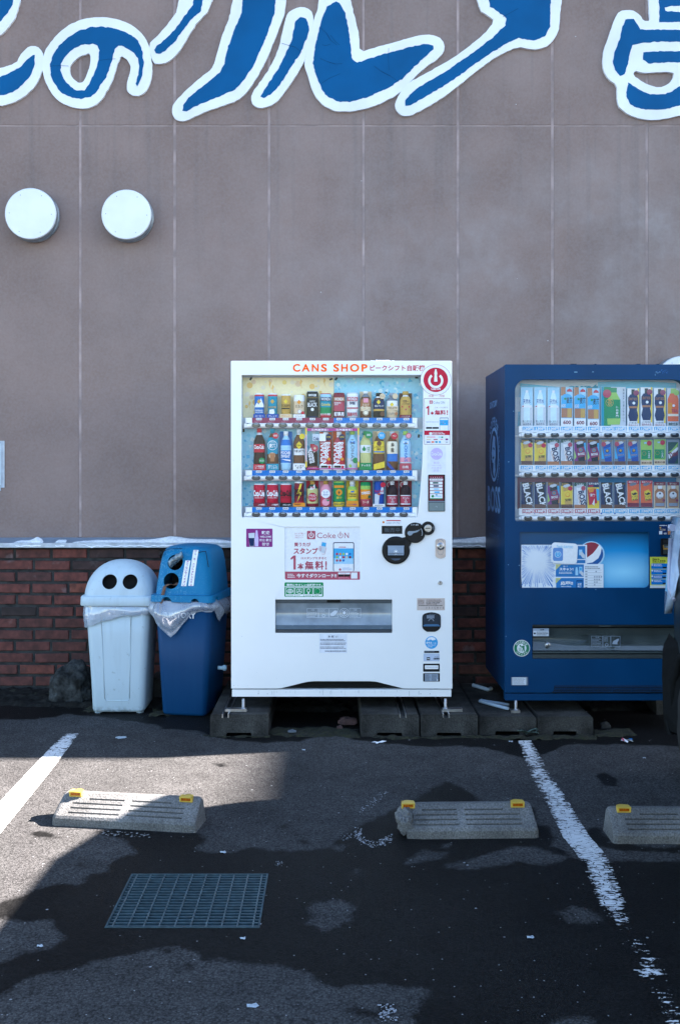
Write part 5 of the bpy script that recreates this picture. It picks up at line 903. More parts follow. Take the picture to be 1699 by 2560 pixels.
b = MB(plane_at(.008)); xs_ = (767.5,796.5,823,846,873.5); xe_ = (795,821.5,845,873,901)
for k in range(5):
    x0, x1, y0, y1 = xs_[k], xe_[k], 1521, 1544
    if k == 3: b.ring(860,1532.5,11,12,'lgrey',1); b.ring(860,1532.5,7,8,'lgrey',1.2); b.disc(860,1532,4,'lgrey',1.4)
    else:
        for a in ((x0,y0,x1,y0),(x0,y1,x1,y1),(x0,y0,x0,y1),(x1,y0,x1,y1)): b.line(*a, .6, 'lgrey', 1)
        if k == 2: b.poly([(825,1535),(836,1526),(843,1527),(842,1533),(834,1540),(827,1540)], 'lgrey', 1)
        elif k == 1: b.micro(x0+2,y0+2,x1-2,y0+10,3,'lgrey',1,k,.4); b.ring(809,1539,3,4,'lgrey',1)
        else: b.txt('注意', x0+10, y0+2, x0+18, y0+5.5, 'lgrey', 1); b.micro(x0+2,y0+8,x1-2,y1-2,4,'lgrey',1,k,.4)
b.build('flap_print', fp)
b = MB(); b.rect(798,1584.8,867,1632,mat('notice_paper',(226,232,244),rough=.5),1); b.txt('お 願 い', 820, 1589, 844, 1594, 'navy', 2, .02); b.micro(800,1597,865,1603.5,2,'navy',2,1,.5,.9); b.micro(800,1606,865,1612.5,2,'navy',2,2,.5,.9); b.micro(800,1616,865,1622.5,2,'navy',2,3,.5,.9); b.micro(812,1626,866,1629.5,1,'navy',2,4,.7,.97); b.build('notice_label', wm)
b = MB(); b.rrect(953,1299.5,1003.5,1312,1,mat('pay_label',(238,240,246),rough=.4),1); b.poly([(965,1300.2),(999,1300.2),(1002,1302.5),(965,1302.5)],'red',2); b.txt('Coke ON Pay', 965, 1304.5, 999, 1310.5, 'grey', 2); b.disc(958,1305.5,2.8,'amber',2); b.disc(958,1305.5,1.2,'red',3); b.build('pay_label', wm)
b = MB(); b.rect(953.5,1314.7,1005,1334.7,M_black,1); b.txt('販売中', 960.5, 1319.5, 999, 1330.5, mat('unlit_segments',(78,90,102),rough=.4), 2); b.build('status_display', wm)
# coin unit
b = MB(); yk = -.012
def cyl(cx, cy, r, y0, m, rim=.9, n=48):
    c = W(cx, cy, 0); rad = r*D/F; b.lathe([(rad, 0), (rad, y0*.6), (rad*rim, y0)], (c.x, 0, c.z), m, n, 'y')
cyl(988.8,1375.4,34.7,.012,M_black); cyl(1036.4,1331.8,25.6,.014,M_black,.93); cyl(1068.7,1320.5,17,.014,M_black,.9)
b.plate([(1003,1345),(1015,1342),(1030,1352),(1024,1365),(1018,1372),(1008,1362)], [], -.008, 0, M_black); b.plate([(1048,1308),(1056,1315),(1062,1331),(1058,1340),(1046,1345)], [], -.009, 0, M_black)
b.plane = plane_at(-.0142); b.txt('おつり·返却', 1026, 1310, 1045, 1314, 'lgrey', 1, .01); b.poly([(1017.8,1335),(1018,1330),(1022,1327.8),(1030,1328),(1038,1327),(1049.5,1323.4),(1049,1324.8),(1042,1330.5),(1032,1333),(1028,1338),(1022,1339.3)], mat('lever_face',(128,148,172),rough=.3,metal=.4), 6)
b.ring(1036.4,1331.8,18,19,'lgrey',1,-35,25); b.txt('硬貨投入', 1081.5, 1316, 1084, 1325, 'grey', 1)
cu = b.build('coin_unit', wm)
b = MB(); c = W(1068.7,1320.5,0); b.lathe([(9.6*D/F,.014),(9.6*D/F,.0165),(8.4*D/F,.018)], (c.x,0,c.z), M_metal, 32, 'y'); b.plane = plane_at(-.0182); b.rect(1062,1319.6,1075,1321.6,'blk',1); b.build('coin_slot', cu)
b = MB(plane_at(-.0122)); b.rect(966,1351,1012,1393,M_dark,1); b.rect(969,1366,1009,1388,mat('coin_cup_flap',(140,160,184),rough=.25),2); b.rect(970,1382,1008,1386,'steel',3); b.ring(989,1379.5,4,4.8,'white',3); b.disc(989,1379,2.3,'white',3.5); b.txt('お札',985.5,1384,992.5,1387.5,'white',4); b.rect(968,1364,1010,1366,'grey',2.5); b.poly([(976,1396),(1002,1396),(996,1400.5),(988,1401.5),(981,1400)],mat('cup_lip',(42,70,98),rough=.2),2); b.build('bill_insert', cu)
b = MB(); b.plate([(1090,1348.5),(1096,1346.3),(1104.5,1346.3),(1110.5,1348.5),(1113,1352),(1113,1391),(1109,1394.5),(1102,1396.3),(1096,1396),(1090,1393),(1087.5,1390),(1087.5,1352)], [], -.003, 0, M_steelplate); b.plane = plane_at(-.0032); b.ring(1100.3,1380,6.6,7.3,'steel',1,0,180); b.rect(1093,1366,1093.7,1381,'steel',1); b.rect(1107,1366,1107.7,1381,'steel',1); b.ring(1100.3,1355,6,7.2,'steel',1,180,360)
c = W(1100.5,1365.5,0); b.lathe([(9.5*D/F,.003),(8.5*D/F,.012),(5.5*D/F,.013),(5.2*D/F,.018)], (c.x,0,c.z), M_metal, 28, 'y'); b.plane = plane_at(-.0185); b.disc(1100.5,1366.5,1.5,'blk',1,n=10); b.rect(1100,1360.5,1101,1365.5,'blk',1); b.build('lock_plate', wm)
b = MB(); c = W(1099.6,1457.3,0); b.lathe([(5.6*D/F,0),(5*D/F,.004),(4.4*D/F,.005)], (c.x,0,c.z), M_metal, 20, 'y'); b.plane = plane_at(-.0055); b.rect(1098.8,1453.5,1100.2,1458.5,'blk',1); b.build('keyhole', wm)
b = MB(); b.rect(1041.8,1495.6,1111,1525.6,M_steelplate,1); b.rect(1043.6,1498,1109.3,1523.7,mat('contact_plate',(200,186,182),rough=.45),1.5); b.txt('0120-195-509', 1064.5, 1505, 1098, 1508.8, 'blk', 2, .02); b.micro(1044.5,1499,1061,1511.5,4,'brn',2,1,.5,.98); b.micro(1065,1498.5,1103,1504.5,2,'brn',2,3,.5,.9); b.micro(1065,1509,1093,1511.5,1,'brn',2,5,.7,.9); b.micro(1046,1512.5,1107,1515,1,'blk',2,6,.7,.95)
for k, ch in enumerate('35/C8/2'): b.txt(ch, 1064+7*k, 1517, 1066.5+7*k, 1521.5, 'blk', 2)
b.build('contact_plate', wm)
b = MB(); c_ = [(1056,1538),(1060,1534.5),(1068,1532),(1078,1530.6),(1088,1532),(1096,1534.8),(1100,1538.5),(1101,1544),(1101,1566),(1099,1571),(1094,1576),(1087,1579.3),(1067,1579.3),(1061,1576),(1056,1571),(1054.7,1566),(1054.7,1544)]
b.plate(c_, [], -.003, 0, M_black, M_black); b.plane = plane_at(-.003); b.poly([(1057,1541),(1066,1536),(1078,1534),(1090,1536),(1099,1541),(1099,1565),(1057,1565)],mat('cup_flap_dark',(38,52,66),rough=.15),1); b.poly([(1057,1564),(1062,1560.5),(1094,1560.5),(1099,1564),(1099,1566),(1057,1566)],mat('cup_flap_edge',(64,110,150),rough=.2),2); b.rect(1066,1538,1085,1546,'steel',1.5); b.ring(1077,1553,5,7,'steel',1.6,180,360); b.txt('返却口', 1072, 1534.5, 1088, 1536.8, 'steel', 2); b.build('change_cup', wm)
b = MB(); b.disc(1077.8,1606.3,15.7,mat('sticker_cyan',(30,160,226),rough=.4),1,n=40); b.poly([(1066,1600),(1071,1594),(1078,1592.3),(1085,1594),(1089,1599),(1080,1601),(1076,1598.5),(1070,1601)],'white',2); b.txt('ガラス', 1064.3, 1604, 1078.5, 1610, 'white', 2, .05); b.txt('コート缶', 1079.5, 1605.5, 1089, 1610, 'white', 2, .02); b.txt('PROTECT', 1068, 1611.5, 1088, 1614.5, 'white', 2, .02); b.micro(1069,1615.5,1087,1618.5,1,'white',2,3); b.build('round_blue_sticker', wm)
b = MB(); b.rect(1059.5,1627,1097,1632.5,'blk',1); b.micro(1061,1628.5,1095,1631,1,'grey',2,3); b.rect(1058,1634,1098,1653,mat('asset_label',(186,200,224),rough=.4),1); b.rect(1066,1643,1074,1650.5,'blk',2); b.txt('~', 1067, 1645.5, 1073, 1648, 'white', 3, .03); b.txt('571404', 1085, 1641, 1096, 1643, 'blk', 2)
for k in range(8): b.rect(1083+1.9*k, 1644.5, 1084+1.9*k+(.4 if k % 3 else 0), 1649, 'blk', 2)
b.build('asset_label', wm)
b = MB(); b.rrect(1057,1659,1098.3,1679.3,1.5,'blk',1); b.rrect(1061,1663.3,1094.8,1672.8,1.5,'white',2); b.txt('TAKASAKI MACHINE', 1062.5, 1667, 1093, 1669, 'steel', 3); b.rrect(1057,1683,1098.5,1704,1.5,'blk',1); b.rect(1061,1684.5,1094.5,1702.8,'grey',2); b.micro(1062,1686,1077,1702,6,'blk',3,1,.35); b.micro(1079,1686,1094,1702,6,'blk',3,2,.4); b.disc(1092.5,1700,1.6,'white',4,n=12); b.build('rating_plates', wm)
foot(wm, 608, 1760, -.05, .117, z0w, (-.095, .02)); foot(wm, 1112.5, 1760, -.05, .117, z0w, (-.018, .09))
b = MB(); c = W(571,1669.5,.30); b.lathe([(.012,0),(.012,.03),(.017,.03),(.017,.045),(.012,.05)], (c.x-.06,c.y,c.z), mat('cap_plastic',(120,150,170),rough=.4), 16, 'x'); b.build('side_plug', wm)
# thin leftover snow on top
b = MB(); vs = []; n = 30
for i in range(n+1):
    x = WX(925+62*i/n, .02); h = .002+.006*abs(noise.noise(Vector((i*.35, 1, 0))))+(.004 if .2 < i/n < .8 else 0)
    if i in (0, n): h = .0005
    vs += [(x, .008, zt_), (x, .015, zt_+h), (x, .06, zt_+h*.8), (x, .07, zt_)]
b.add(vs, [(4*i+j, 4*i+j+1, 4*i+j+5, 4*i+j+4) for i in range(n) for j in range(3)], M_snow, True); tag(b.build('snow'), 'thin crust of snow on top of the white machine', 'snow')
# ================================================================== BLUE MACHINE
bm_ = thing('vending_machine', (WX(1503, 0), .36, WZ(1751, 0)), 'blue drinks vending machine with pale emblem on its side, cut by the right edge', 'vending machine')
YBK2 = .10
win = rr(1286.5,948.5,1712,1303.5,[28,28,6,6],8); post = rr(1298,1330,1621.5,1469.5,[3,3,12,7],6); pick = rr(1329.5,1562,1725,1647,2)
b = MB(); b.plate(rr(1261,911,1745,1731.5,[3,3,1,1]), [win, post, pick], 0, .05, M_blue); b.build('door', bm_, bevel=.006)
b = MB(); x0, x1, z0b, zt_ = WX(1261, 0)+.001, WX(1745, 0)-.001, WZ(1751, 0), WZ(911, 0)
for (a, c) in ((x0, x0+.02), (x1-.02, x1)): b.box(a, c, .054, .70, z0b+.04, zt_-.002, M_blue)
b.box(x0+.02, x1-.02, .054, .70, zt_-.02, zt_-.002, M_blue); b.box(x0+.02, x1-.02, .68, .70, z0b+.04, zt_-.02, M_blue); b.box(x0+.02, x1-.02, .2, .68, z0b+.04, z0b+.055, M_dark); b.build('cabinet', bm_, bevel=.004)
b = MB(); b.pbox(1262, 1734, 1744, 1751.5, .004, .06, M_blue); b.build('kick_plate', bm_, bevel=.003)
b = MB(); b.plane = plane_at(-.0012); b.poly([(1385,1714),(1745,1714),(1745,1731.3),(1378,1731.3),(1383,1727)], M_dark, 0)
for k in range(4): b.pbox(1387-k, 1716+4*k, 1745, 1717.5+4*k, -.006, -.002, M_blue)
for px in (1436, 1481, 1529, 1577, 1625, 1673): b.pbox(px, 1715, px+.8, 1731, -.0075, -.0062, M_blue)
b.build('air_grille', bm_)
b = MB(); tray(b, 1284, 946, 1715, 1306, .051, YBK2+.002, M_case); b.build('display_case', bm_)
b = MB(plane_at(YBK2)); AQ = mat('poster_aqua', (95,200,238), rough=.5, var=.15, scale=5)
b.poly([(1299,958),(1400,968),(1400,1066),(1292,1066)], AQ, 1); b.rect(1399,960,1493,1066,mat('poster_pale',(200,214,226),rough=.5),.5); b.txt('sunt', 1419, 959.5, 1497, 984, 'teal', 2, .045, res=3); b.poly([(1493,955),(1600,951),(1689,958),(1689,1066),(1493,1066)], AQ, 3)
b.txt('SUNTORY', 1303, 962.5, 1319, 965.5, 'sky', 2); b.txt('SUNTORY', 1497, 957.5, 1513, 960.5, 'sky', 4); b.txt('SUNTORY', 1670, 961, 1686, 964, 'sky', 4); b.rect(1299,1097,1712,1164,mat('poster_deep_aqua',(20,130,180),rough=.5,var=.1,scale=4),1); b.rect(1292,1193,1494,1272,mat('poster_maroon',(130,64,80),rough=.5,var=.08,scale=3),1); b.rect(1494,1193,1689,1272,mat('poster_blue2',(24,128,186),rough=.5,var=.1,scale=4),1)
b.poly([(1287,993),(1299,993),(1299,1029),(1287,1029)], 'white', 3); b.build('posters', bm_)
BX2 = [1318.4+33.2*k for k in range(12)]
def bar2(y0, y1, ys, prices, cols, wide):
    yc = (y0+y1)/2; b = MB(); K = [(0,.012),(.06,.003),(.25,-.004),(.6,-.006),(.88,.0),(1,.014)]; vs = []; n = 150
    xa, xb = 1296, 1725
    for i in range(n+1):
        px = xa+(xb-xa)*i/n; ph = (px-BX2[0])/33.2*2*math.pi; e = min(1, (px-xa)/5); ty = y0+1.2*(1-math.cos(ph))*.8+(1-e)*3; by = y1-(1-e)*2
        for f_, dy in K: vs.append(W(px, ty+(by-ty)*f_, YR+dy))
    k = len(K); b.add(vs, [(i*k+j, i*k+j+1, (i+1)*k+j+1, (i+1)*k+j) for i in range(n) for j in range(k-1)], M_bar, True)
    b.pbox(1287, y1-7, 1297, y1-3, YR+.02, YR+.03, M_bar); b.plane = plane_at(YR-.0065)
    for px in (1301.5, 1501): b.line(px, y0+2, px, y1-.5, .6, 'steel', 1)
    b.build('button_bar', bm_)
    for px in BX2:
        b = MB(); c = W(px, yc+.2, YR); q_ = (YR+D)/F; vs = []; n2 = 24
        for rr_, dd in [(1.0,-.003),(.96,-.010),(.85,-.012)]:
            for j in range(n2):
                q = 2*math.pi*j/n2; cc, ss = math.cos(q), math.sin(q); vs.append((c.x+10.4*q_*rr_*abs(cc)**.6*(1 if cc > 0 else -1), YR-.003+dd, c.z+5.7*q_*rr_*abs(ss)**.75*(1 if ss > 0 else -1)))
        b.add(vs, [(i*n2+j, i*n2+(j+1) % n2, (i+1)*n2+(j+1) % n2, (i+1)*n2+j) for i in range(2) for j in range(n2)]+[tuple(2*n2+j for j in range(n2))], M_btn)
        b.plane = plane_at(YR-.0155); b.poly([(px-6,yc-4.6),(px+6,yc-4.6),(px+4,yc-1.6),(px,yc-.9),(px-4,yc-1.6)], M_btnhighlight, .5); b.build('selection_button', bm_)
    b = MB(); b.plane = plane_at(YR+.006); a0, a1 = ys; b.rect(1296,a0-2,1725,a1+3,M_bar,0); rr_ = random.Random(int(a0))
    for i, pr in enumerate(prices):
        px = BX2[i]+rr_.uniform(-3, 3)-1; cc = cols[i]
        b.rect(px-15, a0, px+15, a1, cc, 1+i*.1); b.txt(pr+'円', px-12.5, a0+1, px+13, a0+8.2, 'white', 3, .055); b.rect(px-14.5, a1-3.2, px+14.5, a1-.6, 'white', 3); b.txt('COLD' if cc == 'lblue' else 'HOT', px-5, a1-2.8, px+6, a1-1, cc, 4, .02)
    for px in wide: b.rect(px, a1-4, px+4, a1+.2, 'dblue', 1.05)
    b.build('price_strip', bm_)
bar2(1080, 1095.2, (1066.8,1078), '130 130 130 140 140 140 150 150 170 170 170 170'.split(), ['lblue']*12, [1456, 1691])
bar2(1178.7, 1193.5, (1164.5,1176), '130 130 130 130 130 130 130 130 130 140 140 130'.split(), ['lblue']*12, [1534])
bar2(1288, 1302.5, (1273,1285.5), '130 130 130 130 130 130 130 130 130 130 150 150'.split(), ['rose']*6+['lblue']*6, [1334, 1401, 1467, 1500, 1534, 1590])
b = MB(); b.add([W(x, y, .02) for x, y in rr(1287,949,1711.5,1303,[27,27,5,5],8)], [tuple(range(36))], M_glass2); b.build('display_window', bm_)
b = MB(); b.ring if False else None
CX2 = [1315.9+33.2*k for k in range(12)]
def tcan(cols, top='lgrey'):    # leaning can picture: marks
    a = [('p', [(-.62,.80),(.60,.88),(.86,.14),(-.22,.08)], cols[0])]
    if len(cols) > 1: a.append(('p', [(-.50,.64),(.66,.72),(.80,.34),(-.34,.28)], cols[1]))
    return a+[('p', [(-.66,.82),(-.5,.89),(.2,.93),(.62,.90),(.45,.84),(-.2,.79)], top)]
def bean(c='brn'): return [('r',-.96,.0,.96,.15,c)]
KR = {}
KR['water'] = ('sky', [('r',-.96,.0,.96,.5,'lgrey'),('p',[(-.5,.1),(-.5,.72),(-.25,.86),(.25,.86),(.5,.72),(.5,.1)],I2),('r',-.2,.86,.2,.92,'white'),('t','天然水',-.62,.58,.62,.70,'dblue',.01),('r',-.8,.48,.8,.54,'white'),('o',-.65,.51,1.8,'rose'),('t','清く冷たく',-.75,.10,.75,.16,'steel'),('t','澄みきる',-.7,.03,.7,.09,'steel')], 'pale blue water picture card')
KR['mugi'] = ('sky', [('r',-.96,.78,-.2,1,'tea'),('p',[(-.9,.22),(-.9,.46),(.9,.46),(.9,.22)],'tea'),('r',.1,.22,.8,.46,'gold'),('p',[(-.9,.46),(-.9,.76),(-.4,.82),(.4,.82),(.9,.76),(.9,.46)],'lblue'),('t','麦茶',-.05,.58,.95,.74,'blk',.02),('o',-.25,.70,3,'grn'),('t','600',-.9,.48,-.2,.57,'white',.01),('r',-.96,0,.96,.2,'white'),('t','600',-.6,.05,.7,.15,'dred',.03),('o',.45,.88,7,'sky'),('p',[(0,.88),(.1,.93),(.45,.965),(.8,.93),(.92,.88)],'red')], 'barley tea picture card with big 600 number')
KR['craft'] = ('white', [('r',.7,.1,.96,1,'yel'),('p',[(-.6,.16),(-.85,.3),(-.62,.45),(-.85,.6),(-.85,.76),(-.5,.84),(.55,.84),(.8,.76),(.8,.6),(.6,.45),(.82,.3),(.6,.16)],'navy'),('r',-.3,.84,.25,.97,'blk'),('t','CRAFT BOSS',-.75,.69,.7,.76,'tea',.02),('o',.1,.62,3.6,'white'),('r',-.7,.49,.65,.54,'tea'),('t','より香り高く',-.7,.09,.7,.14,'steel'),('t','澄みわたる',-.8,.02,.8,.08,'maroon'),('o',.5,.88,7,'maroon')], 'dark coffee bottle picture card with maroon badge')
KR['ctea'] = ('lgrey', [('p',[(-.9,.15),(-.9,.72),(-.5,.86),(.6,.86),(.9,.72),(.9,.15)],'hot'),('r',-.4,.86,.5,.99,'lgrn'),('p',[(-.9,.35),(-.2,.35),(-.2,.62),(-.9,.62)],'amber'),('r',-.85,.28,.9,.34,'cream'),('t','TEA',-.3,.38,.8,.46,'rose',.03),('o',.1,.55,3.4,'white'),('t','無糖紅茶',-.75,.04,.8,.12,'dgrn'),('o',.55,.88,7,'lgrn')], 'orange tea bottle picture card with green badge')
KR['gold'] = ('yel', [('r',-.96,.86,.96,1,'blk'),('t','贅沢微糖',-.8,.88,.3,.97,'gold',.02)]+tcan(['gold','yel'])+[('o',.15,.52,6,'amber'),('o',.15,.53,4.4,'yel'),('t','贅沢微糖',-.25,.28,.8,.38,'blk',.02,-6),('o',.58,.76,5.6,'red')]+bean(), 'yellow coffee can picture card')
KR['latte'] = ('lgrey', [('r',-.96,.86,.96,1,'dgrn'),('t','コク深く',-.7,.88,.7,.97,'white',.01)]+tcan(['white'])+[('t','BOSS',-.85,.30,1.6,.52,'navy',.04,78),('t','Caffe',-.9,.34,.7,.42,'tea',.0,78),('o',.55,.78,5.6,'rose')]+bean('tea'), 'pale can picture card with dark lettering')
KR['rain'] = ('purple', [('r',-.96,.86,.96,1,'brn'),('t','限定ブレンド',-.8,.88,.8,.97,'gold',.01),('p',[(-.95,.2),(-.95,.6),(-.6,.3)],'lgrn'),('p',[(.4,.86),(.96,.86),(.96,.5)],'lblue'),('p',[(.96,.5),(.8,.2),(.96,.2)],'amber')]+tcan(['blk','maroon'])+[('o',.1,.58,4.8,'teal'),('o',.1,.58,3,'tea'),('t','BOSS',-.35,.38,.75,.47,'white',.03,-6)]+bean(), 'rainbow coloured dark can picture card')
KR['rich'] = ('steel', [('t','最高峰のコク',-.8,.90,.9,.98,'gold',.01)]+tcan(['dblue','blue'])+[('o',.1,.56,4.6,'navy'),('o',.1,.57,3,'gold'),('t','PREMIUM',-.3,.36,.6,.42,'gold',0,-5),('p',[(-.85,.7),(-.85,.25),(-.35,.25)],'lblue'),('o',-.5,.82,5.8,'rose')]+bean(), 'bright blue can picture card with red badge')
KR['iyes'] = ('lgrn', [('r',-.96,0,.96,.2,'beige'),('p',[(-.85,.2),(-.85,.66),(-.5,.84),(.1,.84),(.75,.66),(.75,.2)],'lgrn'),('r',-.85,.24,.75,.6,'grn'),('O',-.4,.46,5,.7,'gold'),('v','伊右衛門',.25,.26,.6,.56,'white'),('r',-.4,.84,.1,.9,'sky'),('o',.45,.86,6.2,'red'),('t','最高の濃',-.85,.06,.85,.14,'brn',.01)], 'green tea bottle picture card with red badge')
KR['dew'] = ('grey', [('r',-.85,.06,.85,.9,'dgrn'),('p',[(-.85,.5),(-.2,.6),(.85,.9),(.5,.5)],'lgrn'),('p',[(-.85,.1),(.85,.6),(.85,.3),(.2,.06)],'navy'),('p',[(-.8,.42),(.8,.72),(.8,.6),(-.7,.24)],'white'),('t','Dew',-.6,.34,.85,.56,'dred',.04,-22)], 'green and navy soda can picture card')
KR['black'] = ('navy', [('r',-.96,.9,.96,1,'blk'),('t','香りで沸かす',-.8,.91,.8,.96,'gold')]+tcan(['blk'],'steel')+[('t','BLACK',-1.9,.37,2.25,.61,'white',.03,78)]+bean(), 'black can picture card with tall white lettering')
KR['world'] = ('yel', [('r',-.96,.80,.96,1,'navy'),('t','世界の産地',-.8,.9,.9,.98,'white',.02),('r',-.8,.82,.0,.88,'red'),('p',[(-.95,.7),(.4,.75),(.6,.2),(-.7,.12)],'red'),('p',[(-.9,.74),(.2,.78),(.0,.62),(-.7,.6)],'amber'),('t','微糖',-.6,.44,.3,.56,'white',.03),('p',[(.2,.1),(-.2,.16),(.2,.38)],'white'),('p',[(.5,.75),(.95,.72),(.95,.3),(.6,.3)],'lblue')], 'yellow and red world coffee picture card')
KR['angel'] = ('hot', [('r',-.96,.87,.96,1,'red'),('t','復活ブレンド',-.8,.91,.8,.98,'white',.02)]+tcan(['hot'],'steel')+[('p',[(-.4,.58),(.3,.66),(.72,.56),(.78,.3),(-.2,.22)],'yel'),('p',[(-.3,.54),(.0,.5),(.3,.56),(.7,.5),(.3,.46),(.1,.44),(-.1,.46)],'blk'),('t','アンデス',-.3,.34,.75,.43,'blk',.01,-5),('t','太白',-.2,.24,.7,.32,'blk',.02,-5)]+bean('dred'), 'orange and yellow can picture card with dark bird')
KR['clat'] = ('beige', [('r',-.96,.87,.96,1,'dred'),('t','甘くない',-.6,.9,.6,.97,'cream'),('p',[(-.75,.05),(-.82,.64),(-.4,.76),(-.35,.86),(.4,.86),(.45,.76),(.85,.64),(.8,.05)],'tea'),('p',[(-.35,.86),(-.3,.74),(.4,.74),(.4,.86)],'white'),('o',0,.5,9,'white'),('t','Latte',-.4,.36,.45,.46,'brn',0),('o',.02,.56,2.4,'navy'),('r',-.7,.08,.75,.2,'grey'),('o',.65,.3,3.4,'maroon')], 'brown latte bottle picture card')
LAY = (('top', 1066, 968, ['water']*3+['mugi']*3+['iyewide', None]+['craft']*3+['ctea']), ('middle', 1162.5, 1098, ['gold','gold','latte','latte','rain','rain','rich','rich','rich','iyes','iyes','dew']), ('bottom', 1271, 1205.5, ['black','black','rain','gold','latte','world','black','black','angel','angel','clat','clat']))
DY = {(0,5):2.5,(0,8):2.5,(0,9):0,(0,10):1.5,(0,11):2,(2,8):-4,(2,9):-4}
for ri, (rn, yb, yt, items) in enumerate(LAY):
    for i, kname in enumerate(items):
        if kname is None: continue
        b = MB(); dy = DY.get((ri, i), rnd.uniform(-.6, 1)); y = .052
        if kname == 'iyewide':
            cx = CX2[i]+16.6; c = W(cx, yb, y); hw = 31; look = 'wide green tea bottle picture card with red disc'
            marks = [('r',-.97,0,-.2,1,'grn'),('r',-.97,0,-.75,1,'teal'),('p',[(-.45,.04),(-.5,.16),(-.45,.68),(-.2,.86),(.25,.86),(.55,.68),(.58,.16),(.52,.04)],'lgrn'),('r',-.2,.86,.28,.98,'grn'),('r',-.5,.2,.57,.68,'grn'),('O',-.3,.6,10,1,'gold'),('t','茶',-.5,.52,-.05,.7,'gold',.01),('v','伊右衛門',.2,.22,.42,.52,'white'),('o',-.5,.83,10.5,'rose'),('v','最高水準の濃い味わいへ',.76,.1,.9,.96,'steel')]; base = 'lgrey'
        else:
            cx = CX2[i]; c = W(cx, yb, y); hw = 15; base, marks, look = KR[kname]
        b.pbox(cx-hw-.4, yt+dy, cx+hw+.4, yb+dy+1.5, y, y+.012, mat('card_holder', (188,206,220), rough=.2)); b.plane = plane_at(y); b.rect(cx-hw*.97, yt+dy+.6, cx+hw*.97, yb+dy+.5, base, 1); draw(b, marks, cx, yb+dy, yt+dy, hw, 1)
        o = b.build('display_card', origin=(c.x, y, c.z)); n_ = len([k for k in items if k == kname]); lab = look+', '+(ORD[i])+' in '+rn+' row of blue machine'
        if len(lab.split()) > 16: lab = look+', '+ORD[i]+' of blue machine\'s '+rn+' row'
        tag(o, lab, 'display card', 'picture cards in the blue machine')
# advert with the round emblem, sheets taped over it
def advmat():
    m, N, L, p = newmat('blue_advert_print'); tc = N.new('ShaderNodeTexCoord'); mp = N.new('ShaderNodeMapping'); mp.inputs['Rotation'].default_value = (0, R(28), 0); mp.inputs['Scale'].default_value = (1.0, 1, 3.4); cw = W(1560, 1430, .012)-Vector(bm_.location); sb = N.new('ShaderNodeVectorMath'); sb.operation = 'SUBTRACT'; L.new(tc.outputs['Object'], sb.inputs[0]); sb.inputs[1].default_value = cw; mp.inputs['Rotation'].default_value = (0, R(-38), 0); mp.inputs['Scale'].default_value = (1.0, 0, 2.6); L.new(sb.outputs[0], mp.inputs[0])
    g = N.new('ShaderNodeTexGradient'); g.gradient_type = 'SPHERICAL'; mp2 = N.new('ShaderNodeVectorMath'); mp2.operation = 'SCALE'; mp2.inputs['Scale'].default_value = 1.8; L.new(mp.outputs[0], mp2.inputs[0]); L.new(mp2.outputs[0], g.inputs[0])
    cr = N.new('ShaderNodeValToRGB'); e = cr.color_ramp.elements; e[0].color = (.001,.06,.16,1); e[1].color = (.30,.68,.92,1); x = e.new(.45); x.color = (.010,.27,.60,1); L.new(g.outputs[1], cr.inputs[0]); L.new(cr.outputs[0], p.inputs['Base Color']); p.inputs['Roughness'].default_value = .35
    return m
b = MB(plane_at(.012)); b.rect(1290,1322,1630,1478,advmat(),0); ap = b.build('advert_panel', bm_)
for v in ap.data.vertices: v.co -= Vector((0,0,0))
b = MB(plane_at(.009)); b.disc(1477,1386,33,'sky',.5,n=40); b.disc(1477,1385,30,'white',1,n=48)
def arcpoly(cx, cy, r, a0, a1, curve): return [(cx+r*math.cos(R(a0+(a1-a0)*k/16)), cy+r*math.sin(R(a0+(a1-a0)*k/16))) for k in range(17)]+curve
b.poly(arcpoly(1477,1385,29.5,-150,-50,[(1490,1372),(1480,1384),(1466,1394),(1455,1399),(1449,1396)]), MR if False else mat('emblem_red',(150,52,70),rough=.4), 2)
b.poly(arcpoly(1477,1385,29.5,150,-25,[(1500,1385),(1494,1396),(1482,1406),(1466,1410),(1454,1408)]) if False else [(1477+29.5*math.cos(R(a)),1385+29.5*math.sin(R(a))) for a in range(-30,141,10)]+[(1462,1409),(1480,1406),(1494,1396),(1500,1384)], mat('emblem_blue',(20,90,160),rough=.4), 2); b.build('round_emblem', ap)
b = MB(plane_at(.006)); wsh = mat('sheet_white',(226,234,244),rough=.55,var=.05,scale=6)
b.poly([(1302,1362),(1388,1362),(1388,1469),(1304,1469),(1301.5,1440)], wsh, 1); r_ = random.Random(4)
for k in range(120):
    a = 2*math.pi*k/120+r_.uniform(-.02, .02); i0 = r_.uniform(20, 32); 
    dx, dy = math.cos(a), math.sin(a); cx, cy = 1340, 1402; tmax = min([t for t in ((1302.5-cx)/dx if dx < 0 else 1e9, (1387.5-cx)/dx if dx > 0 else 1e9, (1363-cy)/dy if dy < 0 else 1e9, (1468.5-cy)/dy if dy > 0 else 1e9)]); i1 = tmax*r_.uniform(.82, 1)
    if i1 > i0+3: w = r_.uniform(.004, .014)*i1; b.poly([(cx+dx*i0, cy+dy*i0), (cx+dx*i1-dy*w, cy+dy*i1+dx*w), (cx+dx*i1+dy*w, cy+dy*i1-dx*w)], 'blue', 2)
b.build('burst_poster', ap)
b = MB(plane_at(.0065)); cy_ = mat('panel_blue',(24,120,190),rough=.5)
b.rect(1387,1362,1466,1411,wsh,1); b.rect(1388,1365,1462,1397.5,cy_,2); b.rect(1388,1400,1462,1408,cy_,2); b.rect(1387,1410,1459,1469,wsh,1.3); b.rect(1388,1411,1458,1442,cy_,2); b.rect(1389,1445,1458,1469,cy_,2)
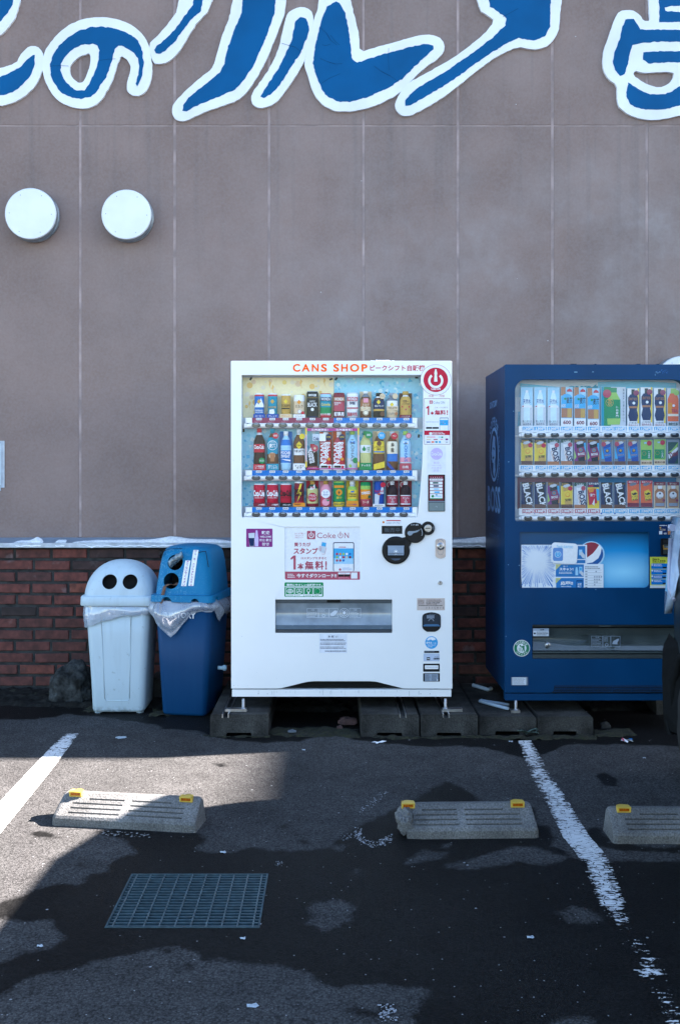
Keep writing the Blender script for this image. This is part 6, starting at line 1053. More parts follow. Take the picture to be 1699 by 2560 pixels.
for y in (1411,1445): b.poly([(1388,y),(1402,y),(1388,y+14)], 'ltea', 3)
b.txt('2', 1391, y-32.5, 1394, y-28.5, 'blue', 4) if False else b.txt('2', 1391, 1413, 1394, 1417, 'blue', 4); b.txt('3', 1391, 1447, 1394, 1451, 'blue', 4); b.txt('スキャン!', 1397, 1419, 1432, 1427, 'white', 3, .045); b.txt('買って', 1407, 1414, 1418, 1417.5, 'white', 3, .02); b.micro(1396,1429,1432,1435,2,'white',3,1,.5,.9); b.txt('応募!!', 1400, 1453, 1431, 1463, 'white', 3, .045); b.micro(1402,1465,1428,1468,1,'white',3,2)
b.poly([(1438,1418),(1442,1418),(1443,1424),(1444,1427),(1444,1438),(1437,1438),(1437,1427)], 'sky', 3); b.rect(1446.5,1417,1454,1434,'sky',3); b.rect(1448,1419,1452.5,1426,'lblue',4); b.poly([(1447,1431),(1452,1427),(1457.5,1432),(1457.5,1441),(1452,1438)], 'lgrey', 4); b.rect(1439.5,1451,1455,1469,'navy',3); b.rect(1440.5,1453.5,1454,1469,cy_,4); b.txt('応募', 1442.5, 1458, 1452.5, 1463, 'white', 5, .02); b.txt('完了', 1442.5, 1464, 1452.5, 1468.5, 'white', 5, .02)
b.rect(1446,1374,1454,1388,'sky',3); b.poly([(1447,1383),(1454,1379),(1461,1388),(1461,1397),(1454,1394)], 'lgrey', 4)
b.rect(1459,1410,1507,1469,wsh,1.6)
for k in range(7): b.line(1460.5,1425+6.6*k,1503,1425+6.6*k,.5,'steel',2); b.rect(1461.5,1427.5+6.6*k,1467,1429.5+6.6*k,'steel',2.2)
b.micro(1461,1415,1500,1423,2,'steel',2,3,.6,.8)
for j, row in enumerate(((3,),(),(2,3,4,5),(2,3,4),(2,3),(2,))):
    for q in row: b.disc(1474+5.6*q+(0 if j else -2), 1428.8+6.6*j, 1.9, 'grey', 3, n=10)
b.build('instruction_sheets', ap)
b = MB(plane_at(.001)); pts = rr(-33,-26,33,26,9,5); a_ = R(3.5); b.poly([(1409.3+x*math.cos(a_)-y*math.sin(a_), 1383.3+x*math.sin(a_)+y*math.cos(a_)) for x, y in pts], wsh, 1); b.poly([(1409.3+x*.96*math.cos(a_)-y*.95*math.sin(a_), 1383.3+x*.96*math.sin(a_)+y*.95*math.cos(a_)) for x, y in pts], 'white', 2)
b.txt('Touch! SUNTORY', 1390, 1363.5, 1432, 1370.5, 'sky', 3, .03, 3.5); b.poly([(1393.5+x*.38,1386+y*.63) for x, y in pts], mat('badge_blue',(100,150,214),rough=.4), 3); b.disc(1393.5,1386,7,'lblue',3.5); b.ring(1393.5,1386,7,8,'white',4); b.ring(1393.5,1385,2.2,3,'white',4.2,e=1.5); b.build('scan_sticker', bm_)
b = MB(); b.rect(1623.3,1392.3,1669.5,1470,mat('howto_yellow',(204,212,70),rough=.45),1); b.rect(1623.6,1463.5,1669.2,1469.7,'lgrey',2); b.txt('How to', 1630, 1395.5, 1647, 1399.8, 'blk', 2, .05); b.txt('buy a drink', 1630, 1400.3, 1663, 1405, 'blk', 2, .05); b.micro(1630,1406,1662,1408,1,'dgrn',2,1,.7,.95)
for k, (y0, y1) in enumerate(((1409,1422),(1423.5,1436.5),(1437.8,1447),(1448.3,1461.5))): b.rrect(1626.5,y0,1666.5,y1,1,'blue',2); b.disc(1629,y0+3,2.2,'white',3,n=12); b.txt('1234'[k],1628.4,y0+1.7,1629.6,y0+4.3,'navy',4); b.micro(1633,y0+1.5,1654,y0+7,2,'white',3,k,.5,.8); b.rect(1655,y1-5,1665,y1-1.5,'blk',3)
b.build('howto_sticker', bm_)
b = MB(); b.rect(1645.5,1311,1667,1337,'navy',1); b.micro(1647,1312.5,1666,1315,1,'white',2,1,.8,.95); b.txt('+500', 1647.5, 1322, 1662, 1326.5, 'beige', 2); b.txt('GET', 1657.5, 1332, 1665.5, 1335.8, 'white', 2, .02); b.disc(1649.3,1319.5,2,'gold',2,n=12); b.rect(1646,1327.5,1654,1335.8,'lgrey',2); b.rect(1668,1311.5,1700,1336.5,'lgrey',1.4); b.rect(1668,1327,1700,1336.5,'tea',2); b.poly([(1670,1322),(1676,1318),(1690,1322),(1692,1330),(1684,1331),(1672,1326)],'white',3); b.txt('IDで', 1680, 1313.5, 1690, 1317, 'navy', 3, .02); b.build('promotion_stickers', bm_)
b = MB(); b.plate(rr(1651.5,1346.5,1712,1388,2), [], -.012, 0, M_black); b.plane = plane_at(-.0122); b.rect(1656,1350,1712,1357,M_dark,1); b.rect(1656,1361,1712,1385,mat('bill_plate',(56,64,62),rough=.3),1); b.rect(1656,1369.5,1712,1374,mat('bill_gold',(170,130,60),rough=.4),2); b.rect(1656,1363,1658,1372,mat('bill_gold',(170,130,60)),2); b.txt('1000円', 1660, 1365, 1688, 1369.3, 'grey', 2, .02); b.poly([(1670.5,1371),(1674.5,1371),(1672.5,1373.4)],'blk',3); b.build('bill_slot', bm_)
b = MB(); tray(b, 1327, 1560, 1727, 1649, .051, .2, mat('chute_dark',(26,32,34),rough=.6)); b.build('delivery_chute', bm_)
b = MB(); n = 14; vs = []
for i in range(n+1):
    q = i/n; y = .012+.02*math.sin(math.pi*q)+.02*(1-q)
    vs += [W(1331, 1570+56*q, y), W(1724, 1570+56*q, y)]
b.add(vs, [(2*i, 2*i+1, 2*i+3, 2*i+2) for i in range(n)], M_flapd, True); b.pbox(1330.5,1629,1724,1633,.004,.02,mat('flap_lip_dark',(62,74,78),rough=.3)); b.pbox(1330.5,1636,1724,1646,.002,.03,mat('flap_sill_dark',(58,66,68),rough=.35)); b.pbox(1330.5,1563,1724,1566.5,.01,.04,mat('flap_head_dark',(48,56,60),rough=.35)); b.pbox(1497,1564,1526,1566.5,.006,.01,mat('latch_dark',(80,92,96),rough=.3)); fp = b.build('delivery_flap', bm_)
b = MB(); c = W(1366.5,1611,.03); b.lathe([(.014,0),(.014,.014),(.010,.019),(0.001,.020)], (c.x,.03,c.z), M_metal, 20, 'y'); b.build('flap_knob', fp)
b = MB(plane_at(.004))
for x0, x1 in ((1477,1505),(1506,1525),(1526,1548.5)):
    for a in ((x0,1590,x1,1591),(x0,1616,x1,1617),(x0,1590,x0,1617),(x1,1590,x1,1617)): b.line(*a, .6, 'grey', 1)
b.micro(1479,1596,1503,1614,5,'grey',1,2,.35); b.txt('注意', 1487, 1592, 1496, 1595, 'grey', 1); b.micro(1508,1592,1523,1604,4,'grey',1,4,.35); b.ring(1515,1612,3,4,'grey',1); b.poly([(1529,1610),(1531,1603),(1544,1596),(1546,1599),(1542,1606),(1542,1611)],'grey',1.3); b.build('flap_print', fp)
b = MB(plane_at(.0015)); b.rrect(1331,1571,1371,1590.5,1,'grey',1); b.rect(1332,1577,1370,1590,'lgrey',2); b.txt('注意', 1348, 1572.5, 1359, 1576.5, 'blk', 2, .02); b.micro(1340,1578.5,1369,1589,3,'blk',3,2,.5,.9); b.disc(1335.5,1583.5,2.5,'blk',3,n=12); b.build('caution_sticker', bm_)
b = MB(); b.disc(1303,1620.5,20.6,'white',1,n=48); b.ring(1303,1620.5,11.8,19,mat('recycle_green',(0,120,84),rough=.4),2,n=48)
for s, a0, a1, up in (('のんだあとは',-150,-30,1),('リサイクル',150,30,-1)):
    for i, ch in enumerate(s):
        a = R(a0+(a1-a0)*(i+.5)/len(s)); cx, cy = 1303+15.4*math.cos(a), 1620.5+15.4*math.sin(a); b.txt(ch, cx-2.4, cy-2.4, cx+2.4, cy+2.4, 'white', 3, .02, math.degrees(a)+90*up)
b.disc(1308,1611.5,1.7,mat('recycle_green',(0,120,84)),3,n=12); b.poly([(1304,1615),(1310,1613.5),(1310,1621),(1311,1629),(1308.5,1629),(1307.5,1622.5),(1306,1629),(1304,1629),(1305.5,1620),(1301,1618),(1299,1616.5)], mat('recycle_green',(0,120,84)), 3)
for k in range(4): b.line(1295.5+2.1*k,1619.5,1296.3+1.8*k,1628.5,.5,mat('recycle_green',(0,120,84)),3+k*.1)
for k in range(4): b.line(1295.5,1620+2.6*k,1302,1620+2.6*k,.5,mat('recycle_green',(0,120,84)),3.6+k*.1)
b.poly([(1297,1614),(1300,1612),(1302,1614),(1299,1617)], mat('recycle_green',(0,120,84)), 3); b.build('recycle_sticker', bm_)
b = MB(); b.rect(1277,1692.8,1318.5,1713,'steel',1); b.rect(1279.5,1693.5,1314.5,1712.3,'lgrey',2); b.micro(1281,1695,1313,1711,6,'steel',3,7,.35,.8); b.build('spec_label', bm_)
# scuffs
b = MB(); 
for (x, y, w, h) in ((1434,929.5,8,1.2),(1479,929.3,4,1),(1637.5,929.3,2.4,1),(1647,929.8,2,1),(1640,932,5,.5),(1636,935,.6,4),(1282,1027,1.4,1.6),(1269.5,1154,2,1.4),(1269,1411,1.6,1.4),(1296,1412.5,2,1.6),(1487,1473,2,1),(1263,1590,1,2)): b.rect(x, y, x+w, y+h, 'sky', 1)
for k in range(16): x, y = 1652+rnd.uniform(-16, 16), 929+rnd.uniform(-4, 6); b.line(x, y, x+rnd.uniform(1, 4), y-rnd.uniform(.5, 3), .5, mat('scuff_blue',(20,110,200)), 1)
b.build('paint_chips', bm_)
b = MB(); 
for (x, y, w) in ((1426,909.5,14),(1485,909.8,5),(1590,909.5,10),(1640,909.6,7)): b.pbox(x, y, x+w, 911, .02, .05, M_black)
b.build('top_clips', bm_)
# side print: u runs from the back edge (0) to the front (700), v down from the top, millimetres
XS_ = WX(1261, 0)+.001
sp_ = lambda u, v, l: Vector((XS_-.0006-l*.0004, .70-u/1000, zt_-v/1000))
SL = mat('side_print_pale', lin=(.20,.42,.74), rough=.4, var=.05); SD = mat('side_print_dim', lin=(.05,.16,.36), rough=.4)
b = MB(sp_); Vz = lambda z: (zt_-z)*1000
b.txt('SUNTORY', 170, Vz(1.82), 440, Vz(1.782), SL, 1, .02); cu_, cv = 330, Vz(1.508)
b.build('side_lettering', bm_); b = MB(sp_)
for i, ch in enumerate('COFFEE'):
    a = R(-140+100*(i+.5)/6); r = 196; cx, cy = cu_-10+r*math.cos(a), cv+r*math.sin(a)*.98; b.txt(ch, cx-19, cy-26, cx+19, cy+26, SL, 1, .03, math.degrees(a)+90)
for i, ch in enumerate('BOSS COMPANY'):
    a = R(-32+92*(i+.5)/12); cx, cy = cu_+192*math.cos(a), cv+192*math.sin(a); (b.txt(ch, cx-8, cy-11, cx+8, cy+11, SL, 1, .02, math.degrees(a)+90) if ch != ' ' else 0)
for i, ch in enumerate('SPECIALLY BLENDED'):
    a = R(212-92*(i+.5)/17); cx, cy = cu_+192*math.cos(a), cv+192*math.sin(a); (b.txt(ch, cx-7, cy-10, cx+7, cy+10, SD, 1, .02, math.degrees(a)-90) if ch != ' ' else 0)
b.disc(cu_, cv, 158, SL, 1, n=60); b.disc(cu_, cv, 138, M_blue, 2, n=60)
b.poly([(cu_-60,cv-70),(cu_-20,cv-112),(cu_+40,cv-100),(cu_+72,cv-50),(cu_+66,cv+10),(cu_+40,cv+40),(cu_+60,cv+90),(cu_+10,cv+135),(cu_-30,cv+100),(cu_-20,cv+50),(cu_-70,cv+46),(cu_-88,cv+30),(cu_-76,cv+10),(cu_-92,cv-10),(cu_-72,cv-30)], SL, 3)
b.poly([(cu_-40,cv-40),(cu_-10,cv-44),(cu_-14,cv-30),(cu_-36,cv-28)], M_blue, 4); b.poly([(cu_+10,cv-40),(cu_+34,cv-36),(cu_+30,cv-24),(cu_+8,cv-28)], M_blue, 4); b.poly([(cu_-50,cv+18),(cu_,cv+8),(cu_+20,cv+24),(cu_-6,cv+22),(cu_-44,cv+30)], M_blue, 4); b.poly([(cu_-120,cv+20),(cu_-60,cv+34),(cu_-60,cv+44),(cu_-100,cv+62),(cu_-126,cv+54)], M_blue, 5); b.poly([(cu_+30,cv-90),(cu_+80,cv-50),(cu_+76,cv+20),(cu_+60,cv-30)], M_blue, 4)
b.build('side_emblem', bm_); b = MB(sp_); b.txt('BOSS', 95, Vz(1.325), 545, Vz(1.17), SL, 1, .02); b.build('side_lettering', bm_); b = MB(sp_); b.txt('SUNTORY BOSS is the boss', 90, Vz(1.105), 560, Vz(1.075), SD, 1, .0); b.txt('of them all since 1992', 150, Vz(1.05), 500, Vz(1.025), SD, 1, .0); b.build('side_lettering', bm_)
foot(bm_, 1288, 1785, .0, .098, z0b, (-.03, .02))
b = MB(); p = W(1256,1770,.02); b.tube([(p.x-.085,.22,.112),(p.x-.10,.20,.112),(p.x+.03,.03,.112)], .010, mat('bracket_paint',(150,170,190),rough=.5), 8); b.tube([(p.x-.085,.22,.112),(p.x+.05,.12,.112)], .008, mat('bracket_paint',(150,170,190)), 8); b.build('stay_bracket', bm_)
b = MB(); b.tube([(WX(1182,.62),.62,.112),(WX(1215,.55),.5,.112),(WX(1225,.55),.53,.112)], .012, mat('bracket_paint',(150,170,190)), 8); b.build('stay_bracket', bm_)
# ================================================================== BINS
def prrect(hw, hd, r, n=7):    # rounded rectangle ring in metres, counter-clockwise from front left
    out = []
    for (sx, sy, a) in ((1,-1,-90),(1,1,0),(-1,1,90),(-1,-1,180)):
        for k in range(n+1): t = R(a+90*k/n); out.append((sx*(hw-r)+r*math.cos(t), sy*(hd-r)+r*math.sin(t)))
    return out
def loft(b, secs, m, cap0=True, cap1=True, smooth=True, mats=None):   # secs: (z, hw, hd, r, ox, oy)
    n = None; base = len(b.v); k_ = b.mi(m)
    rings = [[Vector((x+s[4], y+s[5], s[0])) for x, y in prrect(s[1], s[2], s[3])] for s in secs]; n = len(rings[0])
    for rg in rings: b.v += rg
    for i in range(len(rings)-1):
        for j in range(n): b.f.append(tuple(base+q for q in (i*n+j, i*n+(j+1) % n, (i+1)*n+(j+1) % n, (i+1)*n+j))); b.fm.append(k_); b.sm.append(smooth)
    if cap0: b.f.append(tuple(base+j for j in range(n))[::-1]); b.fm.append(k_); b.sm.append(False)
    if cap1: b.f.append(tuple(base+(len(rings)-1)*n+j for j in range(n))); b.fm.append(k_); b.sm.append(False)
def cut(o, cutters):
    for c in cutters:
        md = o.modifiers.new('cut', 'BOOLEAN'); md.object = c; md.operation = 'DIFFERENCE'; md.solver = 'EXACT'
    bpy.context.view_layer.update(); me = bpy.data.meshes.new_from_object(o.evaluated_get(bpy.context.evaluated_depsgraph_get()))
    o.modifiers.clear(); old = o.data; o.data = me; bpy.data.meshes.remove(old)
    for c in cutters: bpy.data.objects.remove(c)
def dirtmat(name, col, dirt, zlow, amt=.8, scratch=None):
    m, N, L, p = newmat(name); tc = N.new('ShaderNodeTexCoord'); sp = N.new('ShaderNodeSeparateXYZ'); L.new(tc.outputs['Object'], sp.inputs[0])
    n1 = N.new('ShaderNodeTexNoise'); n1.inputs['Scale'].default_value = 26; n1.inputs['Detail'].default_value = 8; n1.inputs['Roughness'].default_value = .7; L.new(tc.outputs['Object'], n1.inputs['Vector'])
    r = N.new('ShaderNodeMapRange'); r.inputs[1].default_value = .62; r.inputs[2].default_value = .72; L.new(n1.outputs[0], r.inputs[0])
    mp = N.new('ShaderNodeMapping'); mp.inputs['Scale'].default_value = (30, 30, 2.5); L.new(tc.outputs['Object'], mp.inputs[0])
    n2 = N.new('ShaderNodeTexNoise'); n2.inputs['Scale'].default_value = 1; n2.inputs['Detail'].default_value = 5; L.new(mp.outputs[0], n2.inputs['Vector'])
    r2_ = N.new('ShaderNodeMapRange'); r2_.inputs[1].default_value = .5; r2_.inputs[2].default_value = .75; r2_.inputs[4].default_value = .12; L.new(n2.outputs[0], r2_.inputs[0])
    h = N.new('ShaderNodeMapRange'); h.inputs[1].default_value = zlow; h.inputs[2].default_value = 0; h.inputs[3].default_value = 0; h.inputs[4].default_value = 1; L.new(sp.outputs[2], h.inputs[0])
    n3 = N.new('ShaderNodeTexNoise'); n3.inputs['Scale'].default_value = 40; n3.inputs['Detail'].default_value = 6; L.new(tc.outputs['Object'], n3.inputs['Vector'])
    hm = N.new('ShaderNodeMath'); hm.operation = 'MULTIPLY'; L.new(h.outputs[0], hm.inputs[0]); r3 = N.new('ShaderNodeMapRange'); r3.inputs[1].default_value = .42; r3.inputs[2].default_value = .62; L.new(n3.outputs[0], r3.inputs[0]); L.new(r3.outputs[0], hm.inputs[1])
    a1 = N.new('ShaderNodeMath'); a1.operation = 'MAXIMUM'; L.new(r.outputs[0], a1.inputs[0]); L.new(hm.outputs[0], a1.inputs[1]); a2 = N.new('ShaderNodeMath'); a2.operation = 'MULTIPLY'; L.new(a1.outputs[0], a2.inputs[0]); a2.inputs[1].default_value = amt
    a3 = N.new('ShaderNodeMath'); a3.operation = 'MAXIMUM'; L.new(a2.outputs[0], a3.inputs[0]); L.new(r2_.outputs[0], a3.inputs[1])
    mx = N.new('ShaderNodeMix'); mx.data_type = 'RGBA'; L.new(a3.outputs[0], mx.inputs[0]); mx.inputs[6].default_value = (*col, 1); mx.inputs[7].default_value = (*dirt, 1); last = mx.outputs[2]
    if scratch:
        wv = N.new('ShaderNodeTexNoise'); wv.inputs['Scale'].default_value = 16; wv.inputs['Detail'].default_value = 7; wv.inputs['Distortion'].default_value = 3.5; L.new(tc.outputs['Object'], wv.inputs['Vector'])
        q = N.new('ShaderNodeMath'); q.operation = 'SUBTRACT'; L.new(wv.outputs[0], q.inputs[0]); q.inputs[1].default_value = .5; q2 = N.new('ShaderNodeMath'); q2.operation = 'ABSOLUTE'; L.new(q.outputs[0], q2.inputs[0])
        q3 = N.new('ShaderNodeMapRange'); q3.inputs[1].default_value = .0; q3.inputs[2].default_value = .012; q3.inputs[3].default_value = 1; q3.inputs[4].default_value = 0; L.new(q2.outputs[0], q3.inputs[0])
        zz = N.new('ShaderNodeMapRange'); zz.inputs[1].default_value = .12; zz.inputs[2].default_value = -.16; L.new(sp.outputs[0], zz.inputs[0]); zm = N.new('ShaderNodeMath'); zm.operation = 'MULTIPLY_ADD'; L.new(zz.outputs[0], zm.inputs[0]); zm.inputs[1].default_value = .85; zm.inputs[2].default_value = .08
        q4 = N.new('ShaderNodeMath'); q4.operation = 'MULTIPLY'; L.new(q3.outputs[0], q4.inputs[0]); L.new(zm.outputs[0], q4.inputs[1])
        m2 = N.new('ShaderNodeMix'); m2.data_type = 'RGBA'; L.new(q4.outputs[0], m2.inputs[0]); L.new(last, m2.inputs[6]); m2.inputs[7].default_value = (*scratch, 1); last = m2.outputs[2]
    L.new(last, p.inputs['Base Color']); p.inputs['Roughness'].default_value = .5; p.inputs['Specular IOR Level'].default_value = .2; return m
M_wbin = dirtmat('white_bin_plastic', (.43,.54,.62), (.10,.12,.13), .05); M_bbin = dirtmat('blue_bin_plastic', (.0005,.040,.125), (.01,.08,.2), .03, .3); M_blid = dirtmat('blue_lid_plastic', (.0008,.15,.33), (.004,.09,.19), .0, .35, scratch=(.28,.52,.66))
M_bag = glassmat('clear_bag_film', tint=(.92,.96,1), gl=.4, milk=.30, milkcol=(.62,.72,.88))
def ringpt(u, hw, hd, r):
    P = prrect(hw, hd, r, 7); n = len(P); f = u*n; i = int(f) % n; j = (i+1) % n; t = f-int(f); return Vector((P[i][0]*(1-t)+P[j][0]*t, P[i][1]*(1-t)+P[j][1]*t))
def skirt(hw, hd, r, ztop, lenf, flare, seed, nu=200, nv=22, puff=.012, bodyf=None):
    b = MB(); vs = []
    for i in range(nu):
        u = i/nu; p = ringpt(u, hw, hd, r); q = ringpt((u+.002) % 1, hw, hd, r); t = (q-p).normalized(); nrm = Vector((t.y, -t.x)); L_ = lenf(p.x/hw, p.y/hd)
        for j in range(nv+1):
            v = j/nv; z = ztop-L_*v; sx = p.x*11; s = Vector((p.x*13+seed, p.y*13, z*7)); w1 = abs(noise.noise(s))*.030+abs(noise.noise(s*2.6+Vector((0,0,v*2))))*.014+abs(noise.noise(s*6))*.004
            o = .004+flare*math.sin(math.pi*min(1, v*1.15))**.8+w1*(.25+.75*math.sin(math.pi*v*.9))*(1 if v < .98 else .6)+puff*v*(noise.noise(Vector((p.x*6, p.y*6, seed))))
            if bodyf: o = max(o, .003)
            e = p+nrm*o; vs.append((e.x, e.y, z+.004*noise.noise(s*2)))
    fs = [((i*(nv+1)+j), (i*(nv+1)+j+1), (((i+1) % nu)*(nv+1)+j+1), (((i+1) % nu)*(nv+1)+j)) for i in range(nu) for j in range(nv)]
    b.add(vs, fs, M_bag, True); return b
# --- white bin
yw = 1.42*F/(1780-PY)-D     # front foot line
hwT = .192
wb = thing('recycling_bin', (WX(299, yw), yw+.105, 0), 'grimy white plastic recycling bin with domed lid and two round holes', 'bin')
b = MB(); loft(b, [(.010,.152,.142,.03,0,0),(.025,.158,.147,.035,0,0),(.2,.166,.156,.04,0,0),(.45,.183,.168,.045,0,0),(.64,.196,.176,.05,0,0)], M_wbin); b.build('bin_body', wb, local=True)
b = MB()
for s in (-1, 1):
    for q in (-1, 1): b.lathe([(.022,.0),(.022,.018)], (s*.125, q*.11, 0), M_wbin, 12)
b.build('bin_feet', wb, local=True)
b = MB()      # raised vertical panel on the front
def fy(z): return -(.146+(.176-.146)*(z-.03)/.6)
zs = [.065,.075,.3,.60]; 
for (a0, a1) in (((-.095,.60),(-.078,.09)),((.085,.60),(.070,.09))): b.tube([(a0[0],fy(a0[1])-.001,a0[1]),((a0[0]+a1[0])/2,fy((a0[1]+a1[1])/2)-.001,(a0[1]+a1[1])/2),(a1[0],fy(a1[1])-.001,a1[1])], .003, M_wbin, 8)
b.tube([(-.078,fy(.09)-.001,.09),(-.068,fy(.075)-.001,.076),(.06,fy(.075)-.001,.076),(.070,fy(.09)-.001,.09)], .003, M_wbin, 8); b.build('front_ribs', wb, local=True)
b = MB(); P_ = []; nz = 16; h = .200
loft(b, [(.632,.220,.196,.05,0,0),(.636,.224,.200,.055,0,0),(.680,.222,.198,.055,0,0),(.688,.216,.192,.055,0,0)], M_wbin)
rm = b.build('lid_rim', wb, local=True)
b = MB(); secs = []
for i in range(nz+1):
    t = i/nz; z = .686+h*math.sin(t*math.pi/2); c_ = math.cos(t*math.pi/2); s1 = max(.05, c_**.86); s2 = max(.05, c_**.86); secs.append((z, .208*s1, .182*s2, min(.208*s1, .182*s2)*(.42+.5*t), 0, .0))
loft(b, secs, M_wbin); 
inn = [(.66, .19, .173, .08, 0, 0)]+[(z-.006, max(.02, a-.006), max(.02, d_-.006), min(max(.02, a-.006), max(.02, d_-.006))*.6, 0, 0) for (z, a, d_, r_, _, _) in secs[:-2]]
lid = b.build('lid_dome', wb, local=True, weld=True)
ib = MB(); loft(ib, inn, M_dark); icut = ib.build('cutter', local=True, weld=True); icut.location = wb.location
def hole_cut(root, x, z, r, y0, y1, axisv=(0,1,0)):
    b = MB(); a = Vector((x, y0, z)); b.tube([a, a+Vector(axisv).normalized()*(y1-y0)], r, M_dark, 40, smooth=False); o = b.build('cutter', local=True, weld=True); o.location = root.location; o.rotation_euler = root.rotation_euler; return o
k_ = (yw-.03+D)/F
hx = [(wp-PX)*k_-wb.location.x for wp in (723/2.613, 860/2.613)]; hz = H+(PY-(1300+359/2.613))*k_
cut(lid, [icut]+[hole_cut(wb, x, hz-.012, .0445, -.26, -.03, (0, 1, -.25)) for x in hx])
for p_ in lid.data.polygons: p_.use_smooth = True
b = MB(); loft(b, [(.66,.15,.13,.06,0,.02),(.76,.14,.12,.06,0,.02),(.84,.11,.09,.06,0,.02),(.87,.06,.05,.03,0,.02)], M_dark); b.build('hole_shade_block', wb, local=True)  # near-black block added behind the holes so they look deep in shade
at_ = lid.modifiers.new('sharp', 'EDGE_SPLIT'); at_.split_angle = R(50)
b = MB(); b.add([Vector((x, y, z)) for x, y, z in ((-.075,-.1955,.725),(.07,-.1955,.725),(.066,-.190,.748),(-.071,-.190,.748))], [(0,1,2,3)], mat('old_label', (168,190,204), rough=.7, var=.3, scale=60)); 
b.build('old_label', wb, local=True) if False else None
b = skirt(.197,.177,.05,.636, lambda x, y: (.058+.075*max(0, -x*.9+.15)+.02*noise.noise(Vector((x*3, y*3, 1)))) if y < .5 else .06, .004, 3.3, puff=.006); o = b.build('liner_bag', local=True); o.location = wb.location; tag(o, 'thin clear liner bag hanging below the rim of the white bin', 'bin liner', 'clear bin liners')
o.scale = (.968, 1, 1); wb.scale = (.968, 1, 1)
# --- blue bin
yb_ = 1.42*F/(1787-PY)-D; rz = R(-10)
bbn = thing('recycling_bin', (WX(486, yb_+.2), yb_+.135, 0), 'blue plastic recycling bin with scratched tall lid and two stacked holes', 'bin', None, rz)
b = MB(); loft(b, [(.004,.128,.165,.03,0,0),(.02,.134,.171,.035,0,0),(.3,.150,.186,.04,0,0),(.655,.168,.205,.045,0,0)], M_bbin); b.build('bin_body', bbn, local=True)
b = MB(); loft(b, [(.662,.188,.224,.03,0,0),(.700,.186,.222,.03,0,0),(.702,.176,.212,.03,0,0)], M_blid, True, True, False); rim = b.build('lid_rim', bbn, local=True, weld=True)
cs = []
for x, w in ((-.085,.062),(.085,.05)):
    c = MB(); c.tube([(x,-.3,.660),(x,-.15,.660)], w/2, M_dark, 24, smooth=False); o = c.build('cutter', local=True, weld=True); o.location = bbn.location; o.rotation_euler = bbn.rotation_euler; cs.append(o)
c = MB(); c.tube([(.12,-.13,.660),(.3,-.13,.660)], .03, M_dark, 24, smooth=False); o = c.build('cutter', local=True, weld=True); o.location = bbn.location; o.rotation_euler = bbn.rotation_euler; cs.append(o)
cut(rim, cs)
b = MB(); sec = [(.700,.168,.203,.045,0,.0),(.77,.165,.195,.05,0,.005),(.875,.156,.178,.055,.0,.012),(.93,.148,.165,.06,.0,.016),(.955,.139,.150,.065,0,.018),(.970,.119,.130,.07,0,.02),(.977,.08,.09,.06,0,.02)]
loft(b, sec, M_blid); lid2 = b.build('lid_dome', bbn, local=True, weld=True)
ib = MB(); loft(ib, [(.69,.16,.195,.04,0,0)]+[(z-.006, a-.006, d_-.006, r_*.9, ox, oy) for z, a, d_, r_, ox, oy in sec[:-1]], M_dark); icut = ib.build('cutter', local=True, weld=True); icut.location = bbn.location; icut.rotation_euler = bbn.rotation_euler
cut(lid2, [icut, hole_cut(bbn, -.052, .905, .0455, -.3, -.05, (0,1,-.15)), hole_cut(bbn, -.068, .786, .0455, -.3, -.05, (0,1,-.05))])
for p_ in lid2.data.polygons: p_.use_smooth = True
b = MB(); loft(b, [(.68,.13,.10,.03,0,.06),(.90,.11,.08,.03,0,.05)], M_dark); b.build('hole_shade_block', bbn, local=True)  # same near-black filler, painted shade behind the blue lid's holes
lid2.modifiers.new('sharp', 'EDGE_SPLIT').split_angle = R(50)
def lidplane(u, v, l):     # u: metres across, v: metres up from lid base, on the sloping front
    z = .70+v; fyy = -.203+(z-.70)/.175*(.037) if z < .875 else -.166+(z-.875)/.055*.017+.001; fyy -= .0015
    return Vector((u, fyy-.0008-l*.0004, z))
b = MB(lambda x, y, l: lidplane(x/1000, y/1000, l)); PR = 'purple'
def vstrip(b, s, xt, xb, vt, vb, w):
    n = 10; vs = []
    for k in range(n+1):
        f = k/n; x = xt+(xb-xt)*f; v = vt+(vb-vt)*f; vs += [b.plane(x-w/2, v, 0), b.plane(x+w/2, v, 0)]
    b.add(vs, [(2*k, 2*k+1, 2*k+3, 2*k+2) for k in range(n)], mat('tape_white',(232,236,240),rough=.5)); h = (vt-vb)/len(s)
    for i, ch in enumerate(s):
        f = (i+.5)/len(s); x = xt+(xb-xt)*f; v = vt+(vb-vt)*f; sz = min(w*.36, h*.42)
        if ch in '、': b.txt(ch, x+sz*.1, v+sz*.9, x+sz*.7, v+sz*.3, PR, 1, .03)
        else: b.txt(ch, x-sz, v+sz, x+sz, v-sz, PR, 1, .02) if ch != ' ' else None
b.txt_ = None
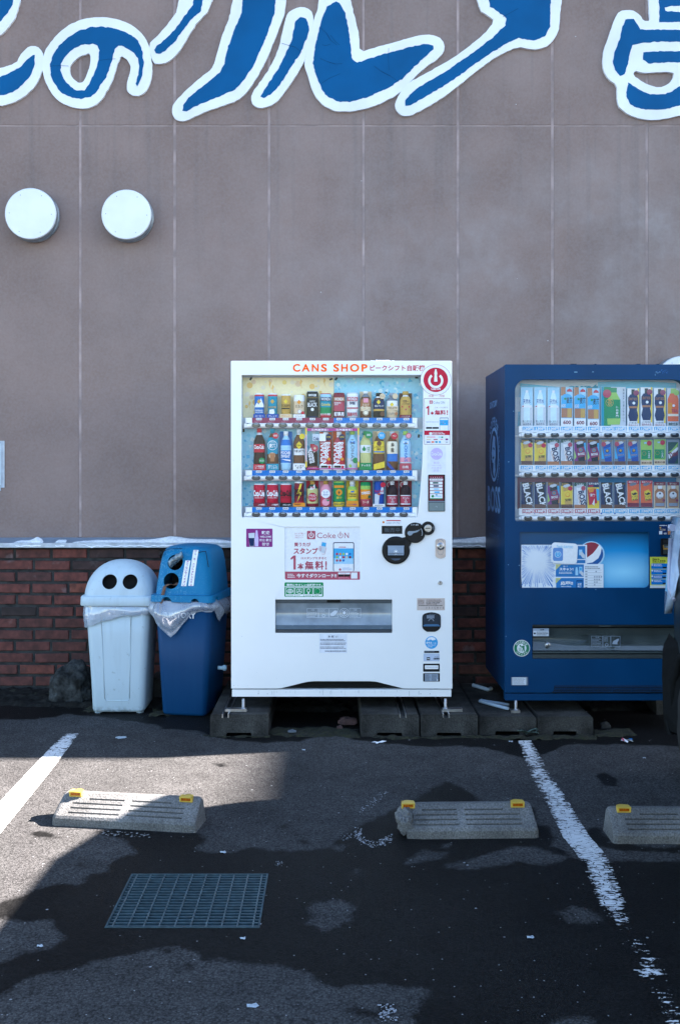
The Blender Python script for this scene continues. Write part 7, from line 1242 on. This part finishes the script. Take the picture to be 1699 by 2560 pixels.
# glyphs run in +v upwards here, so flip the vertical order through y0>y1
vstrip(b, 'びん、缶、ペットボトル以外は', 66, 52, 256, 54, 31); vstrip(b, '捨てないでください', 24, 9, 196, 52, 31); b.build('label_strips', bbn, local=True)
b = MB(); bk = mat('crack_dark', (6,14,22), rough=.9); 
b.tube([(.083,-.148,.942),(.11,-.151,.949),(.128,-.150,.949)], .0022, bk, 6); b.tube([(.128,-.152,.947),(.134,-.155,.92),(.140,-.159,.89),(.147,-.163,.86)], .0020, bk, 6); b.tube([(-.135,-.148,.942),(-.10,-.142,.958),(-.06,-.139,.963),(-.02,-.137,.964)], .0016, bk, 6); b.lathe([(.0,0),(.010,.002),(.009,.02),(0,.022)], (-.141,-.148,.925), bk, 10); b.build('lid_cracks', bbn, local=True)
b = MB(lambda x, y, l: Vector((x/1000, -.2035-l*.0004-(y-585)*.00005, y/1000))); b.txt('SUNTORY', -115, 604, 85, 568, 'lgrey', 1, .04); b.build('body_lettering', bbn, local=True)
def lenb(x, y):
    if y < -.6: f = max(0, 1-abs((x+.35)/.75))*.13+.075-.02*x
    elif x > 0: f = .11+.03*noise.noise(Vector((y*4, 3, 1)))
    else: f = .12
    return f+.012*noise.noise(Vector((x*5, y*5, 4)))
b = skirt(.168,.205,.045,.668, lenb, .020, 8.1, puff=.02, nu=260, nv=26); o = b.build('liner_bag', local=True); o.location = bbn.location; o.rotation_euler = bbn.rotation_euler; tag(o, 'crumpled clear liner bag ballooning under the lid of the blue bin', 'bin liner', 'clear bin liners')
Rz = Matrix.Rotation(rz, 4, 'Z')
def inb(x, y, z): return Rz @ Vector((x, y, z))+Vector(bbn.location)
b = MB(); M_strap = mat('brown_strap', (96,72,62), rough=.6, var=.3, scale=60, bump=.3)
pts = [(-0.035,-0.160,0.769),(-0.045,-0.192,0.756),(-0.075,-0.208,0.764),(-0.097,-0.214,0.750),(-0.108,-0.215,0.709),(-0.116,-0.216,0.674),(-0.120,-0.222,0.639),(-0.122,-0.226,0.604),(-0.124,-0.228,0.579)]; ws = [.010,.012,.012,.010,.010,.0105,.0085,.007,.0075]; vs = []
for (x, y, z), w in zip(pts, ws):
    for dx, dy in ((-w,0),(0,-.004),(w,0),(0,.004)): vs.append(inb(x+dx, y+dy, z))
b.add(vs, [(i*4+j, i*4+(j+1) % 4, i*4+4+(j+1) % 4, i*4+4+j) for i in range(len(pts)-1) for j in range(4)]+[(0,1,2,3),(32,33,34,35)], M_strap); tag(b.build('strap'), 'limp brown strap hanging out of the blue bin\'s lower hole', 'strap')
b = MB(); M_pet = mat('crushed_plastic', lin=(.22,.34,.42), rough=.12, var=.8, scale=25, bump=1, bscale=30, coat=1, vcol2=(.02,.05,.08)); vs = []; n = 18; m_ = 12
for i in range(n+1):
    t = i/n
    for j in range(m_):
        q = 2*math.pi*j/m_; r = .026*(1-.25*t)*(1+.35*noise.noise(Vector((math.cos(q)*1.5, math.sin(q)*1.5, t*7)))); c_ = Vector((-.088+.078*t, -.150-.012*t, .874+.055*t)); vs.append(inb(*(c_+Vector((-.5*r*math.cos(q)*.6, r*math.sin(q), r*math.cos(q))))))
b.add(vs, [(i*m_+j, i*m_+(j+1) % m_, (i+1)*m_+(j+1) % m_, (i+1)*m_+j) for i in range(n) for j in range(m_)]+[tuple(range(m_)), tuple(n*m_+j for j in range(m_))], M_pet, True); tag(b.build('crushed_bottle'), 'crushed clear plastic bottle stuck in the blue bin\'s upper hole', 'bottle')
# rock, post block, rubble
def rockmesh(name, c, rx, ry, rz_, seed, m, label, cat, group=None, amp=.35, sub=4):
    bm = bmesh.new(); bmesh.ops.create_icosphere(bm, subdivisions=sub, radius=1)
    for v in bm.verts:
        n_ = noise.fractal(v.co*1.1+Vector((seed, 0, 0)), .9, 2, 5); f = 1+amp*n_; q = v.co*f; q = Vector((max(-.86, min(.86, q.x)), max(-.8, min(.8, q.y)), max(-.6, q.z))); v.co = Vector((q.x*rx, q.y*ry, (q.z+.6)*rz_))
    me = bpy.data.meshes.new(name); bm.to_mesh(me); bm.free(); me.materials.append(m)
    for p in me.polygons: p.use_smooth = sub > 3
    o = bpy.data.objects.new(name, me); sc.collection.objects.link(o); o.location = c; return tag(o, label, cat, group)
rockmesh('boulder', (WX(180, .70), .72, -.01), .145, .15, .145, 5.3, M_rock, 'rough dark grey boulder between the brick base and white bin', 'rock', amp=.30, sub=5)
b = MB(); b.box(WX(377,.72), WX(405,.72), .70, .90, 0, WZ(1693,.72), M_cblk); tag(b.build('concrete_post', bevel=.008), 'stubby mossy concrete post standing behind and between the two bins', 'post')
rb_ = mat('broken_brick_red', lin=(.055,.028,.026), rough=.9, var=.3, scale=40, bump=.5)
g = G(878, 1790); rockmesh('brick_piece', (WX(868,.10), .10, .01), .062, .03, .024, 2.2, rb_, 'larger pinkish broken brick lying beneath the white machine', 'broken brick', 'broken bricks under the white machine', .4, 3)
rockmesh('brick_piece', (WX(849,.0), .0, .008), .020, .012, .014, 7.2, rb_, 'small pinkish brick chip nearest us beneath the white machine', 'broken brick', 'broken bricks under the white machine', .4, 2)
rockmesh('foam_scrap', (WX(730,-.08), -.08, .012), .026, .014, .008, 4.2, mat('foam', lin=(.09,.11,.135), rough=.9, var=.2, scale=60), 'grey torn foam scrap on the moss below the white machine', 'scrap', None, .5, 3)
rockmesh('stone', (WX(1512,.05), .05, .0), .030, .02, .022, 3.1, M_cblk, 'small grey stone in the dark under the blue machine', 'stone', None, .4, 3)
# little litter
def scrap(name, px, py, polys, label, z=.006, s=1.0):
    b = MB(); g = G(px, py)
    for pts, m, hh in polys:
        b.add([(g.x+x*s, g.y+y*s, z+h) for (x, y), h in zip(pts, hh)], [tuple(range(len(pts)))], C(m))
    return tag(b.build(name), label, 'litter')
scrap('wrapper', 1566, 1857, [([(-.03,.012),(-.012,.02),(.006,-.006),(-.004,-.022),(-.016,-.012)], 'white', [.004,.012,.004,0,.006]), ([(-.028,.006),(-.018,.018),(-.012,-.004),(-.02,-.008)], 'rose', [.012,.016,.008,.006]), ([(.0,.022),(.03,.018),(.03,-.012),(.018,-.02)], 'lgrey', [.006,.004,.002,.016]), ([(.012,.022),(.032,.02),(.030,.0),(.02,.004)], 'blue', [.012,.012,.008,.014])], 'crumpled white and blue wrapper lying in front of the blue machine')
scrap('paper_scrap', 946, 1858, [([(-.038,.004),(-.02,.012),(-.004,.006),(.02,.022),(.042,.02),(.02,-.004),(.0,-.012),(-.006,-.022),(-.018,-.018),(-.014,-.006)], 'white', [0,.003,.001,.004,.002,.001,.002,0,.001,.002])], 'torn white paper scrap before the middle concrete block', .004)
b = MB(); g = G(302, 1846); rr_ = random.Random(5); vs = [(g.x+.036*math.cos(a*.5)*rr_.uniform(.6,1), g.y+.03*math.sin(a*.5)*rr_.uniform(.6,1), .005) for a in range(12)]; b.add(vs+[(g.x, g.y, .010)], [(i, (i+1) % 12, 12) for i in range(12)], mat('ice_patch', lin=(.30,.36,.42), rough=.3, var=.2, scale=60)); tag(b.build('ice_patch'), 'small pale patch of ice on the asphalt before the bins', 'ice')
for (px, py, s) in ((558,2132,.011),(1324,2345,.012),(632,2516,.014),(760,1876,.010),(100,2367,.009),(608,2348,.009),(1610,1896,.009),(1276,1855,.012)):
    g = G(px, py); b = MB(); n = 7; vs = [(g.x+s*1.2*math.cos(6.28*k/n)*rr_.uniform(.6, 1.1), g.y+s*math.sin(6.28*k/n)*rr_.uniform(.6, 1.1), .002+.003*(k % 2)) for k in range(n)]; b.add(vs+[(g.x, g.y, .006)], [(i, (i+1) % n, n) for i in range(n)], mat('pale_chip', lin=(.34,.40,.46), rough=.6, var=.2, scale=80)); o = b.build('pebble'); tag(o, {558:'pale pebble above the drain, toward the left wheel stop',1324:'pale pebble alone on dark asphalt in the lower right',632:'largest pale pebble near the bottom of the photo',760:'pale pebble between the paper scrap and bins',100:'pale pebble on dry patch at the lower left edge',608:'pale pebble just below the drain grate',1610:'pale pebble above the rightmost wheel stop',1276:'pale pebble left of the weed at the line end'}[px], 'pebble', 'pale pebbles scattered on the asphalt')
# weed
b = MB(); g = G(1320, 1842); M_weed = mat('weed_leaf', lin=(.065,.10,.085), rough=.7, var=.3, scale=60); rw = random.Random(2)
for k in range(13):
    a = 2*math.pi*k/13+rw.uniform(-.2, .2); L_ = rw.uniform(.05, .085); el = rw.uniform(.25, 1.0); w = L_*.16; vs = []; n = 7; dz = math.sin(el); dr = math.cos(el)
    for i in range(n+1):
        t = i/n; r = L_*t; x, y = g.x+r*dr*math.cos(a), g.y+r*dr*math.sin(a)+.02; z = .012+r*dz*(1-.55*t); ww = w*math.sin(math.pi*min(1, .12+t*.88))*(1+.35*(i % 2)); vs += [(x-ww*math.sin(a), y+ww*math.cos(a), z+.004), (x, y, z), (x+ww*math.sin(a), y-ww*math.cos(a), z+.004)]
    b.add(vs, [(3*i+j, 3*i+j+1, 3*i+j+4, 3*i+j+3) for i in range(n) for j in range(2)], M_weed)
tag(b.build('weed'), 'grey green weed rosette growing at the head of the right parking line', 'plant')
# ================================================================== WHEEL STOPS
M_ystop = mat('reflector_yellow', (205,172,66), rough=.4, var=.08, scale=40); M_amb = mat('reflector_amber', (165,84,6), rough=.25, var=.3, scale=120, coat=.5)
def wheelstop(px, py, rz_, length, label, broken=False):
    g = G(px, py); root = thing('wheel_stop', (g.x, g.y, 0), label, 'wheel stop', 'concrete wheel stops in the parking bays', rz_)
    base = [(0,0),(.0,.030),(.004,.038)]; slope0, slope1 = (.004,.038), (.108,.096); gr = 4; rows_t = [.14,.34,.54,.74]
    def prof(fl):
        P = [(-.0,0),(-.002,.030),(.004,.040)]
        for q in range(4):
            t = .12+.205*q; dpt = .008 if fl[q] else 0
            for (tt, dd) in ((t, 0), (t+.012, dpt), (t+.055, dpt), (t+.065, 0)):
                y = slope0[0]+(slope1[0]-slope0[0])*tt; z = slope0[1]+.002+(slope1[1]-slope0[1])*tt; P.append((y+dd*.5, z-dd*.85))
        P += [(.112,.099),(.120,.100),(.138,.098),(.146,.09),(.158,0)]
        return P
    L_ = length; c0 = L_/2; segs = [(0,[0]*4,.86),(.006,[0]*4,.95),(.016,[0]*4,1),(.052,[0]*4,1),(.053,[1,1,1,0],1),(.115,[1,1,1,0],1),(.116,[1,1,1,1],1),(c0-.024,[1]*4,1),(c0-.023,[0]*4,1),(c0+.007,[0]*4,1),(c0+.008,[1]*4,1),(L_-.116,[1]*4,1),(L_-.115,[1,1,1,0],1),(L_-.053,[1,1,1,0],1),(L_-.052,[0]*4,1),(L_-.016,[0]*4,1),(L_-.006,[0]*4,.95),(L_,[0]*4,.86)]
    if broken: segs = [s for s in segs if s[0] > .054]; segs = [(.05,[0]*4,.9)]+[(s[0], s[1], s[2]) for s in segs]
    b = MB(); vs = []; n = None
    for x, fl_, sc_ in segs:
        P = prof(fl_); n = len(P)
        for (y, z) in P:
            yy = .078+(y-.078)*sc_; zz = z*(1-(1-sc_)*.5); e = x+(-.010 if x < L_/2 else .010)*(1-z/.1)*(0 if not (x < .02 or x > L_-.02) else 1); vs.append((e, yy, zz))
    fs = [(i*n+j, i*n+j+1, (i+1)*n+j+1, (i+1)*n+j) for i in range(len(segs)-1) for j in range(n-1)]+[tuple(range(n)), tuple((len(segs)-1)*n+j for j in range(n))]
    b.add(vs, fs, M_conc)
    if broken:      # shattered left end
        bm = bmesh.new(); bmesh.ops.create_icosphere(bm, subdivisions=5, radius=1); vs = []; fs = []
        for v in bm.verts:
            f = 1+.30*noise.fractal(v.co*1.4+Vector((3, 1, 0)), .8, 2.2, 6); q = v.co*f; q.y = max(-.92, min(.95, q.y)); vs.append((.050+q.x*.036, .078+q.y*.076, max(0, .044+q.z*.045)))
        fs = [tuple(v.index for v in f.verts) for f in bm.faces]; bm.free(); b.add(vs, fs, M_conc)
    b.build('concrete_body', root, local=True)
    for s in ((.026, .1) if False else (0, 1)):
        x0 = .056 if s == 0 else L_-.056-.052; x0 = (.030 if s == 0 else L_-.082)
        if broken and s == 0: x0 = .036
        b = MB(); n = 14; cx = x0+.026; out_ = [(cx-.026, .090)]+[(cx+.026*math.cos(R(180-180*k/n)), .094+.045*math.sin(R(180*k/n))) for k in range(n+1)]+[(cx+.026, .090)]
        m = len(out_); zt2 = .1115; vs = [(x, y, zt2-.006*(y > .115)) for x, y in out_]+[(x+(.003 if x < cx else -.003)*0, y, .088) for x, y in out_]
        b.add(vs, [tuple(range(m))]+[(i, (i+1) % m, (i+1) % m+m, i+m) for i in range(m)], M_ystop); b.box(cx-.026, cx-.020, .084, .090, .092, zt2-.001, M_ystop); b.box(cx+.020, cx+.026, .084, .090, .092, zt2-.001, M_ystop); b.box(cx-.026, cx+.026, .080, .090, zt2-.004, zt2, M_ystop)
        rf = b.build('reflector', root, local=True); b = MB(); b.box(cx-.0195, cx+.0195, .084, .0895, .0955, zt2-.004, M_amb); b.build('amber_lens', rf, local=True)
    return root
wheelstop(134, 2064, R(-8.2), .575, 'concrete wheel stop at left, half in sunlight')
wheelstop(985, 2099, R(1.5), .55, 'concrete wheel stop with a broken crumbling left end', True)
wheelstop(1538, 2110, R(-.3), .575, 'concrete wheel stop cut off by the right edge')
# ================================================================== PARKED VAN (right edge)
M_car = mat('van_black_paint', lin=(.012,.020,.026), rough=.3, var=.1, scale=3, coat=.1, spec=.3); M_trim = mat('van_black_trim', lin=(.006,.007,.008), rough=.8, var=.2, scale=40, spec=.1)
cr_ = thing('parked_van', (2.30, -2.45, 0), 'black boxy van backed into the bay at the right edge', 'van')
XL = 1.553; XC = 2.30; WH = XC-XL
secs = []   # stations from the tail (y=-.77) forwards, each: y, half width scale, top height
for y, ws_, zt3, inset in ((-.775,.93,1.50,.02),(-.79,.965,1.56,.0),(-.86,.985,1.72,0),(-1.0,1,1.86,0),(-1.3,1,1.94,0),(-2.6,1,1.97,0),(-3.3,1,1.88,0),(-3.55,.99,1.62,0),(-3.9,.98,1.18,0),(-4.1,.95,1.02,0),(-4.16,.9,.85,0)):
    hw = WH*ws_; zs_ = [(hw*.97,.24),(hw,.42),(hw*1.005,.75),(hw*.995,1.0),(hw*.945,min(1.35, zt3*.82)),(hw*.88,zt3-.10),(hw*.80,zt3-.025),(hw*.6,zt3),(0,zt3+.005)]
    secs.append([(XC-x, y, z) for x, z in zs_]+[(XC+x, y, z) for x, z in zs_[-2::-1]])
b = MB(); n = len(secs[0]); vs = [p for s in secs for p in s]; b.add(vs, [(i*n+j, i*n+j+1, (i+1)*n+j+1, (i+1)*n+j) for i in range(len(secs)-1) for j in range(n-1)]+[tuple(range(n)), tuple((len(secs)-1)*n+j for j in range(n))], M_car, True)
cb_ = b.build('van_body', cr_, weld=True)
cs = []
for y in (-1.14, -3.55):
    c = MB(); c.tube([(XL-.1, y, .27), (XL+.26, y, .27)], .315, M_trim, 40, smooth=False); o = c.build('cutter', weld=True); cs.append(o)
bmx = bmesh.new(); bmx.from_mesh(cb_.data); bmesh.ops.recalc_face_normals(bmx, faces=bmx.faces); bmx.to_mesh(cb_.data); bmx.free(); bpy.context.view_layer.update()
cut(cb_, cs)
for p_ in cb_.data.polygons: p_.use_smooth = True
cb_.modifiers.new('sharp', 'EDGE_SPLIT').split_angle = R(35)
b = MB(); b.box(XL+.3, XC+WH-.3, -4.0, -.85, .20, .235, M_trim); b.build('underbody', cr_)
b = MB(); b.tube([(XL+.02,-1.62,.30),(XL+.002,-1.56,.48),(XL-.004,-1.40,.60),(XL-.006,-1.18,.64),(XL-.004,-.97,.58),(XL+.002,-.86,.46),(XL+.02,-.83,.30)], .022, M_trim, 8); b.build('wheel_arch_trim', cr_)
b = MB(); prb = [(-.80,.19),(-.765,.20),(-.735,.27),(-.722,.40),(-.722,.52),(-.74,.60),(-.80,.64)]; xa = [(XL+.012,.03),(XL-.012,.01),(XL+.03,-.0),(XC,-.02),(XC+WH-.03,0),(XC+WH+.012,.03)]; vs = [(x, y-dy*(1 if y > -.79 else 0), z) for x, dy in xa for y, z in prb]; k = len(prb)
b.add(vs, [(i*k+j, i*k+j+1, (i+1)*k+j+1, (i+1)*k+j) for i in range(len(xa)-1) for j in range(k-1)]+[tuple(range(k)), tuple((len(xa)-1)*k+j for j in range(k))], M_trim, True)
b.add([(XL+.006,-.755,.20),(XL-.014,-.76,.30),(XL-.022,-.755,.45),(XL-.02,-.76,.58),(XL+.0,-.79,.66),(XL+.01,-.93,.62),(XL+.004,-.95,.40),(XL+.01,-.93,.22)], [tuple(range(8))], M_trim); b.build('rear_bumper', cr_)
M_lamp = mat('clear_lamp_lens', lin=(.36,.48,.66), rough=.12, var=.18, scale=14, coat=1, bump=.2, bscale=18)
b = MB(); ll = [(-.745,1.20),(-.740,1.10),(-.735,.95),(-.740,.80),(-.755,.745)]; vs = []
for y, z in ll:
    q = (z-.74)/.46; e_ = (1-q)**2; vs += [(XL-.001+.035*q+.03, y+.012, z), (XL-.012+.040*q, y-.004, z), (XL-.012+.040*q, y-.05-.04*q, z+.055*e_), (XL-.002+.042*q, y-.13-.10*q, z+.13*e_)]
b.add(vs, [(4*i+j, 4*i+j+1, 4*i+j+5, 4*i+j+4) for i in range(len(ll)-1) for j in range(3)]+[(0,1,2,3), (16,17,18,19)], M_lamp, True); tl = b.build('tail_light', cr_)
b = MB(); b.tube([(XL+.012,-.775,1.10),(XL+.005,-.78,.98),(XL-.004,-.80,.87),(XL+.004,-.85,.82)], .009, mat('lamp_bulb_ring', lin=(.30,.34,.48), rough=.2), 10); b.tube([(XL+.016,-.772,1.15),(XL+.014,-.80,1.15)], .016, mat('lamp_bulb_ring', lin=(.30,.34,.48)), 14); b.build('lamp_reflector', tl)
b = MB(); vs = [(2*XC-x, y, z) for x, y, z in vs]; b.add(vs, [(4*i+j, 4*i+j+1, 4*i+j+5, 4*i+j+4) for i in range(len(ll)-1) for j in range(3)]+[(0,1,2,3), (16,17,18,19)], M_lamp, True); b.build('tail_light', cr_)
M_tyre = mat('tyre_rubber', lin=(.012,.013,.014), rough=.8, var=.2, scale=60); M_wg = mat('van_window_glass', lin=(.01,.014,.018), rough=.05, coat=1)
for i, (x, y) in enumerate(((XL+.004,-1.14),(XL+.02,-3.55),(2*XC-XL-.185,-1.18),(2*XC-XL-.185,-3.55))):
    b = MB(); b.lathe([(.18,0),(.26,.0),(.283,.02),(.286,.06),(.286,.12),(.28,.15),(.18,.165)], (x, y, .284), M_tyre, 48, 'x'); w = b.build('wheel', cr_)
    b = MB(); b.lathe([(.18,.012),(.17,.03),(.05,.02),(.001,.018)], (x, y, .284), M_metal, 32, 'x'); b.build('rim', w)
for (ya, yb2) in ((-1.0,-1.9),(-2.0,-2.75),(-2.82,-3.4)):
    for sx in (-1, 1):
        b = MB(); f = lambda z: WH*(.995-.05*(z-1.0)/.35-.065*max(0, z-1.35)/.45)+.004; b.add([(XC+sx*f(1.03), ya, 1.03), (XC+sx*f(1.03), yb2, 1.03), (XC+sx*f(1.66), yb2+.02, 1.66), (XC+sx*f(1.66), ya-.02, 1.66)], [(0,1,2,3)], M_wg); b.build('side_window', cr_)
b = MB(); b.add([(XL+.14,-.776,1.02),(2*XC-XL-.14,-.776,1.02),(2*XC-XL-.2,-.79,1.50),(XL+.2,-.79,1.50)], [(0,1,2,3)], M_wg)
for v in b.v: v.y += .006
b.build('rear_window', cr_)
